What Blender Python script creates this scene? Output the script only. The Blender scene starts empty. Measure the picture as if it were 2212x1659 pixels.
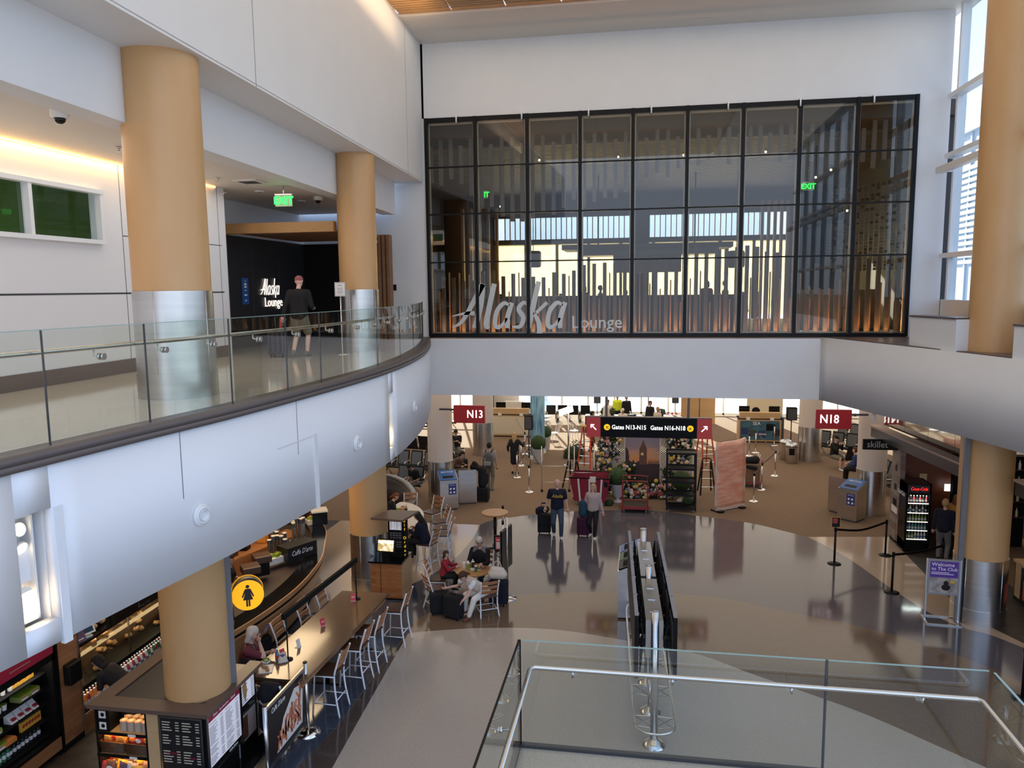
import bpy, bmesh, math, random
from mathutils import Vector, Matrix, Euler
random.seed(7)
PI=math.pi; R=math.radians
SC=bpy.context.scene; COL=SC.collection
# ---------------------------------------------------------------- camera
W_,H_,F_=2212.,1659.,1660.; CZ=7.4
_y,_p,_r=R(9.7),R(7.07),R(0.64)
FW=Vector((-math.sin(_y)*math.cos(_p),math.cos(_y)*math.cos(_p),-math.sin(_p)))
_r0=Vector((math.cos(_y),math.sin(_y),0)); _u0=_r0.cross(FW)
RT=_r0*math.cos(_r)-_u0*math.sin(_r); UP=_u0*math.cos(_r)+_r0*math.sin(_r)
CAM=Vector((0,0,CZ))
cd=bpy.data.cameras.new('camera'); cam=bpy.data.objects.new('camera',cd); COL.objects.link(cam)
cd.sensor_fit='HORIZONTAL'; cd.sensor_width=36; cd.lens=36*F_/W_; cd.clip_start=.05; cd.clip_end=500
M3=Matrix((RT,UP,-FW)).transposed(); cam.matrix_world=Matrix.Translation(CAM)@M3.to_4x4()
SC.camera=cam
# ---------------------------------------------------------------- exposure, world, sun, daylight
vs=SC.view_settings; vs.view_transform='Standard'; vs.look='None'; vs.gamma=1; vs.use_curve_mapping=False; vs.exposure=0.0
SC.cycles.max_bounces=9; SC.cycles.diffuse_bounces=4; SC.cycles.glossy_bounces=4; SC.cycles.transmission_bounces=6; SC.cycles.transparent_max_bounces=16
SC.cycles.caustics_reflective=False; SC.cycles.caustics_refractive=False; SC.cycles.sample_clamp_indirect=6
wd=bpy.data.worlds.new('world'); SC.world=wd; wd.use_nodes=True
nt=wd.node_tree; bg=nt.nodes['Background']; bg.inputs[1].default_value=1.8
tc=nt.nodes.new('ShaderNodeTexCoord'); sx=nt.nodes.new('ShaderNodeSeparateXYZ'); cr=nt.nodes.new('ShaderNodeValToRGB')
nt.links.new(tc.outputs['Generated'],sx.inputs[0]); nt.links.new(sx.outputs[2],cr.inputs[0]); nt.links.new(cr.outputs[0],bg.inputs[0])
e=cr.color_ramp.elements; e[0].position=0.0; e[0].color=(.58,.65,.78,1); e[1].position=.85; e[1].color=(.34,.55,1.0,1)
q=cr.color_ramp.elements.new(.12); q.color=(.90,1.03,1.28,1); q=cr.color_ramp.elements.new(.45); q.color=(.50,.74,1.22,1)
sd=bpy.data.lights.new('sun','SUN'); sd.energy=22; sd.color=(1,.88,.70); sd.angle=R(.6)
so=bpy.data.objects.new('sun',sd); COL.objects.link(so)
so.rotation_euler=Vector((.27,-.93,-.36)).to_track_quat('-Z','Y').to_euler(); so.location=(0,70,30)
def area(n,loc,rot,sx_,sy_,en,col=(1,1,1),spread=180):
    l=bpy.data.lights.new(n,'AREA'); l.shape='RECTANGLE'; l.size=sx_; l.size_y=sy_; l.energy=en; l.color=col; l.spread=R(spread)
    o=bpy.data.objects.new(n,l); COL.objects.link(o); o.location=loc; o.rotation_euler=rot; return o
# ---------------------------------------------------------------- helpers
def ray(px,py): return FW+RT*((px-W_/2)/F_)-UP*((py-H_/2)/F_)
def Gz(px,py,z=0.):
    d=ray(px,py); return CAM+d*((z-CZ)/d.z)
def Gy(px,py,y):
    d=ray(px,py); return CAM+d*(y/d.y)
def Gx(px,py,x):
    d=ray(px,py); return CAM+d*(x/d.x)
MT={}
def mat(n,c=(.8,.8,.8),rough=.5,metal=0.,em=None,es=1.,spec=.5,noise=None,coat=0.,alpha=1.,bump=None):
    """noise=(scale,colour2,detail,stretch(x,y,z),lo,hi)"""
    if n in MT: return MT[n]
    m=bpy.data.materials.new(n); m.use_nodes=True; t=m.node_tree; b=t.nodes['Principled BSDF']
    b.inputs['Base Color'].default_value=(*c,1); b.inputs['Roughness'].default_value=rough; b.inputs['Metallic'].default_value=metal
    b.inputs['Specular IOR Level'].default_value=spec; b.inputs['Coat Weight'].default_value=coat; b.inputs['Coat Roughness'].default_value=.08
    if em: b.inputs['Emission Color'].default_value=(*em,1); b.inputs['Emission Strength'].default_value=es
    if alpha<1: b.inputs['Alpha'].default_value=alpha
    if noise:
        sc,c2,det,st,lo,hi=noise
        co=t.nodes.new('ShaderNodeTexCoord'); mp=t.nodes.new('ShaderNodeMapping'); mp.inputs['Scale'].default_value=st
        nz=t.nodes.new('ShaderNodeTexNoise'); nz.inputs['Scale'].default_value=sc; nz.inputs['Detail'].default_value=det
        rp=t.nodes.new('ShaderNodeValToRGB'); rp.color_ramp.elements[0].position=lo; rp.color_ramp.elements[1].position=hi
        rp.color_ramp.elements[0].color=(*c,1); rp.color_ramp.elements[1].color=(*c2,1)
        t.links.new(co.outputs['Object'],mp.inputs[0]); t.links.new(mp.outputs[0],nz.inputs[0]); t.links.new(nz.outputs[0],rp.inputs[0]); t.links.new(rp.outputs[0],b.inputs['Base Color'])
        if bump:
            bu=t.nodes.new('ShaderNodeBump'); bu.inputs['Strength'].default_value=bump; bu.inputs['Distance'].default_value=.01
            t.links.new(nz.outputs[0],bu.inputs['Height']); t.links.new(bu.outputs[0],b.inputs['Normal'])
    MT[n]=m; return m
def glass(n,tint=(.9,.96,.94),refl=.08,rough=.0,ior=1.5):
    m=bpy.data.materials.new(n); m.use_nodes=True; t=m.node_tree; t.nodes.clear()
    o=t.nodes.new('ShaderNodeOutputMaterial'); mx=t.nodes.new('ShaderNodeMixShader'); tr=t.nodes.new('ShaderNodeBsdfTransparent'); gl=t.nodes.new('ShaderNodeBsdfGlossy')
    tr.inputs[0].default_value=(*tint,1); gl.inputs['Roughness'].default_value=rough; gl.inputs[0].default_value=(1,1,1,1)
    fr=t.nodes.new('ShaderNodeFresnel'); fr.inputs[0].default_value=ior
    ad=t.nodes.new('ShaderNodeMath'); ad.operation='ADD'; ad.inputs[1].default_value=refl-.04; ad.use_clamp=True
    ge=t.nodes.new('ShaderNodeNewGeometry'); sb=t.nodes.new('ShaderNodeMath'); sb.operation='SUBTRACT'; sb.inputs[0].default_value=1; ml=t.nodes.new('ShaderNodeMath'); ml.operation='MULTIPLY'
    t.links.new(ge.outputs['Backfacing'],sb.inputs[1]); t.links.new(fr.outputs[0],ad.inputs[0]); t.links.new(ad.outputs[0],ml.inputs[0]); t.links.new(sb.outputs[0],ml.inputs[1]); t.links.new(ml.outputs[0],mx.inputs[0]); t.links.new(tr.outputs[0],mx.inputs[1]); t.links.new(gl.outputs[0],mx.inputs[2]); t.links.new(mx.outputs[0],o.inputs[0])
    MT[n]=m; return m
def wood(n,c1,c2,c3,plank=.12,length=.9,axis='XZ',rough=.4,grain=18,coat=0.,seam=.85):
    """planks of varied tone: brick texture picks the plank, stretched noise draws the grain"""
    m=bpy.data.materials.new(n); m.use_nodes=True; t=m.node_tree; b=t.nodes['Principled BSDF']; b.inputs['Roughness'].default_value=rough
    b.inputs['Coat Weight'].default_value=coat
    co=t.nodes.new('ShaderNodeTexCoord'); sp=t.nodes.new('ShaderNodeSeparateXYZ'); cb=t.nodes.new('ShaderNodeCombineXYZ')
    t.links.new(co.outputs['Object'],sp.inputs[0])
    ia,ib={'X':0,'Y':1,'Z':2}[axis[0]],{'X':0,'Y':1,'Z':2}[axis[1]]
    if axis[0]=='D':pass
    t.links.new(sp.outputs[ia],cb.inputs[0]); t.links.new(sp.outputs[ib],cb.inputs[1])
    br=t.nodes.new('ShaderNodeTexBrick'); br.inputs['Scale'].default_value=1; br.inputs['Brick Width'].default_value=length; br.inputs['Row Height'].default_value=plank
    br.inputs['Mortar Size'].default_value=.0016; br.inputs['Color1'].default_value=(*c1,1); br.inputs['Color2'].default_value=(*c2,1)
    br.inputs['Mortar'].default_value=tuple(x*seam for x in c3)+(1,); br.offset=.37
    t.links.new(cb.outputs[0],br.inputs[0])
    mp=t.nodes.new('ShaderNodeMapping'); mp.inputs['Scale'].default_value=(1,12,1); t.links.new(cb.outputs[0],mp.inputs[0])
    nz=t.nodes.new('ShaderNodeTexNoise'); nz.inputs['Scale'].default_value=grain/4; nz.inputs['Detail'].default_value=5; t.links.new(mp.outputs[0],nz.inputs[0])
    rp=t.nodes.new('ShaderNodeValToRGB'); rp.color_ramp.elements[0].position=.35; rp.color_ramp.elements[1].position=.7
    rp.color_ramp.elements[0].color=(0,0,0,1); rp.color_ramp.elements[1].color=(1,1,1,1); t.links.new(nz.outputs[0],rp.inputs[0])
    mx=t.nodes.new('ShaderNodeMixRGB'); mx.inputs[2].default_value=(*c3,1)
    mu=t.nodes.new('ShaderNodeMath'); mu.operation='MULTIPLY'; mu.inputs[1].default_value=.55; t.links.new(rp.outputs[0],mu.inputs[0]); t.links.new(mu.outputs[0],mx.inputs[0])
    t.links.new(br.outputs[0],mx.inputs[1]); t.links.new(mx.outputs[0],b.inputs['Base Color'])
    MT[n]=m; return m
class G:
    def __init__(s): s.v=[];s.f=[];s.m=[];s.s=[]
    def add(s,vs,fs,mi=0,sm=False,X=None):
        o=len(s.v); s.v+= [tuple(X@Vector(v)) if X else tuple(v) for v in vs]
        for f in fs: s.f.append([i+o for i in f]); s.m.append(mi); s.s.append(sm)
        return s
    def box(s,x0,x1,y0,y1,z0,z1,mi=0,X=None):
        return s.add([(x0,y0,z0),(x1,y0,z0),(x1,y1,z0),(x0,y1,z0),(x0,y0,z1),(x1,y0,z1),(x1,y1,z1),(x0,y1,z1)],[(0,3,2,1),(4,5,6,7),(0,1,5,4),(1,2,6,5),(2,3,7,6),(3,0,4,7)],mi,False,X)
    def ob(s,c,d,mi=0,rz=0,rx=0,ry=0):
        X=Matrix.Translation(c)@Euler((rx,ry,rz)).to_matrix().to_4x4(); a,b,h=d[0]/2,d[1]/2,d[2]/2
        return s.box(-a,a,-b,b,-h,h,mi,X)
    def bar(s,p,q,w,h=None,mi=0,up=(0,0,1)):
        p=Vector(p);q=Vector(q);d=(q-p);L=d.length;d.normalize();u=Vector(up); r=d.cross(u)
        if r.length<1e-4: r=d.cross(Vector((0,1,0)))
        r.normalize();u=r.cross(d);X=Matrix((r,d,u)).transposed().to_4x4();X.translation=p;h=h or w
        return s.box(-w/2,w/2,0,L,-h/2,h/2,mi,X)
    def cyl(s,p,q,r,r2=None,n=16,mi=0,cap=True,sm=True):
        r2=r if r2 is None else r2;p=Vector(p);q=Vector(q);d=(q-p).normalized();a=d.orthogonal().normalized();b=d.cross(a);o=len(s.v)
        for P,rr in((p,r),(q,r2)):
            for i in range(n):
                t=2*PI*i/n; s.v.append(tuple(P+(a*math.cos(t)+b*math.sin(t))*rr))
        for i in range(n):
            j=(i+1)%n; s.f.append([o+i,o+j,o+n+j,o+n+i]);s.m.append(mi);s.s.append(sm)
        if cap:
            s.f.append([o+i for i in range(n)][::-1]);s.m.append(mi);s.s.append(False)
            s.f.append([o+n+i for i in range(n)]);s.m.append(mi);s.s.append(False)
        return s
    def lathe(s,c,pr,n=24,mi=0,X=None,sm=True):
        vs=[];fs=[]
        for r,z in pr:
            for i in range(n):
                t=2*PI*i/n; vs.append((c[0]+r*math.cos(t),c[1]+r*math.sin(t),c[2]+z))
        for k in range(len(pr)-1):
            for i in range(n):
                j=(i+1)%n; fs.append((k*n+i,k*n+j,(k+1)*n+j,(k+1)*n+i))
        s.add(vs,fs,mi,sm,X); k=len(pr)-1
        s.add([v for v in vs[:n]],[tuple(range(n))[::-1]],mi,False,X); s.add([v for v in vs[k*n:]],[tuple(range(n))],mi,False,X)
        return s
    def sph(s,c,r,n=12,mi=0,sc=(1,1,1),X=None):
        pr=[(max(1e-4,math.sin(PI*k/(n//2+1)))*1.0,-math.cos(PI*k/(n//2+1))) for k in range(0,n//2+2)]
        vs=[];fs=[];K=len(pr)
        for a,z in pr:
            for i in range(n):
                t=2*PI*i/n; vs.append((c[0]+r*a*math.cos(t)*sc[0],c[1]+r*a*math.sin(t)*sc[1],c[2]+r*z*sc[2]))
        for k in range(K-1):
            for i in range(n):
                j=(i+1)%n; fs.append((k*n+i,k*n+j,(k+1)*n+j,(k+1)*n+i))
        return s.add(vs,fs,mi,True,X)
    def tube(s,pts,r,n=8,mi=0,closed=False,sm=True):
        P=[Vector(p) for p in pts];N=len(P);o=len(s.v);prev=None
        for k in range(N):
            if closed: d=P[(k+1)%N]-P[k-1]
            else: d=P[min(k+1,N-1)]-P[max(k-1,0)]
            d.normalize()
            if prev is None: a=d.orthogonal().normalized()
            else:
                a=prev-d*prev.dot(d); a=a.normalized() if a.length>1e-5 else d.orthogonal().normalized()
            prev=a;b=d.cross(a);rr=r[k] if isinstance(r,(list,tuple)) else r
            for i in range(n):
                t=2*PI*i/n; s.v.append(tuple(P[k]+(a*math.cos(t)+b*math.sin(t))*rr))
        for k in range(N if closed else N-1):
            k2=(k+1)%N
            for i in range(n):
                j=(i+1)%n; s.f.append([o+k*n+i,o+k*n+j,o+k2*n+j,o+k2*n+i]);s.m.append(mi);s.s.append(sm)
        if not closed:
            s.f.append([o+i for i in range(n)][::-1]);s.m.append(mi);s.s.append(False)
            s.f.append([o+(N-1)*n+i for i in range(n)]);s.m.append(mi);s.s.append(False)
        return s
    def prism(s,poly,z0,z1,mi=0,mt=None,X=None):
        n=len(poly);vs=[(p[0],p[1],z0) for p in poly]+[(p[0],p[1],z1) for p in poly]
        s.add(vs,[(i,(i+1)%n,n+(i+1)%n,n+i) for i in range(n)],mi,False,X)
        s.add(vs,[tuple(range(n))[::-1]],mi,False,X); s.add(vs,[tuple(range(n,2*n))],mi if mt is None else mt,False,X); return s
    def strip(s,pts,z0,z1,th,mi=0,sm=False):
        """wall of thickness th to the left of a polyline in plan"""
        P=[Vector((p[0],p[1],0)) for p in pts];N=len(P);off=[]
        for k in range(N):
            d=(P[min(k+1,N-1)]-P[max(k-1,0)]).normalized(); off.append(P[k]+Vector((-d.y,d.x,0))*th)
        for k in range(N-1):
            a,b,c,d=P[k],P[k+1],off[k+1],off[k]
            za0,zb0=(z0,z0) if not callable(z0) else (z0(k),z0(k+1)); za1,zb1=(z1,z1) if not callable(z1) else (z1(k),z1(k+1))
            vs=[(a.x,a.y,za0),(b.x,b.y,zb0),(c.x,c.y,zb0),(d.x,d.y,za0),(a.x,a.y,za1),(b.x,b.y,zb1),(c.x,c.y,zb1),(d.x,d.y,za1)]
            fs=[(0,3,2,1),(4,5,6,7),(0,1,5,4),(2,3,7,6)]
            if k==0: fs.append((3,0,4,7))
            if k==N-2: fs.append((1,2,6,5))
            s.add(vs,fs,mi,sm)
        return s
    def done(s,name,mats,par=None,label=None,cat=None,group=None,kind=None,loc=None,rz=0,merge=False,bev=0):
        me=bpy.data.meshes.new(name); me.from_pydata(s.v,[],s.f)
        if not isinstance(mats,(list,tuple)): mats=[mats]
        for m in mats: me.materials.append(MT[m] if isinstance(m,str) else m)
        me.polygons.foreach_set('material_index',s.m); me.polygons.foreach_set('use_smooth',s.s); 
        bm=bmesh.new(); bm.from_mesh(me)
        if merge: bmesh.ops.remove_doubles(bm,verts=bm.verts,dist=1e-4)
        bmesh.ops.recalc_face_normals(bm,faces=bm.faces); bm.to_mesh(me); bm.free(); me.update()
        o=bpy.data.objects.new(name,me); COL.objects.link(o)
        if par: o.parent=par
        if loc is not None: o.location=loc
        o.rotation_euler.z=rz
        if bev:
            b=o.modifiers.new('bevel','BEVEL'); b.width=bev; b.segments=2; b.limit_method='ANGLE'
        return tag(o,label,cat,group,kind)
def tag(o,label=None,cat=None,group=None,kind=None):
    if label:o['label']=label
    if cat:o['category']=cat
    if group:o['group']=group
    if kind:o['kind']=kind
    return o
def T(name,label,cat,loc=(0,0,0),rz=0,group=None):
    o=bpy.data.objects.new(name,None); COL.objects.link(o); o.empty_display_size=.1; o.location=loc; o.rotation_euler.z=rz
    return tag(o,label,cat,group)
KIDS={}
def kids(o): return [c for c in COL.objects if c.parent is o]
def dup(o,loc=None,rz=None,label=None,group=None,par=None,sc=None):
    ch=kids(o); c=o.copy(); COL.objects.link(c)
    if par is not None: c.parent=par
    if loc is not None: c.location=loc
    if rz is not None: c.rotation_euler.z=rz
    if sc: c.scale=sc
    if label: c['label']=label
    if group: c['group']=group
    for k in ch: dup(k,par=c)
    return c
TXC={}
def text(name,s,size,m,par=None,loc=(0,0,0),rot=(PI/2,0,0),ext=.004,bold=0.,align='CENTER',shear=0.,kx=1.,**kw):
    key=(s,size,m if isinstance(m,str) else m.name,ext,bold,align,shear,kx)
    if key in TXC: me=TXC[key]
    else:
        c=bpy.data.curves.new('t','FONT'); c.body=s; c.size=size; c.extrude=ext; c.offset=bold*size; c.align_x=align; c.align_y='CENTER'; c.shear=shear; c.resolution_u=2
        o=bpy.data.objects.new('t',c); COL.objects.link(o); bpy.context.view_layer.update()
        me=bpy.data.meshes.new_from_object(o.evaluated_get(bpy.context.evaluated_depsgraph_get())); COL.objects.unlink(o); bpy.data.objects.remove(o)
        for v in me.vertices: v.co.x*=kx
        me.materials.clear(); me.materials.append(MT[m] if isinstance(m,str) else m); me.name=name; TXC[key]=me
    o=bpy.data.objects.new(name,me); COL.objects.link(o); o.parent=par; o.location=loc; o.rotation_euler=rot; return tag(o,**kw)
def cr_(pts,n=8,closed=False):
    """Catmull-Rom through points"""
    P=[Vector(p) for p in pts];N=len(P);out=[]
    for i in range(N if closed else N-1):
        a,b,c,d=(P[(i-1)%N],P[i],P[(i+1)%N],P[(i+2)%N]) if closed else (P[max(i-1,0)],P[i],P[i+1],P[min(i+2,N-1)])
        for k in range(n):
            t=k/n; out.append(.5*((2*b)+(c-a)*t+(2*a-5*b+4*c-d)*t*t+(3*b-a-3*c+d)*t**3))
    if not closed: out.append(P[-1])
    return out
ZM,ZS,ZT=5.95,4.2,10.56
# ---------------------------------------------------------------- materials
mat('white_paint',(.76,.765,.77),.55,noise=(1.5,(.74,.745,.75),2,(1,1,1),.3,.7))
mat('fascia_paint',(.80,.81,.83),.45); mat('cream_paint',(.72,.68,.62),.6); mat('panel_white',(.78,.77,.78),.35)
mat('tan_column',(.56,.32,.135),.40,noise=(2,(.60,.36,.165),3,(1,1,.4),.3,.7)); mat('tan_column_dark',(.36,.24,.13),.4,noise=(2,(.40,.27,.15),3,(1,1,.4),.3,.7))
mat('column_cream',(.62,.54,.48),.5)
mat('stainless',(.58,.57,.55),.28,1.,noise=(3,(.66,.65,.63),4,(.3,.3,6),.3,.7)); mat('steel',(.62,.61,.59),.22,1.); mat('chrome',(.8,.8,.8),.08,1.)
mat('dark_steel',(.10,.10,.11),.35,.8); mat('black',(.005,.005,.005),.4,spec=.2); mat('black_matte',(.008,.008,.008),.8,spec=.15); mat('black_gloss',(.005,.005,.005),.15,spec=.3)
mat('black_rubber',(.012,.012,.012),.8,spec=.2); mat('grey_plastic',(.25,.25,.26),.5); mat('grey_dark',(.06,.06,.065),.5); mat('white_plastic',(.75,.75,.74),.35); mat('white_metal',(.82,.83,.86),.3)
mat('curb_brown',(.115,.095,.09),.4); mat('mezz_floor',(.68,.61,.50),.10,noise=(160,(.58,.52,.43),2,(1,1,1),.45,.6),coat=.3)
def terr(n,c,c2,r=.10): mat(n,c,r,noise=(95,c2,3,(1,1,1),.42,.62),spec=.4,coat=.12)
terr('terrazzo_blue',(.035,.045,.07),(.07,.08,.11)); terr('terrazzo_grey',(.070,.064,.075),(.125,.115,.13)); terr('terrazzo_brown',(.13,.085,.055),(.19,.135,.092)); terr('terrazzo_umber',(.06,.045,.038),(.09,.07,.06))
terr('terrazzo_light',(.38,.33,.28),(.47,.42,.36),.16); terr('terrazzo_cream',(.42,.31,.22),(.48,.37,.27),.12); terr('terrazzo_sand',(.40,.35,.27),(.47,.42,.33),.16)
mat('carpet',(.19,.13,.088),.95,noise=(3,(.225,.158,.11),6,(1.2,7,1),.3,.7),spec=.1); mat('carpet_grey',(.10,.095,.09),.95,noise=(2.2,(.14,.13,.12),6,(9,.4,1),.35,.65),spec=.1)
mat('dark_tile',(.03,.02,.015),.5,noise=(4,(.05,.036,.026),4,(1,1,1),.4,.6))
wood('wood_slats',(.45,.25,.10),(.52,.30,.13),(.36,.19,.07),.06,3,'XY',.45)
wood('wood_plank',(.30,.12,.045),(.46,.22,.09),(.18,.07,.03),.10,.75,'YZ',.4); wood('wood_plank_x',(.30,.10,.03),(.46,.20,.07),(.18,.06,.02),.10,.75,'XZ',.4)
wood('wood_side',(.40,.25,.12),(.46,.30,.16),(.30,.18,.09),.10,.75,'YZ',.4)
wood('wood_warm',(.42,.20,.06),(.48,.25,.09),(.32,.14,.04),.3,3,'XZ',.4); wood('wood_seat',(.075,.035,.02),(.085,.04,.024),(.05,.024,.014),.3,2,'XY',.4)
wood('wood_back',(.36,.15,.06),(.40,.18,.08),(.27,.11,.045),.3,2,'XZ',.4); wood('wood_dark',(.06,.022,.012),(.11,.04,.02),(.03,.012,.008),.14,1.6,'YZ',.45)
wood('wood_barn',(.30,.26,.23),(.16,.10,.075),(.10,.06,.045),.2,.8,'YZ',.7); wood('wood_fin',(.20,.095,.04),(.24,.12,.05),(.14,.06,.03),.3,3,'XZ',.45); wood('wood_header',(.40,.21,.075),(.45,.25,.10),(.31,.16,.05),.2,.8,'XZ',.45)
wood('wood_maple',(.55,.36,.18),(.60,.40,.21),(.46,.30,.14),.4,3,'XZ',.4); mat('table_top',(.14,.085,.05),.18,coat=.4); mat('table_top_light',(.36,.27,.20),.2,coat=.4); mat('cap_brown',(.13,.085,.065),.35); mat('cap_dark',(.035,.03,.034),.3)
glass('rail_glass',(.92,.96,.94),.09); glass('window_glass',(.88,.94,.96),.06); glass('lounge_glass',(.78,.80,.78),.06); glass('case_glass',(.94,.96,.95),.06)
mat('mullion_white',(.80,.81,.82),.4); mat('mullion_black',(.006,.006,.007),.4,spec=.2); mat('red_sign',(.20,.012,.016),.4,em=(.20,.006,.010),es=.35); mat('red_arrow_sign',(.32,.03,.03),.4,em=(.30,.02,.02),es=.35)
mat('sign_black',(.004,.004,.005),.35,spec=.1); mat('sign_white',(.9,.9,.9),.4,em=(1,1,.98),es=1.1); mat('lit_white',(.9,.9,.9),.4,em=(1,.9,.85),es=1.3); mat('text_white',(.85,.85,.85),.5); mat('text_black',(.01,.01,.01),.5)
mat('sign_yellow',(.85,.50,.01),.4,em=(1,.55,.01),es=.8); mat('restroom_yellow',(.9,.45,.01),.4,em=(1,.42,.005),es=.75)
mat('exit_green',(.02,.6,.08),.4,em=(.02,1,.10),es=2.2); mat('exit_panel',(.35,.5,.3),.3,em=(.25,.42,.12),es=.12)
mat('warm_glow',(1,.6,.25),.5,em=(1,.55,.2),es=3.); mat('lamp_on',(1,.9,.7),.4,em=(1,.80,.52),es=6.); mat('lamp_soft',(1,.8,.5),.4,em=(1,.70,.35),es=3.5)
mat('frost',(.75,.66,.48),.8,em=(.9,.78,.55),es=.0)
# ---------------------------------------------------------------- building shell
XW=7.96; YB=22.7
fas=[(-7.6,-6,0),(-6.9,-3,0),(-6.2,0,0),(-5.72,3,0),(-5.40,5.2,0),(-5.15,7.1,0),(-4.93,8.6,0),(-4.76,10.6,0),(-4.66,12.6,0),(-4.72,14.6,0),(-4.95,16.6,0),(-5.28,18.4,0),(-5.82,20.6,0),(-6.32,22.3,0)]
FC=cr_(fas,10)
def fX(y):
    for a,b in zip(FC,FC[1:]):
        if a.y<=y<=b.y: return a.x+(b.x-a.x)*(y-a.y)/(b.y-a.y+1e-9)
    return FC[0].x if y<FC[0].y else FC[-1].x
def hitf(px,py,off=0.):
    d=ray(px,py); lo=None;t=2.
    while t<60:
        p=CAM+d*t
        if p.x< fX(p.y)+off: return p
        t+=.01
def seg(y0,y1,n=None,off=0.):
    n=n or max(2,int((y1-y0)/.3)+1); return [(fX(y0+(y1-y0)*i/(n-1))+off,y0+(y1-y0)*i/(n-1)) for i in range(n)]
# lower floor: layered inlays a millimetre or two apart
g=G(); g.box(-16,14,-6,46,-.3,0); g.done('floor','carpet',kind='structure')
def inlay(pts,z,m,kind='floor',curve=True):
    P=[Gz(x,y,0) if not isinstance(x,tuple) else Vector((x[0],x[1],0)) for x,y in pts]
    if curve: P=cr_(P,6,True)
    G().prism([(p.x,p.y) for p in P],-.01,z).done('floor',m,kind='structure')
def poly(name,P,z,m): return G().prism([(p[0],p[1]) for p in P],-.01,z).done('floor',m,kind='structure')
def cur(px,n=8): return [ (v.x,v.y) for v in cr_([Gz(x,y,0) for x,y in px],n)]
# outline of the hard floor (carpet begins beyond it)
arcC=cur([(1037,1134),(1065,1124),(1150,1112),(1250,1104),(1400,1103),(1510,1115),(1620,1130),(1700,1149),(1745,1160)])
poly('f',[(-9.6,22.9),(-6.1,22.75)]+arcC+cur([(1915,1160)])+[(8.2,23.6),(8.2,-6),(-16,-6),(-16,22.9)],.002,'terrazzo_grey')
# cream areas at both sides
poly('f',[(-9.6,22.9)]+cur([(930,1130),(1037,1134)],2)+cur([(1037,1134),(1020,1165),(985,1205),(935,1240),(880,1266)])+[(-6.9,16.6),(-8.4,15.0),(-9.8,15)],.004,'terrazzo_cream')
poly('f',cur([(1745,1160),(1830,1205),(1926,1272),(2010,1325),(2080,1356),(2140,1372),(2212,1400)])+[(8.2,15.5),(8.2,23.6)]+cur([(1915,1160)]),.004,'terrazzo_cream')
poly('f',cur([(1955,1196),(2020,1262),(2082,1320),(2120,1345),(2212,1390)],5)+[(9,15),(9,24),(7.2,23.4)],.006,'dark_tile')
# the dark blue band past the communal table and the umber line beside it
poly('f',[(-8.6,13.4)]+cur([(880,1266),(985,1205)],2)[:1]+cur([(890,1262),(905,1290),(895,1330),(880,1368),(800,1470),(735,1560),(645,1659)])+[(-5.3,8.5),(-5.9,4),(-9,4)],.004,'terrazzo_blue')
brownB=cur([(905,1335),(960,1310),(1050,1294),(1150,1284),(1350,1278),(1550,1291),(1700,1322),(1850,1352),(2000,1392),(2130,1440),(2212,1478)])
poly('f',brownB+[(7.4,9),(5,4),(-4.6,4)]+cur([(645,1659),(735,1560),(800,1470),(880,1368)]),.006,'terrazzo_brown')
poly('f',cur([(880,1372),(905,1366),(1050,1357),(1200,1361),(1350,1384),(1500,1412),(1620,1455),(1750,1500),(1880,1548),(2020,1610),(2130,1659)])+[(3.6,8),(3,4),(-3.8,4)]+cur([(718,1659),(790,1530),(880,1372)]),.008,'terrazzo_light')
poly('f',cur([(645,1659),(735,1562),(800,1474),(880,1374)])+cur([(880,1372),(790,1530),(718,1659)])+[(-3.8,4),(-4.4,4)],.0075,'terrazzo_umber')
# deli floor
poly('f',[(-16,4),(-16,14.6),(-8.6,14.6),(-7.2,12.0),(-6.2,10.9),(-5.9,8),(-6.3,4)],.010,'dark_tile')
# mezzanine slab left, gallery walls, ceiling
def fpoly(off): return [(p.x+off,p.y) for p in FC]
G().prism(fpoly(-.30)+[(-6.6,22.7),(-13,22.7),(-13,-6)],5.62,ZM).done('floor','mezz_floor',kind='structure')
G().prism(fpoly(-.05)+[(-6.4,22.6),(-16,22.6),(-16,-6)],ZS,ZS+.06).done('ceiling','white_paint',kind='structure')
# fascia in panels with two lamp slots
S1=(hitf(43,1260).y,hitf(122,1240).y); S2=(hitf(841,930).y,hitf(851,930).y)
g=G()
def fz(y0,y1,z0,z1,th=.12,off=0.): g.strip(seg(y0,y1,off=off),z0,z1,th,0,True)
zt1,zb1=5.47,4.42
fz(-6,S1[0],ZS,5.93); fz(S1[0],S1[1],ZS,zb1); fz(S1[0],S1[1],zt1,5.93); fz(S1[1],S2[0],ZS,5.93); fz(S2[0],S2[1],ZS,zb1);fz(S2[0],S2[1],zt1,5.93); fz(S2[1],22.28,ZS,5.93)
g.done('wall_left','fascia_paint',kind='structure')
for a,b in (S1,S2):
    g=G(); fz(a-.1,b+.1,ZS+.1,5.8,.04,-.42); g.box(fX(a)-.42,fX(a)-.1,a-.04,a,zb1-.1,zt1+.1); g.box(fX(b)-.42,fX(b)-.1,b,b+.04,zb1-.1,zt1+.1); g.done('wall_left','white_paint',kind='structure')
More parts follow.
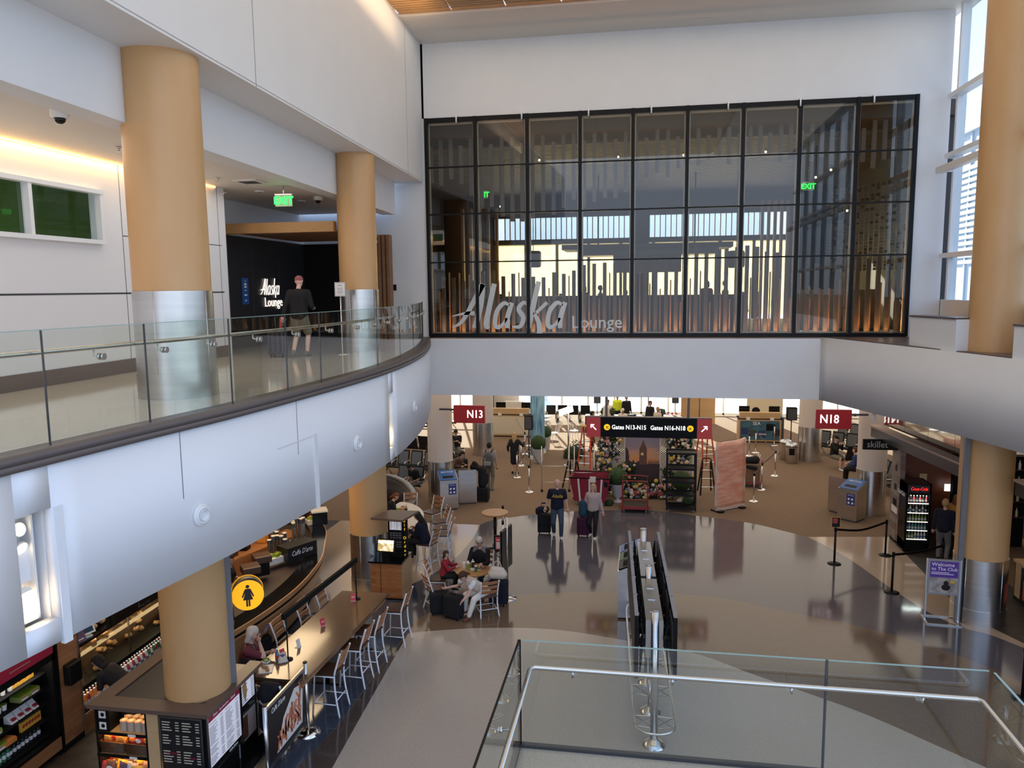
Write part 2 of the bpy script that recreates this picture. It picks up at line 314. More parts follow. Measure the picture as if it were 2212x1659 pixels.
# seams on the fascia
g=G()
for px,py in ((640,900),(390,1000)):
    y=hitf(px,py).y; g.strip(seg(y,y+.012,2,off=.003),ZS+.9,5.9,.01)
g.done('trim_1','grey_plastic',kind='structure')
g=G()
ya,yb=hitf(598,965).y,hitf(676,935).y
g.strip(seg(ya,yb+.05,off=.006),5.28,5.30,.02); g.strip(seg(yb,yb+.10,3,off=.012),ZS-.02,5.30,.05); g.done('trim_2','white_paint',kind='structure')
ya=hitf(126,1250).y; g=G(); g.strip(seg(ya,ya+.09,3,off=.012),ZS-.04,5.47,.05); g.done('trim_3','fascia_paint',kind='structure')
# curb cap
g=G(); g.strip(seg(-6,22.3,off=.02),5.93,6.0,.34,0,True); g.strip(seg(-6,22.3,off=.03),5.87,5.93,.12,0,True); g.done('trim_4','curb_brown',kind='structure')
# back fascia and soffit under lounge
g=G(); g.box(-6.45,5.1,YB-.1,YB+.5,ZS,ZM-.03); g.done('wall_back','white_paint',kind='structure')
g=G(); g.box(-16,14,YB+.4,45.3,ZS+.02,ZM-.1); g.done('ceiling','white_paint',kind='structure')
# right balcony
rb=[(v.x,v.y) for v in cr_([(5.02,22.6,0),(5.78,20.4,0),(6.52,18.2,0),(7.17,15.9,0),(7.75,13.4,0),(8.3,10.4,0)],5)]
g=G(); g.strip(rb,ZS,ZM,-.12,0,True); g.done('wall_right','white_paint',kind='structure')
G().prism(rb+[(14,10.4),(14,22.6)],ZM-.02,ZM+.02).done('floor','cap_brown',kind='structure')
G().prism([(x+.05,y) for x,y in rb]+[(14,10.4),(14,22.6)],ZS,ZS+.05).done('ceiling','cream_paint',kind='structure')
g=G(); k=16; d=Vector((rb[k][0]-rb[k-1][0],rb[k][1]-rb[k-1][1],0)).normalized(); c=Gy(1884,830,19.6)
g.strip([(5.36+.55,20.98-.99+.15),(5.36+.60,20.98-1.14+.15)],ZS,5.6,.10) if 0 else None
# parapets behind right balcony: real low walls with dark stone caps
for x0,y0,x1,y1,top in ((6.22,19.5,6.60,17.8,6.64),(7.04,16.2,7.88,13.4,6.58)):
    g=G(); g.strip([(x0,y0),(x1,y1)],ZM,top,.35); g.done('wall_right','white_paint',kind='structure')
    g=G(); g.strip([(x0-.03,y0),(x1-.03,y1)],top,top+.04,.40); g.done('trim_5','curb_brown',kind='structure')
# upper walls: back wall above the glazing and at its right
GX0,GX1,GZ0,GZ1=-6.39,7.12,5.98,12.40
g=G(); g.box(-6.55,XW,YB,YB+.4,GZ1,14.52); g.box(GX1,XW,YB,YB+.4,ZM,GZ1); g.done('wall_back','white_paint',kind='structure')
g=G(); g.box(-13,-6.43,YB,YB+.3,ZM,14.6); g.done('wall_back','white_paint',kind='structure')
# big wall over the gallery: leans outward a little with the plan
UA,UB=(-5.15,-6),(-6.49,YB)
g=G(); g.strip([UA,UB],ZT+.03,14.55,.5); g.done('wall_left','white_paint',kind='structure')
def lx(x0,y0,x1,y1,y): return x0+(x1-x0)*(y-y0)/(y1-y0)
BA,BB=(-6.05,-6),(-7.28,22.35)
g=G(); g.strip([UA,UB],ZT,ZT+.05,1.25); g.done('ceiling','white_paint',kind='structure')
g=G(); g.strip([BA,BB],9.62,ZT,.4); g.done('wall_left','white_paint',kind='structure')
g=G()
for y in (11.6,20.9):
    X=lx(*UA,*UB,y)+.004; g.box(X-.006,X,y,y+.012,ZT,14.5)
g.done('trim_6','grey_plastic',kind='structure')
G().prism([(-6.2,-6),(-7.45,22.4),(-14,22.4),(-14,-6)],9.70,9.78).done('ceiling','cream_paint',kind='structure')
# gallery inner wall: panels with dark reveals; window opening
GX=-9.3; WY=(7.0,12.2); WZ=(8.26,9.14)
g=G(); g.box(GX-.2,GX,-6,16.1,6.2,WZ[0]); g.box(GX-.2,GX,-6,16.1,WZ[1],9.75); g.box(GX-.2,GX,-6,WY[0],WZ[0],WZ[1]); g.box(GX-.2,GX,WY[1],16.1,WZ[0],WZ[1]); g.done('wall_left','panel_white',kind='structure')
g=G(); g.box(GX-.2,GX+.015,-6,16.12,ZM,6.2); g.done('baseboard_left','cap_brown',kind='structure')
g=G(); g.box(GX-.01,GX+.003,-6,16.1,7.38,7.41)
for y in (9.0,12.75,16.0): g.box(GX-.01,GX+.003,y,y+.012,6.2,8.2 if y==9.0 else 9.7)
g.box(GX-.01,GX+.003,12.75,16.1,8.42,8.435); g.done('trim_7','grey_dark',kind='structure')
w=T('window_1',None,None,(GX,0,0)); tag(w,kind='structure')
g=G()
g.box(-.05,.10,WY[0],WY[1],WZ[0]-.02,WZ[0]+.05);g.box(-.05,.10,WY[0],WY[1],WZ[1]-.05,WZ[1]+.02)
for y in (WY[0],8.85,10.55,WY[1]-.07): g.box(-.05,.08,y,y+.07,WZ[0],WZ[1])
g.done('window_frame','mullion_white',w)
G().box(-.03,-.02,WY[0],WY[1],WZ[0],WZ[1]).done('pane','window_glass',w)
mat('green_room',(.12,.22,.03),.5); mat('teal_room',(.03,.07,.06),.5)
g=G();g.box(-1.8,-1.7,8.5,15.9,7.5,9.7);g.done('wall_1','green_room',w)
g=G();g.box(-1.6,-1.55,6,9.6,7.5,9.7,0);g.done('wall_2','teal_room',w)
# white return wall behind the lounge entrance
g=G(); g.box(-13,-9.3,16.1,16.3,ZM,9.75) ; g.box(-10.5,-10.35,16.2,YB,ZM,9.75); g.done('wall_left','panel_white',kind='structure')
# roof structure
g=G(); g.box(-6.6,XW+.4,20.4,YB+.2,14.5,14.6); g.done('ceiling','cream_paint',kind='structure')
g=G()
n=0
for i in range(7):
    x0=-6.35+i*1.42*1.0
    for j in range(9):
        y0=20.3-(j+1)*2.1
        for k in range(14): g.box(x0+.02,x0+1.40,y0+k*.15+.03,y0+k*.15+.13,14.52,14.57)
g.done('ceiling','wood_slats',kind='structure')
g=G(); g.box(-6.6,XW+.4,1.0,20.4,14.68,14.8); g.done('ceiling','cap_brown',kind='structure')
g=G(); g.box(3.7,XW+.3,1,20.4,14.5,14.67); g.done('ceiling','white_paint',kind='structure')
g=G(); g.box(-14,8.3,YB+.5,36.6,14.6,14.9); g.done('ceiling','white_paint',kind='structure')
# window wall on the right
g=G(); TR=(7.02,8.15,10.35,10.75,12.28,14.4)
YS=[22.3-2.05*i for i in range(10)]
for y in YS: g.box(XW,XW+.22,y-.05,y+.05,6.95,14.6)
for z in (8.15,10.75,12.28): g.box(XW-.12,XW+.14,1.5,22.6,z-.06,z+.06)
g.box(XW-.42,XW-.24,1.5,22.3,10.27,10.43)
for y in YS[::2]: g.box(XW-.3,XW,y-.04,y+.04,10.31,10.39)
g.done('window_2','mullion_white',kind='structure')
G().box(XW+.08,XW+.09,1.5,22.6,6.95,14.6).done('window_3','window_glass',kind='structure')
g=G(); g.box(XW+.02,XW+.3,1.5,22.7,ZM,6.98); g.done('wall_right','cream_paint',kind='structure')
# far window wall of the gate area
YF=45.0
g=G()
for i in range(19): x=-14+i*1.55; g.box(x-.05,x+.05,YF,YF+.15,.0,ZS+.1)
for z in (.12,2.3,4.1): g.box(-14,14,YF,YF+.12,z-.05,z+.05)
g.done('window_4','mullion_white',kind='structure')
G().box(-14,14,YF+.06,YF+.07,0,ZS+.1).done('window_5','window_glass',kind='structure')
g=G(); g.box(-16,-15.8,23,45,0,ZS); g.box(-14.2,-14,34,45,0,ZS);g.done('wall_left','cream_paint',kind='structure')
g=G(); g.box(13.8,14,22.6,45,0,ZS); g.done('wall_right','cream_paint',kind='structure')
# columns
def column(x,y,z0,z1,r,zm,m,steel=True,base=0.35):
    c=T('column',None,None,(x,y,0)); tag(c,kind='structure')
    if steel:
        g=G(); g.lathe((0,0,0),[(r*1.01,z0),(r*1.01,zm)],40); g.done('cladding','stainless',c)
        g=G(); g.lathe((0,0,0),[(r*1.025,z0),(r*1.025,z0+base)],40)
        a=Vector((-x,-y,0)).normalized(); b=Vector((-a.y,a.x,0))
        for t in (-.5,.9,-2.0): q=(a*math.cos(t)+b*math.sin(t))*r*1.011; g.cyl((q.x,q.y,z0),(q.x,q.y,zm),.006,n=5)
        g.done('base_ring','stainless',c)
        z0=zm
    g=G(); g.lathe((0,0,0),[(r*.985,z0),(r*.985,z1)],40); g.done('shaft',m,c); return c
column(-6.5,9.9,ZM,ZT,.52,ZM+1.47,'tan_column'); column(-6.72,17.7,ZM,ZT,.46,ZM+1.47,'tan_column')
column(-6.46,9.85,0,ZS+.03,.47,1.4,'tan_column',False); column(-6.68,17.7,0,ZS+.03,.47,1.45,'tan_column')
column(-6.95,25.6,0,ZS+.05,.44,1.47,'column_cream'); column(-7.05,33.4,0,ZS+.05,.47,1.47,'column_cream')
column(7.40,17.85,0,14.6,.53,1.47,'tan_column'); column(7.36,26.0,0,ZS+.05,.45,1.47,'column_cream'); column(7.05,33.8,0,ZS+.05,.47,1.47,'column_cream')
# apron outside, roughly four metres below the gates
mat('apron',(.55,.53,.50),.8,noise=(.3,(.62,.60,.57),4,(1,1,1),.3,.7)); G().box(-80,80,46,140,-4.4,-4.2).done('ground','apron',kind='structure')
G().box(9,80,-30,45.5,-4.6,-4.4).done('ground','apron',kind='structure')
mat('facade',(.36,.44,.52),.5); mat('facade_dark',(.20,.24,.30),.4)
g=G(); g.box(26,40,48,120,-4.4,19.5)
for k in range(16): g.box(25.8,26,48,120,9.0+k*.5,9.3+k*.5)
for k in range(14): g.box(25.85,26,48+k*5.2,48.25+k*5.2,-4.4,19.5)
g.box(25.6,26,48,120,19.5,20.1)
g.done('facade','facade',label='pale blue grey terminal wing beyond the tall right windows',cat='building')
# ---------------------------------------------------------------- added area lights under the ceilings, as fill without fixtures
for (x,y,sx_,sy_,e_) in ((-1,34,24,22,1500),):
    area('gate_ceiling_fill',(x,y,ZS-.02),(0,0,0),sx_,sy_,e_,(1,.86,.70))  # added fill that lifts the dark gate carpet
area('atrium_ceiling_fill',(.7,11,14.45),(0,0,0),14,22,680,(1,.87,.70))  # added warm fill as wide as the hall, no lamp behind it
area('wood_ceiling_bounce_fill',(-5.6,14,13.9),(PI,-.5,0),.5,12,80,(1,.70,.40))  # added upward fill, stands in for sunlight bounced onto the wood
area('mezzanine_ceiling_fill',(-8.2,10,9.6),(0,0,0),1.5,14,75,(1,.96,.93))  # added fill that brightens the mezzanine floor
area('cafe_ceiling_fill',(-8.5,11,ZS-.02),(0,0,0),4,10,95,(1,.78,.52))  # added fill for the cafe under the mezzanine
area('skillet_ceiling_fill',(10,19,ZS-.02),(0,0,0),3,6,25,(1,.72,.42))
area('lounge_ceiling_fill',(0,32,11.2),(0,0,0),12,10,60,(1,.75,.5))
# cove light along the gallery wall top
g=G(); g.box(GX+.02,GX+.05,-6,15.9,9.66,9.69); g.done('cove_light','warm_glow',label='warm linear cove light glowing along the top of the gallery wall',cat='light')
area('cove_wash',(GX+.10,5,9.66),(0,.25,0),.08,21,90,(1,.62,.26))
# small ceiling lamps of the mezzanine whose light shows in its polished floor
mat('ceil_white',(.7,.7,.7),.5)
for i,(px,py) in enumerate(((478,415),(540,392),(560,412),(650,433))):
    p=Gz(px,py,9.69); t=T('recessed_downlight',('round recessed downlight at the gallery wall end, nearest the window','square air grille in the gallery ceiling','low round ceiling disc beside the square air grille','small round detector in the gallery ceiling right of the exit sign')[i],('light','vent','speaker','smoke detector')[i],p)
    t.name=('recessed_downlight','air_grille','ceiling_disc','smoke_detector')[i]
    if i==1: G().box(-.25,.25,-.25,.25,-.02,.01).done('frame','ceil_white',t); G().box(-.18,.18,-.18,.18,-.025,-.015).done('louvre','grey_dark',t)
    else:
        G().lathe((0,0,-.03),[(.10,0),(.12,.03)],20).done('rim','ceil_white',t); G().lathe((0,0,-.04),[(.05,0),(.06,.02)],16).done('lens','lamp_soft' if i==0 else 'grey_plastic',t)
def camdome(px,py,z,lab,r=.11):
    t=T('dome_camera',lab,'camera',Gz(px,py,z)+Vector((0,0,0))); t.location.z=z
    G().lathe((0,0,-.10),[(r*.8,0),(r,.03),(r,.10)],20).done('housing','white_plastic',t); G().sph((0,0,-.11),r*.62,14,sc=(1,1,.9)).done('dome','black_gloss',t); return t
camdome(128,238,9.69,'white dome security camera on the gallery ceiling above the interior window')
camdome(687,424,9.69,'white dome security camera on the gallery ceiling right of the exit sign')
for px,py,l in ((256,318,'small ceiling sprinkler left of the large tan column'),(470,385,'small ceiling sprinkler right of the large tan column')):
    t=T('sprinkler',l,'sprinkler',Gz(px,py,9.69)); t.location.z=9.69; g=G(); g.cyl((0,0,0),(0,0,-.06),.015,n=8); g.lathe((0,0,-.07),[(.04,0),(.04,.008)],12); g.done('head','steel',t); G().lathe((0,0,-.012),[(.05,0),(.05,.01)],12).done('rosette','ceil_white',t)
def exit_sign(p,rz,w,h,lab,arrow=None,lit='exit_green',panel='exit_panel'):
    t=T('exit_sign',lab,'sign',p,rz); G().box(-w/2,w/2,-.012,.012,-h/2,h/2).done('panel',panel,t); dz=(11.6 if p.y>20 else 9.7)-p.z; G().cyl((0,0,h/2),(0,0,dz),.012,n=6).done('stem','steel',t)
    text('lettering','EXIT',h*.95,lit,t,(0,-.02,0),(PI/2,0,0),.003,.03,kx=.95)
    g=G(); g.box(-w/2,w/2,-.03,.03,h/2,h/2+.03); g.cyl((0,0,h/2+.03),(0,0,h/2+.09),.012,n=8); g.done('mount','steel',t)
    return t
exit_sign(Gy(613,434,16.2),R(5),.38,.24,'green lit exit sign hanging under the gallery ceiling')
# ---------------------------------------------------------------- curved mezzanine balustrade
ft=[]; 
def hitx(px,py,off,z):  # where a pixel meets height z
    return Gz(px,py,z)
jy=[-2.5,1.8,Gz(65,960,6).y,Gz(305,912,6).y,Gz(482,872,6).y,Gz(610,843,6).y,Gz(702,825,6).y,13.6,15.3,17.0,18.6,20.2,21.4,22.25]
rl=T('glass_balustrade','curved frameless glass balustrade along the mezzanine edge','railing',(0,0,0))
for a,b in zip(jy,jy[1:]):
    g=G(); g.strip(seg(a+.008,b-.008,off=-.17),5.99,ZM+1.12,.02); g.done('glass_panel','rail_glass',rl)
    g=G(); g.strip(seg(b-.004,b+.003,2,off=-.169),6.0,ZM+1.12,.022); g.done('joint','grey_dark',rl)
mat('glass_edge',(.30,.42,.38),.15); 
g=G(); g.strip(seg(-2.5,22.25,off=-.168),ZM+1.12,ZM+1.127,.022); g.done('top_edge','glass_edge',rl)
hp=[(fX(y)-.27,y,ZM+.91) for y in [-2+.3*i for i in range(81)]]
G().tube(hp,.024,10).done('handrail','steel',rl)
by=[6.9,7.75,8.55,9.5,10.5,11.55,12.6,13.5,14.4,15.3,16.2,17.1,18,18.9,19.8,20.7,21.6]
for y in by:
    x=fX(y); g=G(); g.tube([(x-.27,y,ZM+.885),(x-.27,y,ZM+.83),(x-.20,y,ZM+.82)],.010,6); g.cyl((x-.215,y,ZM+.82),(x-.19,y,ZM+.82),.035,n=14); g.cyl((x-.168,y,ZM+.82),(x-.15,y,ZM+.82),.035,n=14); g.done('bracket','steel',rl)
# fascia lamps and air nozzles
def onf(px,py,off=0.):
    p=hitf(px,py,off); y=p.y; d=Vector((fX(y+.1)-fX(y-.1),.2,0)).normalized(); n=Vector((d.y,-d.x,0)); return Vector((fX(y),y,p.z)),n
def nozzle(p,n,r,lab):
    t=T('air_nozzle',lab,'air nozzle',p,math.atan2(n.y,n.x)); X=Matrix.Rotation(PI/2,4,'Y')
    G().lathe((0,0,0),[(r*.55,-.02),(r,0),(r,.015),(r*.92,.03),(r*.80,.03)],32,X=X).done('flange','white_plastic',t)
    G().lathe((0,0,0),[(r*.78,.0),(r*.76,.045),(r*.62,.055),(r*.50,.02),(r*.46,.06),(r*.42,.055),(r*.38,-.03)],32,X=X@Matrix.Rotation(.12,4,'X')).done('nozzle','white_plastic',t)
    G().lathe((0,0,-.03),[(r*.4,0),(r*.4,.03)],24,X=X).done('throat','grey_plastic',t); return t
LB=['large round white air nozzle on the curved fascia, nearest the camera','round white air nozzle at the middle of the curved fascia','round white air nozzle near the far end of the curved fascia','thin end nozzle at the fascia tip beside the tan and cream columns']
for (px,py,r),l in zip(((434,1112,.135),(770,958,.14),(893,879,.14)),LB):
    p,n=onf(px,py); nozzle(p+n*.005,n,r,l)
def slotlight(y0,y1,lab,fx=None,flip=1):
    ym=(y0+y1)/2; x=fX(ym); w=(y1-y0); t=T('recessed_lamp_unit',lab,'light',(x-.13,ym,0))
    d=Vector((fX(ym+.1)-fX(ym-.1),.2,0)).normalized(); t.rotation_euler.z=math.atan2(-d.x,d.y)
    h0,h1=zb1+.03,zt1-.03; a=w*.30
    g=G(); g.box(-.14,.0,-a,-a+.02,h0,h1);g.box(-.14,.0,a-.02,a,h0,h1);g.box(-.14,.0,-a,a,h0,h0+.02);g.box(-.14,.0,-a,a,h1-.02,h1);g.box(-.16,-.14,-a,a,h0,h1);g.done('housing','white_plastic',t)
    G().box(-.12,-.05,-a+.02,a-.02,h0+.36,h0+.70).done('driver_box','white_metal',t)
    for k,(z,tl) in enumerate(((h1-.13,-.2),(h1-.30,.5),(h0+.27,1.0))):
        X=Matrix.Translation((-.04,0,z))@Matrix.Rotation(PI/2+tl,4,'Y'); sh=G().lathe((0,0,-.05),[(.03,0),(.06,.03),(.065,.06)],18,X=X).done('lamp_head','white_plastic',t); G().lathe((0,0,.0),[(.055,.012),(.05,.02)],18,X=X).done('bulb','lamp_on',sh)
    pl=bpy.data.lights.new('l','POINT'); pl.energy=14; pl.color=(1,.72,.42); pl.shadow_soft_size=.06; po=bpy.data.objects.new('lamp_glow',pl); COL.objects.link(po); po.parent=t; po.location=(0.02,0,h0+.12); pl.energy=2
slotlight(*S1,'tall recessed lamp unit with three warm spots in the near fascia slot')
slotlight(*S2,'tall recessed lamp unit with three warm spots in the far fascia slot')
# right balcony fascia: slot lamp, nozzles, reveals
def onr(px,py):
    d=ray(px,py); best=None
    for (x0,y0),(x1,y1) in zip(rb,rb[1:]):
        n=Vector((-(y1-y0),(x1-x0),0)).normalized(); den=d.dot(n)
        tt=(Vector((x0,y0,0))-CAM).dot(n)/den; p=CAM+d*tt
        s=((p.x-x0)*(x1-x0)+(p.y-y0)*(y1-y0))/((x1-x0)**2+(y1-y0)**2)
        if -.01<=s<=1.01 and tt>0: return p,n
for (px,py,r),l in zip(((1919,839,.13),(2167,896,.14)),('round white air nozzle on the right balcony fascia, beside the slim lamp','round white air nozzle on the right balcony fascia, nearer the frame edge')):
    p,n=onr(px,py); n=n if n.dot(CAM-p)>0 else -n; nozzle(p+n*.005,n,r,l)
p,n=onr(1884,830); n=n if n.dot(CAM-p)>0 else -n
t=T('recessed_lamp_unit','slim lit lamp strip set in the right balcony fascia','light',p,math.atan2(n.y,n.x))
G().box(-.02,.03,-.11,.11,-.52,.46).done('housing','white_plastic',t); G().box(.0,.035,.03,.09,-.45,-.10).done('bulb','lamp_soft',t); G().box(.0,.035,-.05,.0,-.45,.40).done('reflector','stainless',t); G().box(.0,.05,.12,.22,-.90,.55).done('reveal','cream_paint',t)
p,n=onr(2008,890); n=n if n.dot(CAM-p)>0 else -n
g=G(); g.strip([(p.x+n.x*.012,p.y+n.y*.012),(p.x+n.x*.012-n.y*-.10,p.y+n.y*.012+n.x*-.10)],ZS-.0,5.52,.02); g.done('trim_8','grey_plastic',kind='structure')
p2,_=onr(2070,825); g=G(); g.strip([(p.x+n.x*.014,p.y+n.y*.014),(p2.x+n.x*.014,p2.y+n.y*.014)],5.50,5.53,.01); g.done('trim_9','grey_plastic',kind='structure')
# ---------------------------------------------------------------- stair landing below the camera
LX0,LX1,LY,LZ=-1.12,3.02,6.92,2.93
g=G(); g.box(LX0-.06,LX1+.06,1.5,LY+.06,LZ-.32,LZ); g.done('landing','terrazzo_sand',kind='structure')
mat('warm_step',(.52,.38,.20),.35)
g=G(); g.box(LX0-.1,LX1+.1,LY+.03,LY+.09,LZ-.34,LZ+.03); g.box(LX0-.08,LX0-.02,1.5,LY+.09,LZ-.34,LZ+.03); g.box(LX1+.01,LX1+.07,1.5,LY+.09,LZ-.34,LZ+.03); g.done('trim_10','dark_steel',kind='structure')
rl=T('landing_balustrade','clear glass balustrade with steel handrail around the stair landing','railing',(0,0,0))
GT=LZ+1.10
for a,b in ((LX0,1.66),(1.68,LX1)): G().box(a+.004,b-.004,LY+.04,LY+.06,LZ+.02,GT).done('glass_panel','rail_glass',rl); G().box(a+.004,b-.004,LY+.04,LY+.06,GT,GT+.006).done('top_edge','glass_edge',rl)
for x in (LX0-.04,LX1+.02):
    for a,b in ((2.2,4.5),(4.52,6.94)): G().box(x,x+.02,a,b,LZ+.02,GT).done('glass_panel','rail_glass',rl); G().box(x,x+.02,a,b,GT,GT+.006).done('top_edge','glass_edge' if x>0 else 'black',rl)
G().box(1.66,1.68,LY+.04,LY+.06,LZ,GT).done('joint','grey_dark',rl); G().box(LX0-.045,LX0-.015,LY+.035,LY+.065,LZ,GT).done('joint','black',rl)
hz=LZ+.90; G().tube([(LX0+.10,2,hz),(LX0+.10,LY-.12,hz),(LX0+.14,LY-.08,hz),(LX1-.14,LY-.08,hz),(LX1-.10,LY-.12,hz),(LX1-.10,2,hz)],.022,12).done('handrail','steel',rl)
for x in (-.62,.30,1.35,2.45): g=G(); g.tube([(x,LY-.08,hz-.02),(x,LY-.08,hz-.07),(x,LY+.04,hz-.08)],.010,6); g.cyl((x,LY+.02,hz-.08),(x,LY+.04,hz-.08),.03,n=12); g.done('bracket','steel',rl)
for x,s in ((LX0,1),(LX1,-1)):
    for y in (5.9,4.9): g=G(); g.tube([(x+s*.10,y,hz-.02),(x+s*.10,y,hz-.07),(x-s*.02,y,hz-.08)],.010,6); g.cyl((x,y,hz-.08),(x-s*.02,y,hz-.08),.03,n=12); g.done('bracket','steel',rl)
# ---------------------------------------------------------------- lounge glazing
gw=T('glass_wall','tall black framed glass wall of the lounge, nine panes wide','window wall',(0,0,0)); gw['kind']='structure'
xs=[Gy(x,480,YB).x for x in (925,1029,1140,1253,1366,1482,1601,1722,1844,1968)]
for i,x in enumerate(xs): G().box(x-.045,x+.045,YB-.06,YB+.12,GZ0,GZ1).done('mullion','mullion_black',gw)
zs=[GZ0+.03]+[Gy(1366,y,YB).z for y in (560,452,346)]+[GZ1-.06]
for k,z in enumerate(zs): G().box(xs[0],xs[-1],YB-.03,YB+.06,z-(.02 if 0<k<4 else .06),z+(.02 if 0<k<4 else .06)).done('transom','mullion_black',gw)
mat('gold_edge',(.62,.50,.36),.4)
for a,b in zip(xs,xs[1:]):
    G().box(a+.045,b-.045,YB+.0,YB+.02,GZ0+.08,GZ1-.1).done('pane','lounge_glass',gw)
    g=G(); g.box(a+.05,a+.085,YB+.07,YB+.11,GZ0+.1,GZ1-.14); g.box(b-.085,b-.05,YB+.07,YB+.11,GZ0+.1,GZ1-.14); g.box(a+.05,b-.05,YB+.07,YB+.11,GZ1-.19,GZ1-.14); g.box(a+.05,b-.05,YB+.07,YB+.11,GZ0+.1,GZ0+.13); g.done('inner_trim','gold_edge',gw)
for px in (987,1128,1272,1407,1572,1727,1885):
    x=Gy(px,240,YB).x; g=G(); g.cyl((x,YB-.12,GZ1-.18),(x,YB-.12,GZ1+.05),.022,n=10); g.cyl((x,YB-.12,GZ1+.02),(x,YB,GZ1+.02),.03,n=10); g.done('glass_clamp','white_metal',label='white pin bracket at the top of the lounge glass wall',cat='bracket',group='pin brackets over the lounge glass')
# hand-drawn style lettering built as flat ribbons
def ribbon(strokes,k,th=.006,sh=.0):
    g=G()
    for st in strokes:
        P=[(x*k+y*k*sh,y*k,w*k) for x,y,w in st]
        if len(P)>2: P=[tuple(v) for v in cr_([Vector(p) for p in P],5)]
        L=[];Rr=[]
        for i in range(len(P)):
            a=Vector(P[max(i-1,0)][:2]);b=Vector(P[min(i+1,len(P)-1)][:2]);d=(b-a);d=d.normalized() if d.length>1e-6 else Vector((1,0));n=Vector((-d.y,d.x));c=Vector(P[i][:2]);w=P[i][2]/2
            L.append(c+n*w);Rr.append(c-n*w)
        for i in range(len(P)-1):
            q=[L[i],L[i+1],Rr[i+1],Rr[i]]; vs=[(v.x,-th,v.y) for v in q]+[(v.x,0,v.y) for v in q]
            g.add(vs,[(0,1,2,3),(7,6,5,4),(0,4,5,1),(1,5,6,2),(2,6,7,3),(3,7,4,0)])
    return g
def A_(x): return [[(x+.33,.33,.10),(x+.12,.33,.07),(x-.18,.27,.015)],[(x-.12,.02,.03),(x+.10,.20,.09),(x+.38,.98,.13)],[(x+.38,.98,.12),(x+.42,.5,.13),(x+.40,.0,.13)]]
def a_(x): return [[(x+.30,.50,.05),(x+.16,.55,.09),(x+.04,.36,.10),(x+.07,.06,.10),(x+.20,.04,.08),(x+.30,.22,.05)],[(x+.34,.56,.10),(x+.31,.25,.11),(x+.35,.0,.10)]]
def l_(x): return [[(x+.06,.98,.11),(x+.05,.5,.12),(x+.06,.08,.12),(x+.14,.01,.07)]]
def s_(x): return [[(x+.28,.50,.06),(x+.16,.56,.08),(x+.08,.42,.10),(x+.22,.24,.11),(x+.20,.04,.09),(x+.02,.03,.05)]]
def k_(x): return [[(x+.06,1.02,.11),(x+.05,.5,.12),(x+.05,-.0,.11)],[(x+.34,.56,.08),(x+.14,.32,.07)],[(x+.10,.34,.06),(x+.26,.10,.11),(x+.34,-.20,.12)]]
ALASKA=A_(0)+l_(.58)+a_(.78)+s_(1.22)+k_(1.56)+a_(1.96)
LETS=(A_(0),l_(.58),a_(.78),s_(1.22),k_(1.56),a_(1.96))
def alaska(par,loc,rz,k,m):
    for L in LETS: ribbon(L,k,.006,.22).done('letter',m,par,loc=loc,rz=rz)
mat('frost_white',(.62,.64,.62),.5)
p0=Gy(985,709,YB-.01); p1=Gy(1217,709,YB-.01)
alaska(gw,(p0.x+.05,YB-.008,p0.z),0,(p1.x-p0.x)/2.42,'frost_white')
p=Gy(1289,697,YB-.01); text('lettering','Lounge',.52,'frost_white',gw,(p.x,YB-.008,p.z),(PI/2,0,0),.003,.004,kx=.98)
# ---------------------------------------------------------------- lounge interior
LB_=36.0; CT=Gy(1390,464,LB_).z; CBt=Gy(1390,513,LB_).z
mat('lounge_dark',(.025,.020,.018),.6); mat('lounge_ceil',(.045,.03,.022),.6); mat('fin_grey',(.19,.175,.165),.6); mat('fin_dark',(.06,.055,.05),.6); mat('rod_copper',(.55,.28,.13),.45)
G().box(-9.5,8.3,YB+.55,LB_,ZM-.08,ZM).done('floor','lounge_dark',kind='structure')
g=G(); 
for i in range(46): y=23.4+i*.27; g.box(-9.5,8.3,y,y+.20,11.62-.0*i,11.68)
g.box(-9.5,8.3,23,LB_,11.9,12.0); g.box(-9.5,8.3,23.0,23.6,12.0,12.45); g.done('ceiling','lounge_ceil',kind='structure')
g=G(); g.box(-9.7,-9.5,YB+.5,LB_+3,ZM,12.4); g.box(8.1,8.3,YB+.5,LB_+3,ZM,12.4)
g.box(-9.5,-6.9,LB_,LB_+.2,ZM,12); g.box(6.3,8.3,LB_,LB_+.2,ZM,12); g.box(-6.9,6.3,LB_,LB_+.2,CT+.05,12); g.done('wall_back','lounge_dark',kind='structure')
# bright clerestory and cream shades behind the bar
mat('sky_panel',(.9,.9,.9),.5,em=(1,1,1),es=2.2)
mat('shade_cream',(.80,.74,.55),.8)
m=MT['shade_cream']; b=m.node_tree.nodes['Principled BSDF']; b.inputs['Transmission Weight'].default_value=0
tl=m.node_tree.nodes.new('ShaderNodeBsdfTranslucent'); tl.inputs[0].default_value=(.95,.86,.60,1); mx=m.node_tree.nodes.new('ShaderNodeMixShader'); mx.inputs[0].default_value=.75
m.node_tree.links.new(b.outputs[0],mx.inputs[1]); m.node_tree.links.new(tl.outputs[0],mx.inputs[2]); m.node_tree.links.new(mx.outputs[0],m.node_tree.nodes['Material Output'].inputs[0])
win=T('window_6',None,None,(0,0,0)); tag(win,kind='structure')
cw=[Gy(x,480,LB_).x for x in (1090,1360,1402,1655)]
g=G(); g.box(cw[1],cw[2],LB_-.3,LB_+.15,ZM,12); g.box(-6.9,6.3,LB_-.15,LB_+.15,CBt-.22,CBt); g.box(-6.9,6.3,LB_-.1,LB_+.1,CT-.02,CT+.1)
g.done('frame','lounge_dark',win)
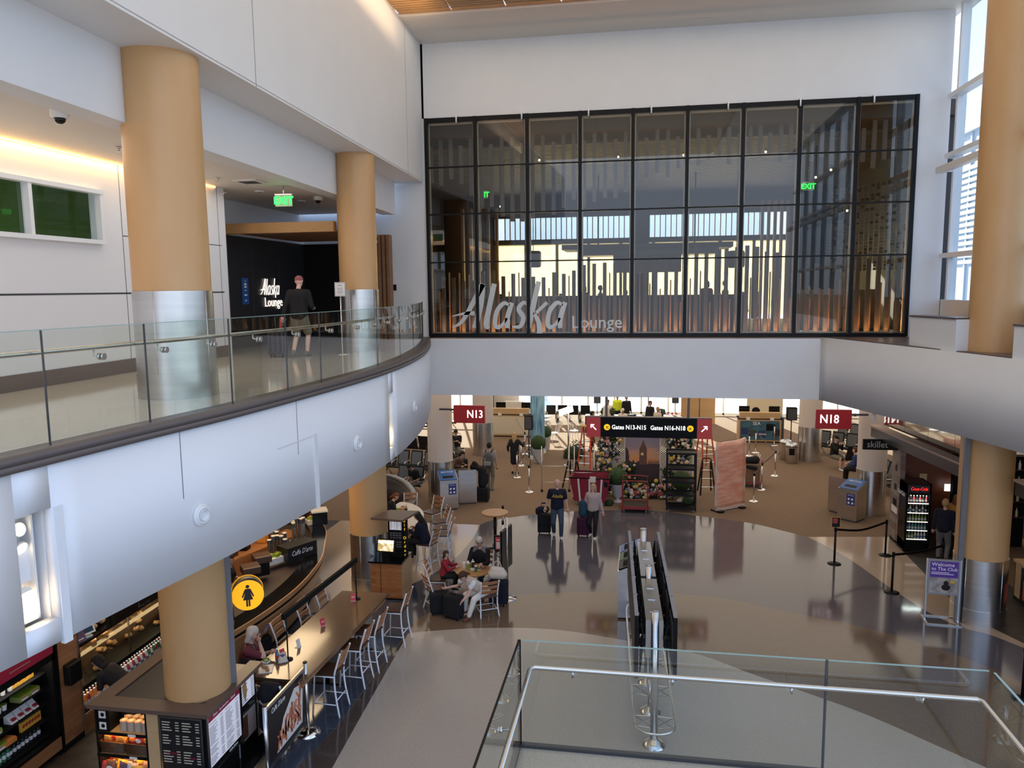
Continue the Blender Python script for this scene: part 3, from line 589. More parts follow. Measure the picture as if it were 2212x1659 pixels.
for a,b in ((cw[0],cw[1]),(cw[2],cw[3])):
    n=int((b-a)/.24)
    for i in range(n): G().box(a+i*.24,a+i*.24+.04,LB_-.05,LB_+.05,CBt,CT).done('bar','rod_copper',win)
    G().box(a,b,LB_+.02,LB_+.03,CBt,CT).done('pane','window_glass',win)
n=9
for i in range(n):
    a=-6.9+i*13.2/n; sh=G(); sh.box(a+.03,a+13.2/n-.03,LB_+.02,LB_+.03,ZM+.2,CBt-.22); sh.done('roller_shade','shade_cream',label='cream roller shade drawn over the lounge back windows',cat='blind',group='cream roller shades behind the lounge bar')
    G().box(a-.06,a+.06,LB_-.05,LB_+.1,ZM,CBt-.2).done('mullion','fin_grey',win)
# tall bar counter, canopy, speakers
bc=T('bar_counter','long dark bar counter inside the lounge behind the glass','counter',(0,27.6,ZM)); G().box(-6.3,3.4,-.3,.3,0,1.12).done('body','lounge_dark',bc); G().box(-6.4,3.5,-.4,.4,1.12,1.18).done('top','black_gloss',bc); 
c=Gy(1395,545,30); t=T('bar_canopy','dark stepped canopy hanging over the lounge bar','canopy',(c.x,30,c.z))
mat('canopy_grey',(.10,.11,.11),.4); G().box(-3.1,3.1,-1,1,.10,.28).done('upper_tray','fin_dark',t); G().box(-2.5,2.5,-.8,.8,-.12,.10).done('lower_tray','canopy_grey',t); G().box(-1.2,1.3,-.6,.6,-.75,-.12).done('lattice_box','fin_grey',t)
for x in (-1.8,1.8): G().cyl((x,0,.28),(x,0,3.4),.03,n=8).done('hanger','black',t)
for px,l in ((1152,'black speaker box hanging at the left of the lounge bar'),(1590,'black speaker box hanging at the right of the lounge bar')):
    c=Gy(px,560,30); t=T('hanging_speaker',l,'speaker',c); g=G(); g.box(-.30,.30,-.2,.2,-.32,.32); g.done('cabinet','grey_dark',t,bev=.08); G().cyl((0,0,.3),(0,0,11.6-c.z),.015,n=6).done('hanger','black',t)
# hanging and standing fins just inside the glass
def prof(tab,x):
    for (a,ya),(b,yb) in zip(tab,tab[1:]):
        if a<=x<=b: return ya+(yb-ya)*(x-a)/(b-a)
    return tab[-1][1] if x>tab[-1][0] else tab[0][1]
topb=[(925,400),(1000,400),(1090,480),(1150,470),(1250,440),(1350,418),(1450,372),(1550,345),(1700,350),(1850,355),(1960,350)]
bot=[(940,600),(1000,600),(1060,590),(1120,600),(1160,600),(1240,580),(1320,560),(1400,548),(1480,535),(1560,530),(1640,540),(1720,560),(1800,560),(1900,550),(1970,550)]
YI=23.35
hf=T('hanging_fin_screen','row of grey wooden fins hanging inside the top of the lounge glass','fin screen',(0,YI,0)); sf=T('standing_fin_screen','row of dark wooden fins rising behind the lower lounge glass','fin screen',(0,YI,0)); rd=T('copper_rod_screen','thin copper lit rods standing between the dark fins','rod screen',(0,YI+.2,0))
px=934; i=0
while px<1962:
    x=Gy(px,480,YI).x; zb=Gy(px,prof(topb,px)+random.uniform(-14,14),YI).z
    G().box(x-.055,x+.055,-.05,.05,zb,12.1 - (0.0 if i%3 else .4)).done('fin','fin_grey',hf)
    zt=Gy(px,prof(bot,px)+random.uniform(-8,10),YI).z
    G().box(x-.055,x+.055,-.05,.05,ZM,zt).done('fin','fin_dark',sf)
    xr=x+.14; zr=Gy(px,random.uniform(585,655),YI+.2).z
    G().box(xr-.02,xr+.02,-.02,.02,ZM,zr).done('rod','rod_copper',rd)
    px+=22+random.uniform(-1,1); i+=1
for i in range(10):
    x=-5.7+i*1.35; l=area('fin_uplight',(x,23.12,ZM+.06),(PI+.12,0,0),.9,.1,26,(1,.42,.14)); 
# second inner layer: side fin groups and warm wood bands
for X0,X1,lab in ((-6.2,-5.0,'cluster of tall wooden fins at the left inside the lounge'),(3.8,4.6,'cluster of tall wooden fins right of the lounge bar')):
    t=T('tall_fin_group',lab,'fin screen',(0,26.5,ZM))
    for k in range(5): x=X0+(X1-X0)*k/4; G().box(x-.04,x+.04,-.1,.1,0,4.2).done('fin','wood_fin',t)
mat('tile_metal',(.35,.35,.33),.3,.4)
t=T('tile_screen','curved silvery tile wall at the right inside the lounge','wall panel',(0,0,0))
g=G(); g2=G()
c0=Gy(1840,560,28); c1=Gy(1935,400,26)
for j in range(26):
    for i in range(18):
        a=i/18; x=6.2+a*1.9; y=27.6-a*3.2+.5*math.sin(a*3); z=7.9+j*.105
        (g if random.random()<.72 else g2).ob((x,y,z),(.105,.02,.085),0,-R(58)+R(30)*a)
g.done('tile','tile_metal',t); g2.done('tile_dark','grey_dark',t)
G().box(5.2,7.8,27.5,28.1,5.95,7.25).done('back_counter','wood_maple',label='lit maple counter front at the right inside the lounge',cat='counter')
exit_sign(Gy(1043,421,26),0,.34,.24,'green lit exit sign at the left inside the lounge'); exit_sign(Gy(1746,403,26),0,.36,.24,'green lit exit sign at the right inside the lounge')
for i,(px,py) in enumerate(((955,352),(1165,346),(1335,339),(1477,335),(1654,328),(1795,367),(1762,383),(1081,446),(1830,455))):
    p=Gy(px,py,25.2); t=T('lounge_downlight','tiny warm downlight glowing in the dark lounge ceiling','light',p,group='lounge ceiling downlights'); G().sph((0,0,0),.035,8).done('bulb','lamp_on',t); G().cyl((0,0,.03),(0,0,11.6-p.z),.02,n=6).done('stem','black',t)
for (px,py) in ((1600,700),):pass
# ---------------------------------------------------------------- people: posed limbs fused into one surface
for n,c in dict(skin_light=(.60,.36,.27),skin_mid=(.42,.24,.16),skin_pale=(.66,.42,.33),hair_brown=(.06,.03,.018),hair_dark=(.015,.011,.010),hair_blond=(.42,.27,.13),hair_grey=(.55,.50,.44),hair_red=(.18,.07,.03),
    navy=(.007,.009,.022),plum=(.05,.006,.03),teal_bag=(.015,.05,.08),denim=(.045,.062,.09),cloth_black=(.010,.010,.012),cloth_grey=(.16,.15,.15),cloth_khaki=(.17,.15,.11),cloth_beige=(.42,.32,.29),cloth_white=(.72,.68,.62),cloth_cream=(.60,.52,.43),cloth_red=(.30,.02,.025),
    cloth_mustard=(.42,.20,.04),cloth_maroon=(.14,.025,.035),cloth_blue=(.03,.05,.14),lip=(.35,.10,.09),eye=(.02,.015,.012),cap_red=(.30,.10,.10),shoe_white=(.7,.7,.7),shoe_brown=(.16,.05,.04),shoe_black=(.012,.012,.012),shoe_grey=(.13,.15,.13),
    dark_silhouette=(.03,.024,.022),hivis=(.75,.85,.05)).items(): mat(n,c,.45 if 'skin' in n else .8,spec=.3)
def fuse(caps,vox,sm=4,extra=None):
    """tapered capsules -> one voxel surface"""
    g=G()
    for a,ra,b,rb_ in caps:
        a=Vector(a);b=Vector(b)
        if (b-a).length<1e-4: b=a+Vector((0,0,1e-3))
        g.cyl(a,b,ra,rb_,12,cap=True); g.sph(a,ra*1.0,12); g.sph(b,rb_*1.0,12)
    me=bpy.data.meshes.new('f'); me.from_pydata(g.v,[],g.f); o=bpy.data.objects.new('f',me); COL.objects.link(o)
    r=o.modifiers.new('r','REMESH'); r.mode='VOXEL'; r.voxel_size=vox; r.use_smooth_shade=True
    s=o.modifiers.new('s','SMOOTH'); s.factor=.5; s.iterations=sm
    bpy.context.view_layer.update(); dg=bpy.context.evaluated_depsgraph_get(); ev=o.evaluated_get(dg); m2=ev.to_mesh()
    V=[tuple(v.co) for v in m2.vertices]; Fc=[tuple(p.vertices) for p in m2.polygons]; ev.to_mesh_clear()
    COL.objects.unlink(o); bpy.data.objects.remove(o); bpy.data.meshes.remove(me)
    q=G(); q.add(V,Fc,0,True); return q
def ik(a,b,l1,l2,pole):
    a=Vector(a);b=Vector(b);d=b-a;L=min(d.length,(l1+l2)*.999);d.normalize();b=a+d*L
    x=(l1*l1-l2*l2+L*L)/(2*L);h=math.sqrt(max(l1*l1-x*x,0));p=Vector(pole);p=(p-d*p.dot(d)).normalized();return a+d*x+p*h,b
PRE=dict(stand=dict(hip=(0,0,.93),lean=2,lf=(-.10,.02,.08),rf=(.10,-.02,.08),lh=(-.27,.06,.80),rh=(.27,.06,.80)),
 walk=dict(hip=(0,0,.91),lean=3,lf=(-.08,.26,.08),rf=(.08,-.30,.12),lh=(-.26,-.14,.84),rh=(.26,.20,.86)),
 sit=dict(hip=(0,0,.54),lean=6,lf=(-.11,.46,.08),rf=(.11,.44,.08),lh=(-.14,.34,.70),rh=(.14,.34,.70)),
 high=dict(hip=(0,0,.84),lean=14,lf=(-.11,.38,.42),rf=(.11,.36,.42),lh=(-.12,.42,1.12),rh=(.14,.40,1.12)))
def hand(g,w,d,k,s,curl=.5,vox=0):
    """palm, four fingers of unequal length and a thumb leaving the side"""
    d=Vector(d).normalized(); sd=Vector((1,0,0))
    if abs(d.x)>.8: sd=Vector((0,1,0))
    sd=(sd-d*sd.dot(d)).normalized(); n=d.cross(sd).normalized(); w=Vector(w)
    if n.y<0: n=-n
    pc=w+d*.045*k
    g.sph(pc,.041*k,10,0,(1,1,1)); g.cyl(w,w+d*.085*k,.026*k,.030*k,8); g.cyl(w+sd*.016*k,w+d*.08*k+sd*.02*k,.018*k,.017*k,8); g.cyl(w-sd*.016*k,w+d*.08*k-sd*.02*k,.018*k,.017*k,8)
    for i,L in enumerate((.066,.076,.070,.054)):
        b=w+d*.080*k+sd*(-.030+.020*i)*k; p=b; r=.0092*k; ang=0; pts=[b]
        for j,f in enumerate((.45,.32,.23)):
            ang+=curl*.62; q=p+(d*math.cos(ang)+n*math.sin(ang))*L*f*k; pts.append(q); p=q
        g.tube(pts,[r*1.05,r,r*.92,r*.75],7)
    t0=w+d*.025*k+sd*s*-.030*k; t1=t0+(d*.6-sd*s*.75+n*.3).normalized()*.036*k; t2=t1+(d*.9-sd*s*.25+n*.35).normalized()*.030*k
    g.tube([t0,t1,t2],[.013*k,.011*k,.009*k],7)
def person(label,loc,rz,pose='stand',H=1.75,skin='skin_light',hair='hair_brown',hs='short',top='navy',sleeve='long',bot='denim',leg='long',shoe='shoe_black',vox=.022,group=None,fem=False,extra=None,face=True,coat=None,width=1.,**ov):
    P=dict(PRE[pose]);P.update(ov);k=H/1.75;root=T('person',label,'person',loc,rz,group)
    S=lambda v:Vector(v)*k
    hip=S(P['hip']);la=R(P['lean']);side=R(P.get('side',0));u=Vector((math.sin(side),math.sin(la),math.cos(la)*math.cos(side))).normalized();fw=Vector((0,math.cos(la),-math.sin(la)))
    tw=R(P.get('twist',0));ac=Vector((math.cos(tw),math.sin(tw),0))
    sw=(.165 if fem else .185)*k*width;hw=.09*k
    wst=hip+u*.20*k;ch=hip+u*.40*k;nb=hip+u*.525*k;hp_,hy=P.get('head',(0,0));hp_=R(hp_);hy=R(hy)
    hu=Vector((0,math.sin(la*.5+hp_),math.cos(la*.5+hp_)));nt_=nb+hu*.07*k;hc=nt_+hu*.10*k
    # head frame
    hf=Vector((math.sin(-hy)*math.cos(hp_+la*.5),math.cos(hy)*math.cos(hp_+la*.5),-math.sin(hp_+la*.5))).normalized(); hu2=(hu-hf*hu.dot(hf)).normalized(); hr=hf.cross(hu2).normalized()
    HX=lambda x,y,z: hc+(hr*x+hf*y+hu2*z)*k
    sh=[nb-u*.055*k+ac*s*sw for s in(-1,1)]
    hands=[S(P['lh']),S(P['rh'])];feet=[S(P['lf']),S(P['rf'])]
    elb=[];wri=[]
    for i,s in enumerate((-1,1)):
        pe=P.get('pole_l' if s<0 else 'pole_r',(s*.35,-.6,-.7));e,w=ik(sh[i],hands[i],.285*k,.255*k,pe);elb.append(e);wri.append(w)
    kn=[];an=[]
    for i,s in enumerate((-1,1)):
        e,w=ik(hip+ac*s*hw-u*.03*k,feet[i],.44*k,.42*k,P.get('kpole_l' if s<0 else 'kpole_r',(s*.12,1,.15)));kn.append(e);an.append(w)
    caps=[(hip-ac*.07*k,.105*k*width,hip+ac*.07*k,.105*k*width),(hip,.115*k*width,wst,.105*k*width),(wst-ac*.04*k,.105*k*width,wst+ac*.04*k,.105*k*width),(wst,.102*k*width,ch,.108*k*width),(ch-ac*.07*k,.11*k*width,ch+ac*.07*k,.11*k*width),(sh[0],.058*k,sh[1],.058*k),(nb-u*.03*k,.058*k,nt_,.050*k),(nb-u*.06*k,.09*k,nb-u*.02*k,.06*k)]
    hd=[(HX(0,-.012,.03),.088*k,HX(0,.0,.045),.084*k),(HX(0,.022,-.01),.070*k,HX(0,.035,-.055),.046*k),(HX(-.02,.03,-.05),.038*k,HX(.02,.03,-.05),.038*k),
        (HX(0,.078,.01),.011*k,HX(0,.096,-.018),.014*k),(HX(-.082,-.005,.0),.014*k,HX(-.084,-.008,.03),.016*k),(HX(.082,-.005,.0),.014*k,HX(.084,-.008,.03),.016*k)]
    caps+=hd
    for i,s in enumerate((-1,1)):
        caps+=[(sh[i],.056*k,elb[i],.042*k),(elb[i],.041*k,wri[i],.027*k),(hip+ac*s*hw-u*.02*k,.088*k,kn[i],.060*k),(kn[i],.058*k,an[i]+Vector((0,0,.02)),.040*k),(kn[i]+(an[i]-kn[i])*.3+Vector((0,-.012,0)),.056*k,an[i],.038*k)]
    g=fuse(caps,vox if vox<.02 else vox*.8,3)
    for i,s in enumerate((-1,1)):
        dd=(wri[i]-elb[i]).normalized(); hd_=P.get('hd_l' if s<0 else 'hd_r'); dd=Vector(hd_) if hd_ else dd; hand(g,wri[i]-dd*.01,dd,k,s,P.get('curl',.55))
    mats=[skin]
    if face:
        mats+=['eye','lip',hair if hs!='bald' else skin]
        for s in(-1,1): g.sph(HX(s*.031,.080,.022),.0095*k,8,1); g.bar(HX(s*.018,.086,.046),HX(s*.046,.076,.047),.006*k,.006*k,3)
        g.bar(HX(-.022,.081,-.042),HX(.022,.081,-.042),.007*k,.009*k,2)
    g.done('body',mats,root)
    # clothes
    f=1.13;ex=.012*k
    tc_=[(hip-ac*.065*k+u*.02*k,.108*k*width+ex,hip+ac*.065*k+u*.02*k,.108*k*width+ex),(hip+u*.02*k,.12*k*width+ex,wst,.118*k*width+ex),(wst,.118*k*width+ex,ch,.122*k*width+ex),(wst-ac*.055*k,.108*k*width+ex,wst+ac*.055*k,.108*k*width+ex),(wst-ac*.055*k,.108*k*width+ex,ch-ac*.07*k,.115*k*width+ex),(wst+ac*.055*k,.108*k*width+ex,ch+ac*.07*k,.115*k*width+ex),(hip-ac*.065*k,.115*k*width+ex,wst-ac*.055*k,.11*k*width+ex),(hip+ac*.065*k,.115*k*width+ex,wst+ac*.055*k,.11*k*width+ex),(ch-ac*.075*k,.112*k*width+ex,ch+ac*.075*k,.112*k*width+ex),(sh[0],.062*k+ex,sh[1],.062*k+ex),(nb-u*.05*k,.085*k,nb-u*.01*k,.062*k)]
    sl=dict(long=1.,short=.45,none=0.,tank=0.)[sleeve]
    if sl>0:
        for i in(0,1):
            m_=sh[i]+(elb[i]-sh[i])*min(1,sl*1.6); tc_.append((sh[i],.060*k+ex,m_,.048*k+ex))
            if sl>.9: tc_.append((elb[i],.046*k+ex,elb[i]+(wri[i]-elb[i])*.95,.034*k+ex))
    if coat:
        L=coat; b=hip-Vector((0,0,1))*L*k; tc_+=[(hip-ac*.05*k,.13*k,b-ac*.06*k,.12*k),(hip+ac*.05*k,.13*k,b+ac*.06*k,.12*k)]
    fuse(tc_,vox,3).done('coat' if coat else 'top',top,root)
    bc_=[(hip-ac*.068*k,.110*k*width+ex*.6,hip+ac*.068*k,.110*k*width+ex*.6)]
    lf={'long':1.,'shorts':.0,'skirt':0.,'none':None}[leg]
    if lf is not None:
        for i,s in enumerate((-1,1)):
            th0=hip+ac*s*hw-u*.02*k
            if leg=='long': bc_+=[(th0,.092*k+ex,kn[i],.064*k+ex),(kn[i],.062*k+ex,an[i]+(kn[i]-an[i])*.06,.046*k+ex)]
            else: bc_+=[(th0,.092*k+ex*1.3,th0+(kn[i]-th0)*.88,.078*k+ex*1.3)]
        fuse(bc_,vox,3).done('trousers' if leg=='long' else 'shorts',bot,root)
    for i,s in enumerate((-1,1)):
        a=an[i];fd=P.get('fd_l' if s<0 else 'fd_r',(s*.12,1,0));fd=Vector(fd).normalized();sk=Vector((0,0,-.055*k)) if abs(fd.z)<.5 else Vector((0,0,0))
        c=[(a+Vector((0,0,.0))-fd*.03*k,.045*k,a+sk*.5,.045*k),(a-fd*.045*k+sk*.6,.038*k,a+fd*.10*k+sk*.7,.038*k),(a+fd*.08*k+sk*.75,.036*k,a+fd*.15*k+sk*.85,.030*k)]
        q=fuse(c,.014*k if vox<.03 else .02,2); 
        q.done('shoe',shoe,root)
    # hair
    if hs!='bald':
        c=[(HX(0,-.030,.045),.093*k,HX(0,.004,.070),.078*k),(HX(0,-.035,.0),.085*k,HX(0,-.030,.03),.090*k)]
        if hs=='cap': c=[(HX(0,-.015,.055),.094*k,HX(0,.0,.062),.090*k),(HX(0,.04,.075),.05*k,HX(0,.13,.055),.022*k)]
        if hs in('long','pony','bob'):
            for s in(-1,0,1): c.append((HX(s*.055,-.03,.02),.055*k,HX(s*.06,-.055,-.12 if hs!='long' else -.16),.038*k))
            if hs=='long': c.append((HX(0,-.06,-.05),.075*k,HX(0,-.09,-.30),.045*k))
        if hs=='pony': c=c[:2]+[(HX(0,-.10,.04),.03*k,HX(0,-.14,-.12),.022*k)]
        fuse(c,.016 if vox<.03 else .025,2).done('cap' if hs=='cap' else 'hair',hair,root)
    return root,dict(wri=wri,head=hc,hip=hip,HX=HX,sh=sh,k=k,nb=nb,u=u,kn=kn,an=an,ch=ch,fw=fw)
def suitcase(label,p,rz,m,w=.40,h=.60,d=.25,hh=.42,tilt=0.,group=None):
    t=T('suitcase',label,'suitcase',p,rz,group); t.rotation_euler.x=tilt
    o=G().box(-w/2,w/2,-d/2,d/2,.055,h).done('shell',m,t,bev=.035)
    g=G()
    for x in (-.12,0,.12): g.box(x*w/.4-.008,x*w/.4+.008,d/2,d/2+.006,.12,h-.06)
    g.box(-w/2+.03,w/2-.03,d/2,d/2+.012,h*.52,h*.53); g.done('ribs','black_matte',t)
    for sx_ in (-1,1):
        for sy_ in (-1,1): G().cyl((sx_*(w/2-.05)-.012,sy_*(d/2-.05),.03),(sx_*(w/2-.05)+.012,sy_*(d/2-.05),.03),.03,n=12).done('wheel','black_rubber',t)
    if hh>0:
        g=G(); g.tube([(-.09,-d/2+.04,h),(-.09,-d/2+.04,h+hh),(.09,-d/2+.04,h+hh),(.09,-d/2+.04,h)],.010,6); g.done('pull_handle','steel',t); G().box(-.09,.09,-d/2+.02,-d/2+.06,h+hh-.02,h+hh+.02).done('grip','black',t)
    G().tube([(-.07,0,h),(-.06,0,h+.03),(.06,0,h+.03),(.07,0,h)],.01,6).done('carry_handle','black',t)
    return t
# ---------------------------------------------------------------- signs of the gate hall
def circ(c,r,n=28): return [(c[0]+r*math.cos(2*PI*i/n),c[1]+r*math.sin(2*PI*i/n)) for i in range(n)]
def flat(poly,y0,y1):  # extrude an x/z outline along y
    g=G();n=len(poly);vs=[(x,y0,z) for x,z in poly]+[(x,y1,z) for x,z in poly]
    g.add(vs,[(i,(i+1)%n,n+(i+1)%n,n+i) for i in range(n)]+[tuple(range(n)),tuple(range(n,2*n))[::-1]]); return g
def join(*gs):
    q=G()
    for g in gs: q.add(g.v,g.f)
    return q
def plane_icon(s,a):
    P=[(0,.9),(.10,.6),(.10,.2),(.85,-.25),(.85,-.42),(.10,-.15),(.08,-.6),(.30,-.78),(.30,-.9),(0,-.82)]
    P=P+[(-x,z) for x,z in P[::-1][1:-1]]
    return [((x*math.cos(a)-z*math.sin(a))*s,(x*math.sin(a)+z*math.cos(a))*s) for x,z in P]
def arrow(s,a):
    rot=lambda P:[((x*math.cos(a)-z*math.sin(a))*s,(x*math.sin(a)+z*math.cos(a))*s) for x,z in P]
    return join(flat(rot([(-.13,-1),(.13,-1),(.13,.75),(-.13,.75)]),-.004,0),flat(rot([(0,1.0),(.66,.34),(.48,.16),(0,.62)]),-.004,0),flat(rot([(0,1.0),(-.66,.34),(-.48,.16),(0,.62)]),-.004,0))
YS_=23.35; a=Gy(1267,902,YS_); b=Gy(1537,945,YS_); cx=(a.x+b.x)/2; w=b.x-a.x; zt_=Gy(1400,902,YS_).z; zb_=Gy(1400,945,YS_).z; h=zt_-zb_; cz=(zt_+zb_)/2
t=T('directional_sign','long black overhead sign with red ends pointing to both gate groups','sign',(cx,YS_,cz)); e=w*.115
G().box(-w/2+e,w/2-e,-.06,.06,-h/2,h/2).done('centre_panel','sign_black',t); G().box(-w/2,-w/2+e,-.07,.07,-h/2,h/2).done('end_panel','red_arrow_sign',t); G().box(w/2-e,w/2,-.07,.07,-h/2,h/2).done('end_panel','red_arrow_sign',t)
G().box(-w/2,w/2,-.075,.075,h/2,h/2+.025).done('top_cap','cap_brown',t)
arrow(h*.2,R(45)).done('arrow','sign_white',t,loc=(-w/2+e/2,-.075,0)); arrow(h*.2,R(-45)).done('arrow','sign_white',t,loc=(w/2-e/2,-.075,0))
for s,tx in ((-1,'Gates N13-N15'),(1,'Gates N16-N18')):
    x=s*w*.332; dc=flat(circ((0,0),h*.155),-.006,0).done('disc','sign_yellow',t,loc=(x,-.062,0)); flat(plane_icon(h*.12,R(-45*s if s<0 else -45)),-.010,-.006).done('plane_symbol','text_black',dc)
    text('lettering',tx,h*.31,'sign_white',t,(s*w*.155,-.064,0),(PI/2,0,0),.003,.014,kx=.84)
for px in (1310,1487): x=Gy(px,880,YS_).x-cx; G().box(x-.04,x+.04,-.04,.04,h/2,ZS-cz+.02).done('hanger','cap_brown',t)
def gate_sign(tx,a,b,y,lab,off,side):
    p=Gy(*a,y);q=Gy(*b,y);t=T('gate_sign',lab,'sign',((p.x+q.x)/2,y,(p.z+q.z)/2)); w=q.x-p.x;h=p.z-q.z
    G().box(-w/2,w/2,-.06,.06,-h/2,h/2).done('panel','red_sign',t,bev=.01); text('lettering',tx,h*.62,'lit_white',t,(off*w,-.066,0),(PI/2,0,0),.004,.012,kx=.86)
    g=G(); g.box(min(side*w/2,side*(w/2+.5)),max(side*w/2,side*(w/2+.5)),-.03,.03,h*.2,h*.3); g.sph((side*(w/2+.1),-.03,h*.25),.05,10); g.done('bracket','dark_steel',t)
gate_sign('N13',(980,875),(1048,914),24.9,'dark red gate sign with white N13 beside the left column',.19,-1); gate_sign('N18',(1762,884),(1838,927),25.4,'dark red gate sign with white N18 beside the right column',-.12,1)
# ---------------------------------------------------------------- crowd control
def stanchion(px,py,lab,belt=None,m='steel',h=1.0,r=.028):
    p=Gz(px,py) if not isinstance(px,Vector) else px; t=T('stanchion_post',lab,'stanchion',p,0,None)
    G().lathe((0,0,0),[(.17,0),(.175,.012),(.10,.04),(.04,.055)],24).done('base','chrome' if m=='steel' else m,t); G().cyl((0,0,.04),(0,0,h),r,n=14).done('post',m,t); G().cyl((0,0,h-.10),(0,0,h+.01),r*1.25,n=14).done('belt_head','black' if m!='black' else 'black_matte',t)
    return t,p
ST={}
for k,(px,py,l) in enumerate(((1143,1063,'shiny steel stanchion standing alone nearest the bald walking man'),(1117,1031,'steel stanchion at the feet of the woman in the black coat'),(1126,1006,'steel stanchion right behind the woman in the black coat'),(1134,981,'steel stanchion left of the tall blue banner, nearer one'),(1142,963,'steel stanchion left of the blue banner, farther one'),(1113,941,'steel stanchion in front of the blank gate counter'),
    (1628,1083,'steel stanchion right of the wrapped pink banner, nearest'),(1645,1058,'steel stanchion beside the red cart with the draped jacket'),(1674,1028,'steel stanchion at the bend of the right belt line'),(1672,962,'steel stanchion in front of the blue patterned counter'),(1618,985,'steel stanchion behind the wrapped pink banner, left one'),(1632,978,'steel stanchion behind the wrapped pink banner, right one'))): ST[k]=stanchion(px,py,l)
def belt(p,q,lab,m='grey_dark',h=.96,w=.045,sag=.03,h2=None):
    a=Vector((p.x,p.y,h));b=Vector((q.x,q.y,h2 or h));mid=(a+b)/2-Vector((0,0,sag));P=cr_([a,mid,b],5);g=G()
    for u,v in zip(P,P[1:]): g.bar(u,v,.006,w)
    return g.done('retractable_belt',m,label=lab,cat='belt')
for i,j,l in ((0,1,'grey belt between the two nearest left stanchions'),(1,2,'grey belt running behind the woman in the black coat'),(3,5,'grey belt slanting up to the blank gate counter'),(6,7,'belt from the nearest right stanchion to the red cart'),(7,8,'belt from the red cart to the bend in the right line'),(8,11,'belt from the bend back behind the wrapped banner')): belt(ST[i][1],ST[j][1],l,'grey_plastic' if i<5 else 'grey_dark')
def rolling_rack(px,py,lab,w=.9,h=1.9):
    t=T('rolling_rail',lab,'rail',Gz(px,py),R(8)); g=G()
    for x in (-w/2,w/2): G().cyl((x,0,.08),(x,0,h),.014,n=8).done('upright','steel',t); G().cyl((x,-.06,.05),(x,-.03,.05),.05,n=12).done('wheel','black_rubber',t)
    for z in (.35,.95): G().cyl((-w/2,0,z),(w/2,0,z),.012,n=8).done('rail','steel',t)
rolling_rack(1200,1062,'bare chrome wheeled rail frame behind the bald walking man',1.0,1.7); rolling_rack(1262,1078,'bare chrome wheeled rail frame left of the red tub',.7,1.9)
def tripod(px,py,lab,hh,bw=.34,bh=.60,m='black_matte'):
    t=T('speaker_on_stand',lab,'speaker',Gz(px,py)); G().cyl((0,0,.35),(0,0,hh),.022,n=10).done('pole','black',t)
    for k in range(3):
        a_=k*2*PI/3-PI/2+.3; G().cyl((0,0,.75),(.5*math.cos(a_),.5*math.sin(a_),.02),.013,n=6).done('leg','black',t)
    G().box(-bw/2,bw/2,-.15,.15,hh,hh+bh).done('cabinet',m,t,bev=.02); g=G(); g.box(-bw/2+.03,bw/2-.03,-.165,-.15,hh+.04,hh+bh-.04); g.done('grille','grey_dark',t); return t
tripod(1143,1006,'black loudspeaker on tripod in front of the tall blue banner',1.55); tripod(1290,925,'black loudspeaker on a stand by the far windows, left one',1.35); tripod(1458,925,'black loudspeaker on a stand under the striped awning',1.35); tripod(1707,985,'black loudspeaker on a stand beside the round bins',1.60,.42,.55)
# ---------------------------------------------------------------- gate counters
def counter(p,w,h,lab,face,decor=None,rz=0):
    t=T('gate_counter',lab,'counter',p,rz)
    G().box(-w/2,w/2,-.35,.35,.06,h).done('body','wood_maple',t); G().box(-w/2+.08,w/2-.08,-.37,-.35,.14,h-.08).done('front_panel',face,t); G().box(-w/2-.02,w/2+.02,-.38,.40,h,h+.04).done('ledge','black_matte',t)
    G().box(-w/2+.05,w/2-.05,-.36,-.05,h+.04,h+.32).done('transaction_screen','wood_maple',t); G().box(w/2-.0,w/2+.12,-.35,.4,0,h+.1).done('side_panel','grey_dark',t)
    for x in (-w*.28,w*.28): G().box(x-.09,x+.09,-.385,-.37,h-.04,h+.10).done('notice','white_plastic',t)
    return t
mat('counter_cream',(.62,.55,.42),.5); mat('counter_blue',(.035,.09,.13),.4,noise=(3,(.05,.14,.20),2,(1,1,1),.4,.6))
p=Gz(1106,941); c=counter(p,1.95,1.12,'pale wooden gate counter with blank cream front, left side','counter_cream')
p=Gz(1638,953); c=counter(p,1.95,1.12,'wooden gate counter with dark blue patterned front, right side','counter_blue')
text('lettering','SEA',.22,'text_white',c,(-.15,-.375,.92),(PI/2,0,0),.003,.004)
for x,z,cc in ((-.7,.55,'cloth_blue'),(.45,.75,'black'),(.75,.5,'cap_dark'),(-.35,.45,'grey_dark'),(.1,.4,'cloth_blue')): G().box(x-.16,x+.16,-.374,-.370,z-.16,z+.16).done('tile_print',cc,c)
text('lettering','Alaska',.14,'text_white',c,(.12,-.377,.42),(PI/2,0,0),.003,.004,shear=.3)
def monitor(p,rz,lab,w=.5,h=.32,m='black_gloss',z=.18):
    t=T('monitor',lab,'monitor',p,rz); G().box(-w/2,w/2,-.02,.02,z,z+h).done('screen',m,t); G().cyl((0,0,.01),(0,0,z+.05),.02,n=8).done('neck','black',t); G().box(-.1,.1,-.08,.08,0,.015).done('foot','black',t); return t
for px,l in ((1080,'dark monitor at the left on the blank gate counter'),(1136,'dark monitor at the right on the blank gate counter')): q=Gz(px,941); monitor((q.x,Gz(1106,941).y+.3,1.16),PI,l)
for px,l in ((1608,'dark monitor at the left on the blue gate counter'),(1672,'dark monitor at the right on the blue gate counter')): q=Gz(px,953); monitor((q.x,Gz(1638,953).y+.3,1.16),PI,l)
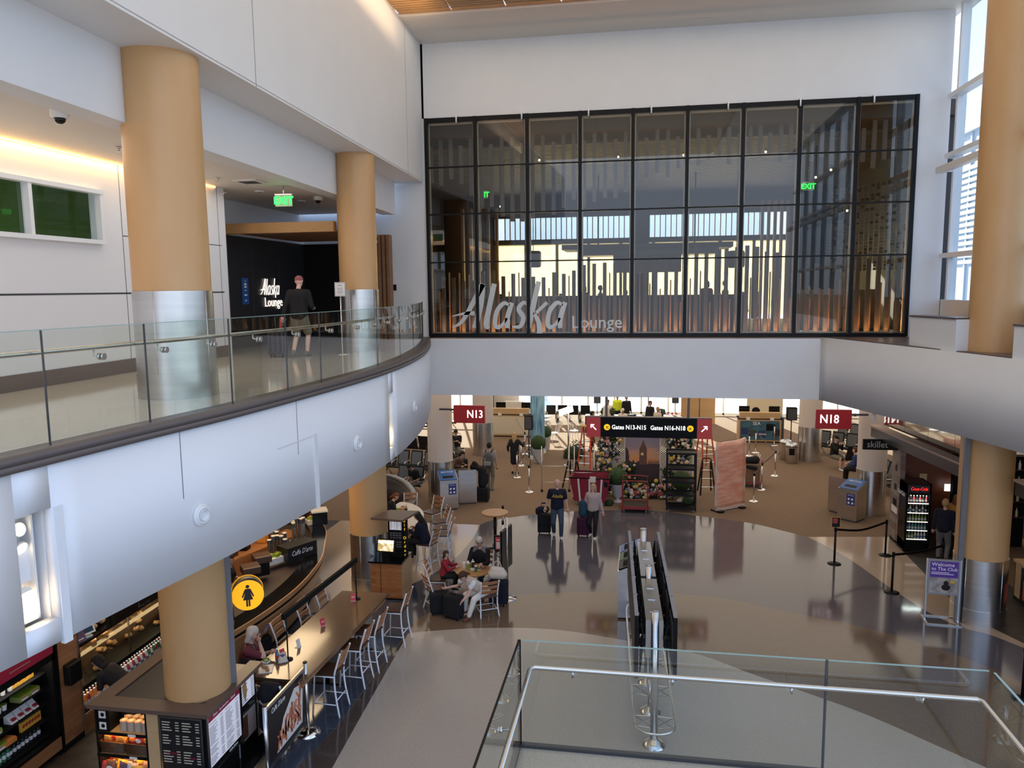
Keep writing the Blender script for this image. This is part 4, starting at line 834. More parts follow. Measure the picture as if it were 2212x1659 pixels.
t=T('desk_fan','round black desk fan standing on the blue gate counter','fan',(Gz(1632,953).x,Gz(1632,953).y+.15,1.16)); G().cyl((0,-.04,.28),(0,.05,.28),.19,n=24).done('cage','black',t); G().cyl((0,0,0),(0,0,.15),.02,n=8).done('stem','black',t); G().lathe((0,0,0),[(.1,0),(.09,.02)],16).done('base','black',t)
G().box(-.75,.75,-.2,.2,0,1.5).done('wall_1','cream_paint',kind='structure',loc=(-6.4,39.6,0))
g=G(); g.box(-1.1,1.1,-.1,.1,0,2.5); g.done('partition',MT['cream_paint'],label='cream partition standing behind the blank gate counter',cat='partition',loc=(-7.6,40.2,0))
g=G(); g.box(-.9,.9,-.1,.1,0,3); g.done('partition','wood_maple',label='tall orange maple partition at the back between the windows',cat='partition',loc=(Gz(1507,915).x,Gz(1507,915).y,0))
G().box(-.9,.9,-.1,.1,0,3).done('partition','counter_cream',label='grey cream partition behind the blue gate counter',cat='partition',loc=(Gz(1650,925).x,Gz(1650,925).y,0))
mat('menu_green',(.02,.035,.025),.5); t=T('menu_display','tall dark green menu board beside the far cream column','board',Gz(1056,928)); G().box(-.28,.28,-.04,.04,0,2.6).done('board','menu_green',t)
for k in range(7): G().box(-.18,.10,-.045,-.04,2.3-k*.28,2.36-k*.28).done('text_line','text_white',t)
# tall blue banner seen nearly edge-on
mat('banner_blue',(.03,.16,.36),.4,noise=(2.2,(.25,.50,.62),4,(3,3,.5),.40,.62)); 
p=Gz(1162,985); t=T('tall_banner','tall blue banner stand seen almost from its side','banner',p,R(74)); G().box(-.75,.75,-.012,.012,.15,2.9).done('print','banner_blue',t); g=G(); g.bar((-.5,0,.05),(.1,.75,.05),.05,.03); g.bar((0,.06,2.1),(.05,.9,.06),.03,.03); g.bar((.5,0,.05),(.5,.7,.05),.05,.03); g.done('support_leg','white_metal',t); G().box(-.8,.8,-.05,.05,0,.14).done('base','white_metal',t)
# ---------------------------------------------------------------- topiary
def leafball(g,c,r,n,s=.05,sc=(1,1,1),mi=0,rnd=random):
    for i in range(n):
        z=rnd.uniform(-1,1);a_=rnd.uniform(0,2*PI);q=math.sqrt(1-z*z);d=Vector((q*math.cos(a_),q*math.sin(a_),z));p=Vector(c)+Vector((d.x*sc[0],d.y*sc[1],d.z*sc[2]))*r*rnd.uniform(.9,1.05)
        u=d.orthogonal().normalized();v=d.cross(u);th=rnd.uniform(0,PI);u,v=u*math.cos(th)+v*math.sin(th),v*math.cos(th)-u*math.sin(th);d2=d*rnd.uniform(.1,.6)
        g.add([p-u*s*.5,p+v*s*.3+d2*s*.4,p+u*s*.5+d2*s,p-v*s*.3+d2*s*.4],[(0,1,2,3)],mi)
mat('leaf_green',(.018,.042,.010),.8,noise=(20,(.035,.075,.018),2,(1,1,1),.3,.7)); mat('leaf_dark',(.012,.030,.010),.7,noise=(14,(.03,.055,.02),2,(1,1,1),.3,.7)); mat('urn_white',(.62,.60,.60),.5)
def topiary(p,lab,r=.28,pot=.4,pm='urn_white',urn=True,z0=0.):
    t=T('topiary_plant',lab,'plant',p)
    if pot>0: (G().lathe((0,0,0),[(.16,0),(.17,.03),(.07,.08),(.06,.14),(.16,.22),(.24,pot),(.26,pot+.02),(.22,pot+.02)],24) if urn else G().lathe((0,0,0),[(.15,0),(.20,.06),(.25,pot),(.27,pot+.02),(.23,pot+.02)],24)).done('pot',pm,t)
    g=G(); g.sph((0,0,pot+r*.80),r*.95,20); leafball(g,(0,0,pot+r*.80),r,420,.045); g.done('clipped_ball','leaf_green',t); return t
for px,py,l,r,pt,u in ((1178,972,'clipped round topiary in white pot, the farther of two by the speaker',.30,.60,False),(1163,1000,'clipped round topiary in white pot, the nearer of two by the speaker',.34,.60,False),(1334,1084,'clipped topiary in a white urn beside the red tub',.34,.62,True),(1472,1082,'low clipped topiary in a white urn seen through the black rack',.36,.42,True),(1316,1092,'small clipped green ball on the floor beside the red tub',.12,0,False),(1486,1094,'small clipped green ball on the floor behind the rack',.2,0,False),(1345,1068,'dark mossy ball on the floor left of the sunset picture',.26,0,False),(1415,1072,'dark mossy ball on the floor right of the platform cart',.26,0,False)): topiary(Gz(px,py),l,r,pt,'urn_white',u)
t=T('moss_mound','dark mossy mound with blue flowers left of the red ladder','plant',Gz(1240,990)); g=G(); g.sph((0,0,.25),.36,16,sc=(1.2,.8,.8)); leafball(g,(0,0,.25),.38,300,.07,(1.2,.8,.8)); g.sph((-.3,0,.1),.18,12); leafball(g,(.1,0,.5),.28,120,.1); g.done('moss','leaf_dark',t)
mat('fl_blue',(.16,.22,.34),.8); mat('fl_white',(.68,.62,.52),.8); mat('fl_pink',(.55,.22,.20),.8); mat('fl_peach',(.60,.35,.22),.8); mat('fl_yellow',(.60,.38,.06),.8); mat('fl_red',(.40,.07,.06),.8); mat('fl_cream',(.66,.52,.36),.8); mat('fl_mauve',(.35,.25,.32),.8)
g=G(); leafball(g,(.25,0,.5),.2,90,.09); g.done('blue_flowers','fl_blue',t)
# ---------------------------------------------------------------- flower display with sunset picture
YD=27.35
fd=T('flower_backdrop','white lattice backdrop with a sunset clock tower picture in the middle','backdrop',(0,YD,0))
X=lambda px:Gy(px,1000,YD).x
Zp=lambda py:Gy(1390,py,YD).z
ph=[X(1350),X(1425)]; zt2=Zp(925); 
lat=G()
for (a,b) in ((X(1296),X(1350)),(X(1425),X(1497))):
    n=int((b-a)/.085)
    for i in range(-30,n+1):
        for s in(-1,1):
            p0_=Vector((a+i*.085,0,0.25)) if s>0 else Vector((a+i*.085+2.6,0,.25)); 
            # clip a diagonal lath to the panel
            L=2.7; pts=[]
            for k in range(55):
                q=p0_+Vector((s*k*.05,0,k*.05))
                if a<=q.x<=b and q.z<=zt2-.03: pts.append(q)
            if len(pts)>1: lat.bar(pts[0]+Vector((0,.004*s,0)),pts[-1]+Vector((0,.004*s,0)),.006,.026,up=(0,1,0)) if 0 else lat.bar(pts[0],pts[-1],.030,.010,up=(0,1,0))
lat.done('lattice','fl_white',fd)
g=G()
for x in (X(1296),X(1350),X(1425),X(1497)): g.box(x-.03,x+.03,-.03,.02,.1,zt2)
g.box(X(1296),X(1497),-.03,.02,zt2-.03,zt2+.03); g.done('frame','fl_white',fd)
# picture: sky bands, clouds, tower and roofline
m=bpy.data.materials.new('sunset_print'); m.use_nodes=True; t_=m.node_tree; b_=t_.nodes['Principled BSDF']; b_.inputs['Roughness'].default_value=.5
co=t_.nodes.new('ShaderNodeTexCoord'); sp=t_.nodes.new('ShaderNodeSeparateXYZ'); rp=t_.nodes.new('ShaderNodeValToRGB'); nz=t_.nodes.new('ShaderNodeTexNoise'); mp=t_.nodes.new('ShaderNodeMapping'); mp.inputs['Scale'].default_value=(1.2,1,4); nz.inputs['Scale'].default_value=2.2; nz.inputs['Detail'].default_value=5
ma=t_.nodes.new('ShaderNodeMath'); ma.operation='MULTIPLY_ADD'; ma.inputs[1].default_value=.35
t_.links.new(co.outputs['Generated'],sp.inputs[0]); t_.links.new(co.outputs['Object'],mp.inputs[0]); t_.links.new(mp.outputs[0],nz.inputs[0]); t_.links.new(nz.outputs[0],ma.inputs[0]); t_.links.new(sp.outputs[2],ma.inputs[2]); t_.links.new(ma.outputs[0],rp.inputs[0]); t_.links.new(rp.outputs[0],b_.inputs['Base Color'])
e=rp.color_ramp.elements; e[0].position=.30; e[0].color=(.09,.03,.03,1); e[1].position=1.15 if 0 else 1.0; e[1].color=(.22,.19,.24,1)
for ps,c_ in ((.50,(.42,.15,.06,1)),(.66,(.62,.27,.10,1)),(.78,(.50,.27,.18,1)),(.88,(.27,.20,.22,1))): q=rp.color_ramp.elements.new(ps); q.color=c_
MT['sunset_print']=m
pc=G().box(ph[0]+.02,ph[1]-.02,-.05,-.03,.3,zt2-.02).done('picture','sunset_print',fd)
def pxz(x,y): return (X(x),Zp(y))
mat('print_dark',(.045,.018,.02),.6); mat('print_brown',(.12,.05,.03),.6); mat('print_clock',(.65,.50,.18),.6)
flat([pxz(*q) for q in ((1351,1062),(1351,965),(1357,972),(1359,985),(1359,995),(1366,998),(1368,992),(1372,1000),(1380,995),(1384,1001),(1425,1001),(1424,1062))],-.056,-.05).done('city_roofline','print_dark',pc)
flat([pxz(*q) for q in ((1381,1003),(1381,968),(1384,963),(1387,956),(1389,947),(1391,956),(1395,963),(1397,968),(1397,1003))],-.060,-.056).done('clock_tower','print_brown',pc)
flat([pxz(*q) for q in circ((1387,980),3.2)],-.064,-.060).done('clock_face','print_clock',pc)
for k in range(7): x=1400+k*3.6; flat([pxz(*q) for q in ((x,1003),(x+.2,997),(x+1,991),(x+1.8,997),(x+2,1003))],-.058,-.052).done('spire','print_dark',pc)
def flowermesh(m,r):
    g=G()
    for k in range(7):
        a_=2*PI*k/7; g.sph((r*.45*math.cos(a_),r*.1,r*.45*math.sin(a_)),r*.45,6,sc=(1,.7,1))
    g.sph((0,-r*.25,0),r*.45,6); return g
FLP={}
def flower(par,c,r,m):
    if m not in FLP: o=flowermesh(m,1.).done('flower',m,par); FLP[m]=o.data
    else: o=bpy.data.objects.new('flower',FLP[m]); COL.objects.link(o); o.parent=par
    o.location=c; o.scale=(r,r,r); o.rotation_euler=(random.uniform(-.5,.5),random.uniform(0,6),random.uniform(-.5,.5)); return o
def arrangement(lab,boxes,n,cols,dy=-.18,leafs=260,y=None):
    t=T('flower_arrangement',lab,'flowers',(0,(y or YD)+dy,0)); g=G()
    for (x0,y0,x1,y1) in boxes:
        for k in range(leafs//len(boxes)):
            px=random.uniform(x0,x1);py=random.uniform(y0,y1); leafball(g,(X(px),random.uniform(-.05,.15),max(.05,Zp(py))),.05,3,.13)
    g.done('foliage','leaf_dark',t,kind=None)
    for i in range(n):
        x0,y0,x1,y1=boxes[i%len(boxes)]; px=random.uniform(x0,x1);py=random.uniform(y0,y1); flower(t,(X(px),random.uniform(-.16,.0),max(.06,Zp(py))),random.choice((.045,.06,.075,.09)),random.choice(cols))
    return t
CA=['fl_white','fl_cream','fl_yellow','fl_peach','fl_pink','fl_blue','fl_mauve']
arrangement('tall climbing flower garland on the left lattice of the backdrop',[(1298,930,1342,955),(1292,955,1330,985),(1288,985,1320,1015),(1285,1010,1318,1040),(1310,935,1335,1000)],95,CA)
arrangement('flower cluster at the top right of the lattice backdrop',[(1428,925,1470,940),(1442,935,1492,960),(1450,945,1490,985)],60,CA)
arrangement('flower cluster low on the right lattice behind the rack',[(1432,1010,1450,1060),(1448,975,1488,1005),(1450,1020,1498,1062)],55,CA)
arrangement('pink and coral flowers at the left foot of the sunset picture',[(1298,1010,1352,1052),(1335,1000,1372,1048),(1282,1025,1330,1060)],75,['fl_pink','fl_pink','fl_peach','fl_white','fl_blue','fl_yellow'],-.32)
arrangement('long low garland of mixed flowers along the foot of the backdrop',[(1330,1045,1375,1070),(1365,1048,1410,1072),(1400,1030,1440,1068),(1425,1038,1450,1070),(1370,1035,1400,1050)],95,['fl_white','fl_cream','fl_red','fl_peach','fl_pink','fl_blue','fl_yellow'],-.5)
# ---------------------------------------------------------------- carts, racks, ladders
mat('cart_red',(.26,.02,.025),.45); mat('tub_red',(.24,.012,.03),.6); mat('ladder_red',(.50,.06,.035),.4); mat('wood_dark_flat',(.045,.03,.025),.6)
def caster(par,x,y,r=.05): G().cyl((x-.015,y,r),(x+.015,y,r),r,n=12).done('wheel','grey_plastic',par)
p=(Gz(1345,1106)+Gz(1398,1108))/2; t=T('platform_cart','low red platform cart with a tall hoop handle','cart',p); w=.86
G().box(-w/2,w/2,-.05,.75,.15,.19).done('deck','wood_dark_flat',t); g=G(); g.box(-w/2,w/2,-.08,-.05,.12,.21);g.box(-w/2,w/2,.75,.78,.12,.21);g.box(-w/2-.02,-w/2+.01,-.08,.78,.12,.21);g.box(w/2-.01,w/2+.02,-.08,.78,.12,.21); g.done('deck_frame','cart_red',t)
for y in (-.04,.74): G().tube(cr_([(-w/2+.02,y,.18),(-w/2+.02,y,.95),(-w/2+.10,y,1.06),(w/2-.10,y,1.06),(w/2-.02,y,.95),(w/2-.02,y,.18)],5),.018,8).done('hoop_handle','cart_red',t)
for x in (-.36,.36):
    for y in (0,.68): caster(t,x,y,.055)
p=(Gz(1442,1106)+Gz(1500,1108))/2; t=T('shelf_rack','tall black wheeled five shelf rack, empty','rack',p); w=.92;d=.6
for x in (-w/2,w/2):
    for y in (0,d): G().box(x-.025,x+.025,y-.025,y+.025,.06,2.0).done('upright','black',t)
for z in (.14,.58,1.02,1.46,1.98):
    g=G(); 
    for k in range(7): g.box(-w/2,w/2,k*.09,k*.09+.06,z-.02,z)
    g.box(-w/2,w/2,-.03,.0,z-.04,z+.03); g.box(-w/2,w/2,d,d+.03,z-.04,z+.03); g.done('shelf','black',t)
for x in (-.4,.4):
    for y in (.05,.55): caster(t,x,y,.05)
p=(Gz(1243,1092)+Gz(1308,1092))/2; t=T('laundry_tub','large red fabric tub cart with white straps','cart',p+Vector((0,.35,0)),R(-3)); 
g=G(); o0=[(-.52,-.42),(.52,-.42),(.52,.42),(-.52,.42)];o1=[(-.68,-.52),(.68,-.52),(.68,.52),(-.68,.52)];o2=[(-.64,-.48),(.64,-.48),(.64,.48),(-.64,.48)]
vs=[(x,y,.16) for x,y in o0]+[(x,y,.98) for x,y in o1]+[(x,y,.98) for x,y in o2]+[(x*.95,y*.95,.22) for x,y in o0]
g.add(vs,[(0,3,2,1)]+[(i,(i+1)%4,4+(i+1)%4,4+i) for i in range(4)]+[(4+i,4+(i+1)%4,8+(i+1)%4,8+i) for i in range(4)]+[(8+i,8+(i+1)%4,12+(i+1)%4,12+i) for i in range(4)]+[(12,13,14,15)]); g.done('fabric_tub','tub_red',t)
g=G(); g.tube([(x,y,.99) for x,y in o1],.025,8,closed=True); g.done('rim','black',t)
for x in (-.38,.0,.42): g=G(); g.bar((x*.85,-.44,.16),(x,-.535,.97),.06,.008,up=(0,1,0)); g.done('strap','cloth_white',t)
G().box(.02,.22,-.56,-.53,.86,1.06).done('paper_tag','fl_white',t); G().box(.5,.62,-.555,-.54,.72,.88).done('label_patch','black',t)
for x in (-.45,.45):
    for y in (-.35,.35): caster(t,x,y,.06)
def aladder(p,rz,lab,m='ladder_red',h=1.75,w=.45,sp=.45,n=5,top='fl_yellow'):
    t=T('step_ladder',lab,'ladder',p,rz)
    for s in (-1,1):
        G().bar((s*w/2*1.25,-sp,0),(s*w/2*.75,-.04,h),.055,.03,up=(0,1,0)).done('front_rail',m,t); G().bar((s*w/2*1.15,sp,0),(s*w/2*.7,.06,h),.05,.03,up=(0,1,0)).done('rear_rail',m,t)
    for k in range(1,n+1):
        f=k/(n+1); hw_=w/2*(1.25-.5*f); G().box(-hw_,hw_,-sp*(1-f)-.06,-sp*(1-f)+.03,h*f-.012,h*f+.012).done('step','stainless',t)
        if m!='black': G().cyl((-hw_*.9,sp*(1-f),h*f),(hw_*.9,sp*(1-f),h*f),.012,n=6).done('brace','stainless',t)
    if top: G().box(-w/2*.85,w/2*.85,-.12,.12,h,h+.05).done('top_cap',top,t)
    else: G().tube(cr_([(-w/2*.75,-.04,h-.05),(-w/2*.7,0,h+.1),(0,0,h+.14),(w/2*.7,0,h+.1),(w/2*.75,-.04,h-.05)],4),.02,8).done('hand_hoop','black',t)
    return t
aladder(Gz(1268,1012),R(-14),'red step ladder with a yellow top left of the flower wall'); aladder(Gz(1522,1012),R(20),'red step ladder half hidden behind the wrapped pink banner',h=1.95,top=None)
aladder(Gz(1237,1052),R(-25),'black folding step stool left of the red tub','black',.98,.42,.30,2,None); aladder(Gz(1525,1065),R(6),'black folding step stool left of the wrapped pink banner','black',1.15,.42,.35,3,None)
# wrapped pink banner
mat('pink_wrap',(.70,.29,.19),.35,noise=(3,(.80,.46,.34),5,(.5,1,3),.40,.65),coat=.6,bump=.6); mat('wrap_edge',(.60,.48,.38),.4)
a=Gz(1545,1106);b=Gz(1606,1094); t=T('wrapped_banner','tall pink roll-up banner wrapped in crinkled clear plastic','banner',(a+b)/2,math.atan2(b.y-a.y,b.x-a.x)); w=(b-a).length
g=G(); N=14;vs=[];fs=[]
for side,yy in ((0,-.03),(1,.03)):
    for j in range(N+1):
        for i in range(7): x=-w/2+w*i/6+math.sin(j*.9)*.012; vs.append((x,yy+math.sin(i*1.7+j*.8)*.014,.10+2.2*j/N+(.05 if j==N and i in(0,6) else 0)+(.03*i/6 if j==N else 0)))
K=7*(N+1)
for j in range(N):
    for i in range(6): q=j*7+i; fs+=[(q,q+1,q+8,q+7),(K+q,K+q+7,K+q+8,K+q+1)]
    for i in (0,6): q=j*7+i; fs.append((q,q+7,K+q+7,K+q))
for i in range(6): fs+=[(i,K+i,K+i+1,i+1),(N*7+i,N*7+i+1,K+N*7+i+1,K+N*7+i)]
g.add(vs,fs,0,True); g.done('wrapped_print','pink_wrap',t)
for s in(-1,1): g=G(); g.tube([(s*w/2+math.sin(k*1.3)*.01,0,.08+2.25*k/12) for k in range(13)],[.035+.012*math.sin(k*2.1) for k in range(13)],8); g.done('plastic_edge','wrap_edge',t)
G().box(-w/2,-w/2+.2,-.22,.22,0,.05).done('foot','black',t); G().box(w/2-.3,w/2-.1,-.22,.22,0,.05).done('foot','black',t); G().box(-w/2,w/2,-.06,.06,.03,.12).done('base','wrap_edge',t)
# cargo cart with box and jacket
p=Gz(1625,1050); t=T('cargo_cart','red framed cart loaded with a brown box right of the wrapped banner','cart',p,R(-10)); mat('cardboard',(.18,.10,.06),.8)
G().box(-.45,.35,-.3,.4,.16,.20).done('deck','cart_red',t); G().box(-.38,.26,-.24,.32,.20,.86).done('box','cardboard',t)
for x in (.33,): G().tube([(x,-.28,.18),(x,-.28,1.0),(x,.38,1.0),(x,.38,.18)],.02,8).done('hoop_handle','cart_red',t)
for x in (-.38,.28):
    for y in (-.22,.3): caster(t,x,y,.07)
g=fuse([((-.25,0,.95),.13,(.1,.05,1.0),.15),((-.2,-.27,.8),.07,(.1,-.27,.75),.08),((-.3,0,.9),.08,(-.42,-.1,.6),.05)],.03,3); g.done('draped_jacket','cloth_black',label='dark jacket thrown over the box on the red cart',cat='jacket',loc=p,rz=R(-10))
for k,(x,zz) in enumerate(((.16,1.25),(.22,1.18))): G().tube([(x,.1,.85),(x+.05,.12,zz)],.02,8).done('rolled_tube','cloth_white',label='white rolled tube sticking out of the red cart',cat='roll',group='white rolls in the red cart',loc=p)
# bins
def U3(x,y): return Vector((x,y,0))
def recycler(p,rz,lab,h=1.22,w=.62,d=.62,top='bin_blue',tx='RECYCLE',poster=True):
    mat('bin_blue',(.02,.10,.32),.4); mat('poster_blue',(.03,.04,.22),.4)
    t=T('recycling_bin',lab,'bin',p,rz); sl=.20
    vs=[(-w/2,-d/2,.05),(w/2,-d/2,.05),(w/2,d/2,.05),(-w/2,d/2,.05),(-w/2,-d/2,h-sl),(w/2,-d/2,h-sl),(w/2,d/2,h+.02),(-w/2,d/2,h+.02)]
    G().add(vs,[(0,3,2,1),(4,5,6,7),(0,1,5,4),(1,2,6,5),(2,3,7,6),(3,0,4,7)]).done('body','stainless',t); G().box(-w/2+.03,w/2-.03,-d/2+.03,d/2-.03,0,.06).done('plinth','grey_dark',t)
    an_=math.atan2(sl+.02,d); X_=Matrix.Translation((0,0,h-sl/2+.018))@Matrix.Rotation(an_,4,'X')
    lid=G().box(-w/2+.015,w/2-.015,-d/2,d/2,-.004,.008,0,X_).done('lid',top,t); G().box(-w*.30,w*.30,-.20,-.06,.008,.012,0,X_).done('slot','black',lid)
    if tx!='TRASH': text('lettering',tx,.10,'text_white',lid,tuple(X_@Vector((0,.17,.012))),(an_,0,0),.002,.002)
    if poster:
        q=G().box(-.02,.24,-d/2-.006,-d/2,h*.44,h*.74).done('poster','poster_blue',t)
        for k,(x,z) in enumerate(((.05,.60),(.16,.60),(.05,.50),(.17,.50))): G().ob((x,-d/2-.008,h*z),(.06,.003,.06)).done('pictogram','text_white',q)
        text('lettering','RECYCLE',.045,'text_white',q,(.11,-d/2-.008,h*.70),(PI/2,0,0),.001)
    return t
recycler(U3(-6.50,24.80),R(24),'steel recycling bin with sloped blue lid left of the wheeled black luggage'); recycler(U3(-6.02,25.6),R(-160),'steel bin with its back turned, behind the blue lidded recycler',1.18,top='grey_plastic',poster=False,tx='TRASH')
recycler(U3(6.60,25.2),R(-42),'steel recycling bin with sloped blue lid before the right cream column'); recycler(U3(6.50,26.0),R(-230),'steel bin with its back turned behind the right recycler',1.18,top='grey_plastic',poster=False,tx='TRASH')
for px,py,l,po in ((1696,992,'round steel litter bin, the left one behind',0),(1709,1000,'round steel litter bin with dark poster, the nearer one',1)):
    t=T('litter_bin',l,'bin',Gz(px,py)); G().lathe((0,0,0),[(.22,0),(.235,.02),(.235,.72)],12).done('body','stainless',t); G().lathe((0,0,.72),[(.245,0),(.25,.06),(.21,.12),(.12,.13),(.11,.06)],24).done('lid','steel',t); G().lathe((0,0,.70),[(.243,0),(.243,.03)],24).done('band','black',t); G().lathe((0,0,.83),[(.10,0),(.1,.01)],16).done('opening','black',t)
    if po: G().box(-.14,.08,-.245,-.238,.38,.66).done('poster','black',t)
# work lamp, wheelchairs, chairs
p=Gz(1228,1005); t=T('work_lamp','tall stand with a bright tilted white lamp panel','lamp',p); G().cyl((0,0,.02),(0,0,2.25),.035,n=10).done('pole','steel',t); G().lathe((0,0,0),[(.2,0),(.2,.02)],16).done('base','steel',t); g=G(); g.ob((-.1,0,2.32),(.62,.35,.05),0,0,R(35),R(-20)); g.done('lamp_panel','lit_white',t)
def wheelchair(p,rz,lab):
    t=T('wheelchair',lab,'wheelchair',p,rz,None)
    G().box(-.24,.24,-.22,.22,.46,.50).done('seat','black',t); G().box(-.24,.24,.20,.24,.50,.98).done('backrest','black',t)
    for s in(-1,1):
        ring=[(s*.29,.12+.29*math.cos(a_*PI/10),.30+.29*math.sin(a_*PI/10)) for a_ in range(20)]; G().tube(ring,.018,6,closed=True).done('large_wheel','black_rubber',t); G().cyl((s*.27,-.36,.09),(s*.30,-.36,.09),.09,n=12).done('small_wheel','black_rubber',t); g=G(); g.tube([(s*.25,.24,.2),(s*.25,.24,.98),(s*.25,.36,1.0)],.014,6); g.tube([(s*.25,.22,.70),(s*.25,-.20,.70),(s*.25,-.24,.46),(s*.22,-.44,.12)],.014,6); g.done('side_frame','steel',t)
for k,(px,l) in enumerate(((1207,'folded black wheelchair by the far windows, leftmost'),(1221,'black wheelchair by the far windows, second from left'),(1235,'black wheelchair by the far windows, third from left'),(1246,'black wheelchair by the far windows, rightmost of the row'))): wheelchair(Gz(1228,912)+Vector(((k-1.5)*.63,.1*(k%2),0)),R(180),l)
def cafe_chair(p,rz,lab):
    t=T('metal_chair',lab,'chair',p,rz); G().lathe((0,0,.44),[(.2,0),(.21,.015),(.2,.03)],18).done('seat','white_metal',t)
    for a_ in (45,135,225,315): x,y=math.cos(R(a_)),math.sin(R(a_)); G().tube(cr_([(x*.15,y*.15,.45),(x*.19,y*.19,.25),(x*.26,y*.26,.0)],4),.012,6).done('leg','white_metal',t)
    G().tube(cr_([(-.18,.16,.45),(-.2,.22,.8),(0,.24,.9),(.2,.22,.8),(.18,.16,.45)],5),.012,6).done('back_hoop','white_metal',t); G().tube(cr_([(-.06,.2,.46),(-.07,.24,.7),(0,.24,.78),(.07,.24,.7),(.06,.2,.46)],4),.009,6).done('back_scroll','white_metal',t)
cafe_chair(Gz(1197,955),R(-60),'white curly metal chair right of the farther potted topiary'); cafe_chair(Gz(1240,950),R(160),'white curly metal chair behind the bright lamp panel'); cafe_chair(Gz(1180,925),R(40),'white curly metal chair behind the tall blue banner')
t=T('cloth_stand','small dark table on a white stand by the far window','table',Gz(1176,935)); G().lathe((0,0,.85),[(.35,0),(.36,.03)],20).done('top','black',t); G().cyl((0,0,0),(0,0,.85),.03,n=8).done('stem','white_metal',t); G().lathe((0,0,0),[(.25,0),(.05,.04)],16).done('base','white_metal',t)
# demonstration bar with plants, awning and pots near the far windows
p=Gz(1345,935); t=T('demo_table','long draped table with cooking pans near the far windows','table',p); G().box(-1.9,3.0,-.3,.3,0,.9).done('table','wood_dark_flat',t)
for k,(x,l) in enumerate(((-.95,'small potted fern at the left end of the demo table'),(-.55,'small potted fern second on the demo table'),(1.95,'leafy fern at the right of the demo table'))):
    q=T('potted_fern',l,'plant',p+Vector((x,-.05,.9))); G().lathe((0,0,0),[(.08,0),(.11,.14)],14).done('pot','wood_dark_flat',q); g=G(); leafball(g,(0,0,.22),.16,120,.12); g.done('leaves','leaf_green',q)
for k,(x,l) in enumerate(((.15,'black frying pan on the demo table, left one'),(.5,'black frying pan on the demo table, right one'))): G().lathe((0,0,0),[(.16,0),(.2,.07),(.18,.07)],18).done('cooking_pan','black',label=l,cat='pan',loc=p+Vector((x,0,.9)))
t=T('flower_cart','red cart piled with flowers at the right end of the demo table','cart',Gz(1440,928)); G().box(-.6,.6,-.3,.3,.55,.8).done('tray','cart_red',t); 
for x in(-.45,.45): G().cyl((x,-.2,.14),(x,-.16,.14),.14,n=14).done('wheel','cart_red',t); G().box(x-.03,x+.03,-.2,.2,.14,.56).done('leg','cart_red',t)
for k in range(9): flower(t,(random.uniform(-.5,.5),-.1,.88),.08,random.choice(CA))
p=Gz(1450,925); t=T('striped_awning','cream and black scalloped awning hanging by the far windows','awning',(p.x,p.y,2.05)); mat('awning_black',(.03,.03,.035),.8)
for k in range(11):
    x=-1.25+k*.25; G().box(x,x+.25,-.05,.6,.25,.4).done('stripe','awning_black' if k%2 else 'cloth_cream',t); G().cyl((x+.125,-.05,.20),(x+.125,-.03,.20),.125,n=16).done('scallop','cloth_cream' if k%2 else 'awning_black',t)
for x in(-1.2,1.45): G().cyl((x,.3,-2.05),(x,.3,.3),.03,n=8).done('pole','cap_brown',t)
# ---------------------------------------------------------------- airport seating
mat('seat_black',(.012,.012,.013),.5,spec=.25); mat('seat_grey',(.10,.10,.105),.4)
def tandem(p,rz,n,lab,flip=False):
    t=T('tandem_bench',lab,'bench',p,rz); w=.58
    for i in range(n):
        x=(i-(n-1)/2)*w
        s=G().box(x-.25,x+.25,-.24,.24,.40,.45).done('seat','seat_black',t,bev=.015)
        g=G(); g.ob((x,.30,.72),(.50,.04,.62),0,0,R(-14)); g.done('backrest','seat_black',t,bev=.012)
        g=G(); g.ob((x,.272,.72),(.40,.01,.50),0,0,R(-14)); g.done('back_pad','seat_grey',t)
    for i in range(n+1):
        x=(i-n/2)*w; G().tube([(x,.26,.44),(x,.20,.63),(x,-.18,.63),(x,-.22,.44)],.016,6).done('armrest','steel',t)
    G().box(-n*w/2,n*w/2,-.03,.03,.33,.38).done('beam','dark_steel',t)
    for x in (-(n/2-.5)*w,(n/2-.5)*w): g=G(); g.bar((x,-.30,.02),(x,0,.34),.04,.04); g.bar((x,.32,.02),(x,0,.34),.04,.04); g.done('leg','steel',t)
    return t
for px,py,a_,n,l in ((960,925,150,3,'black tandem bench holding the man reading, left of the far column'),(965,1010,60,3,'black tandem bench behind the cream column near the suitcase'),(905,935,165,4,'black tandem bench nearest the curved fascia, farthest row'),(885,985,170,4,'black tandem bench in the second row under the mezzanine'),(880,1030,-10,4,'black tandem bench holding the person in black, under the mezzanine'),(880,1068,-14,2,'black tandem bench in the row nearest the curved rail')):
    tandem(Gz(px,py),R(a_),n,l)
for px,py,a_,n,l in ((1805,985,-30,3,'black tandem bench with the man in a cap, right side'),(1850,1010,-150,3,'black tandem bench with steel arms left of the right cream column'),(1840,965,-40,3,'black tandem bench partly hidden behind the right cream column'),(1905,1060,-90,3,'black tandem bench between the right cream column and the restaurant')):
    tandem(Gz(px,py),R(a_),n,l)
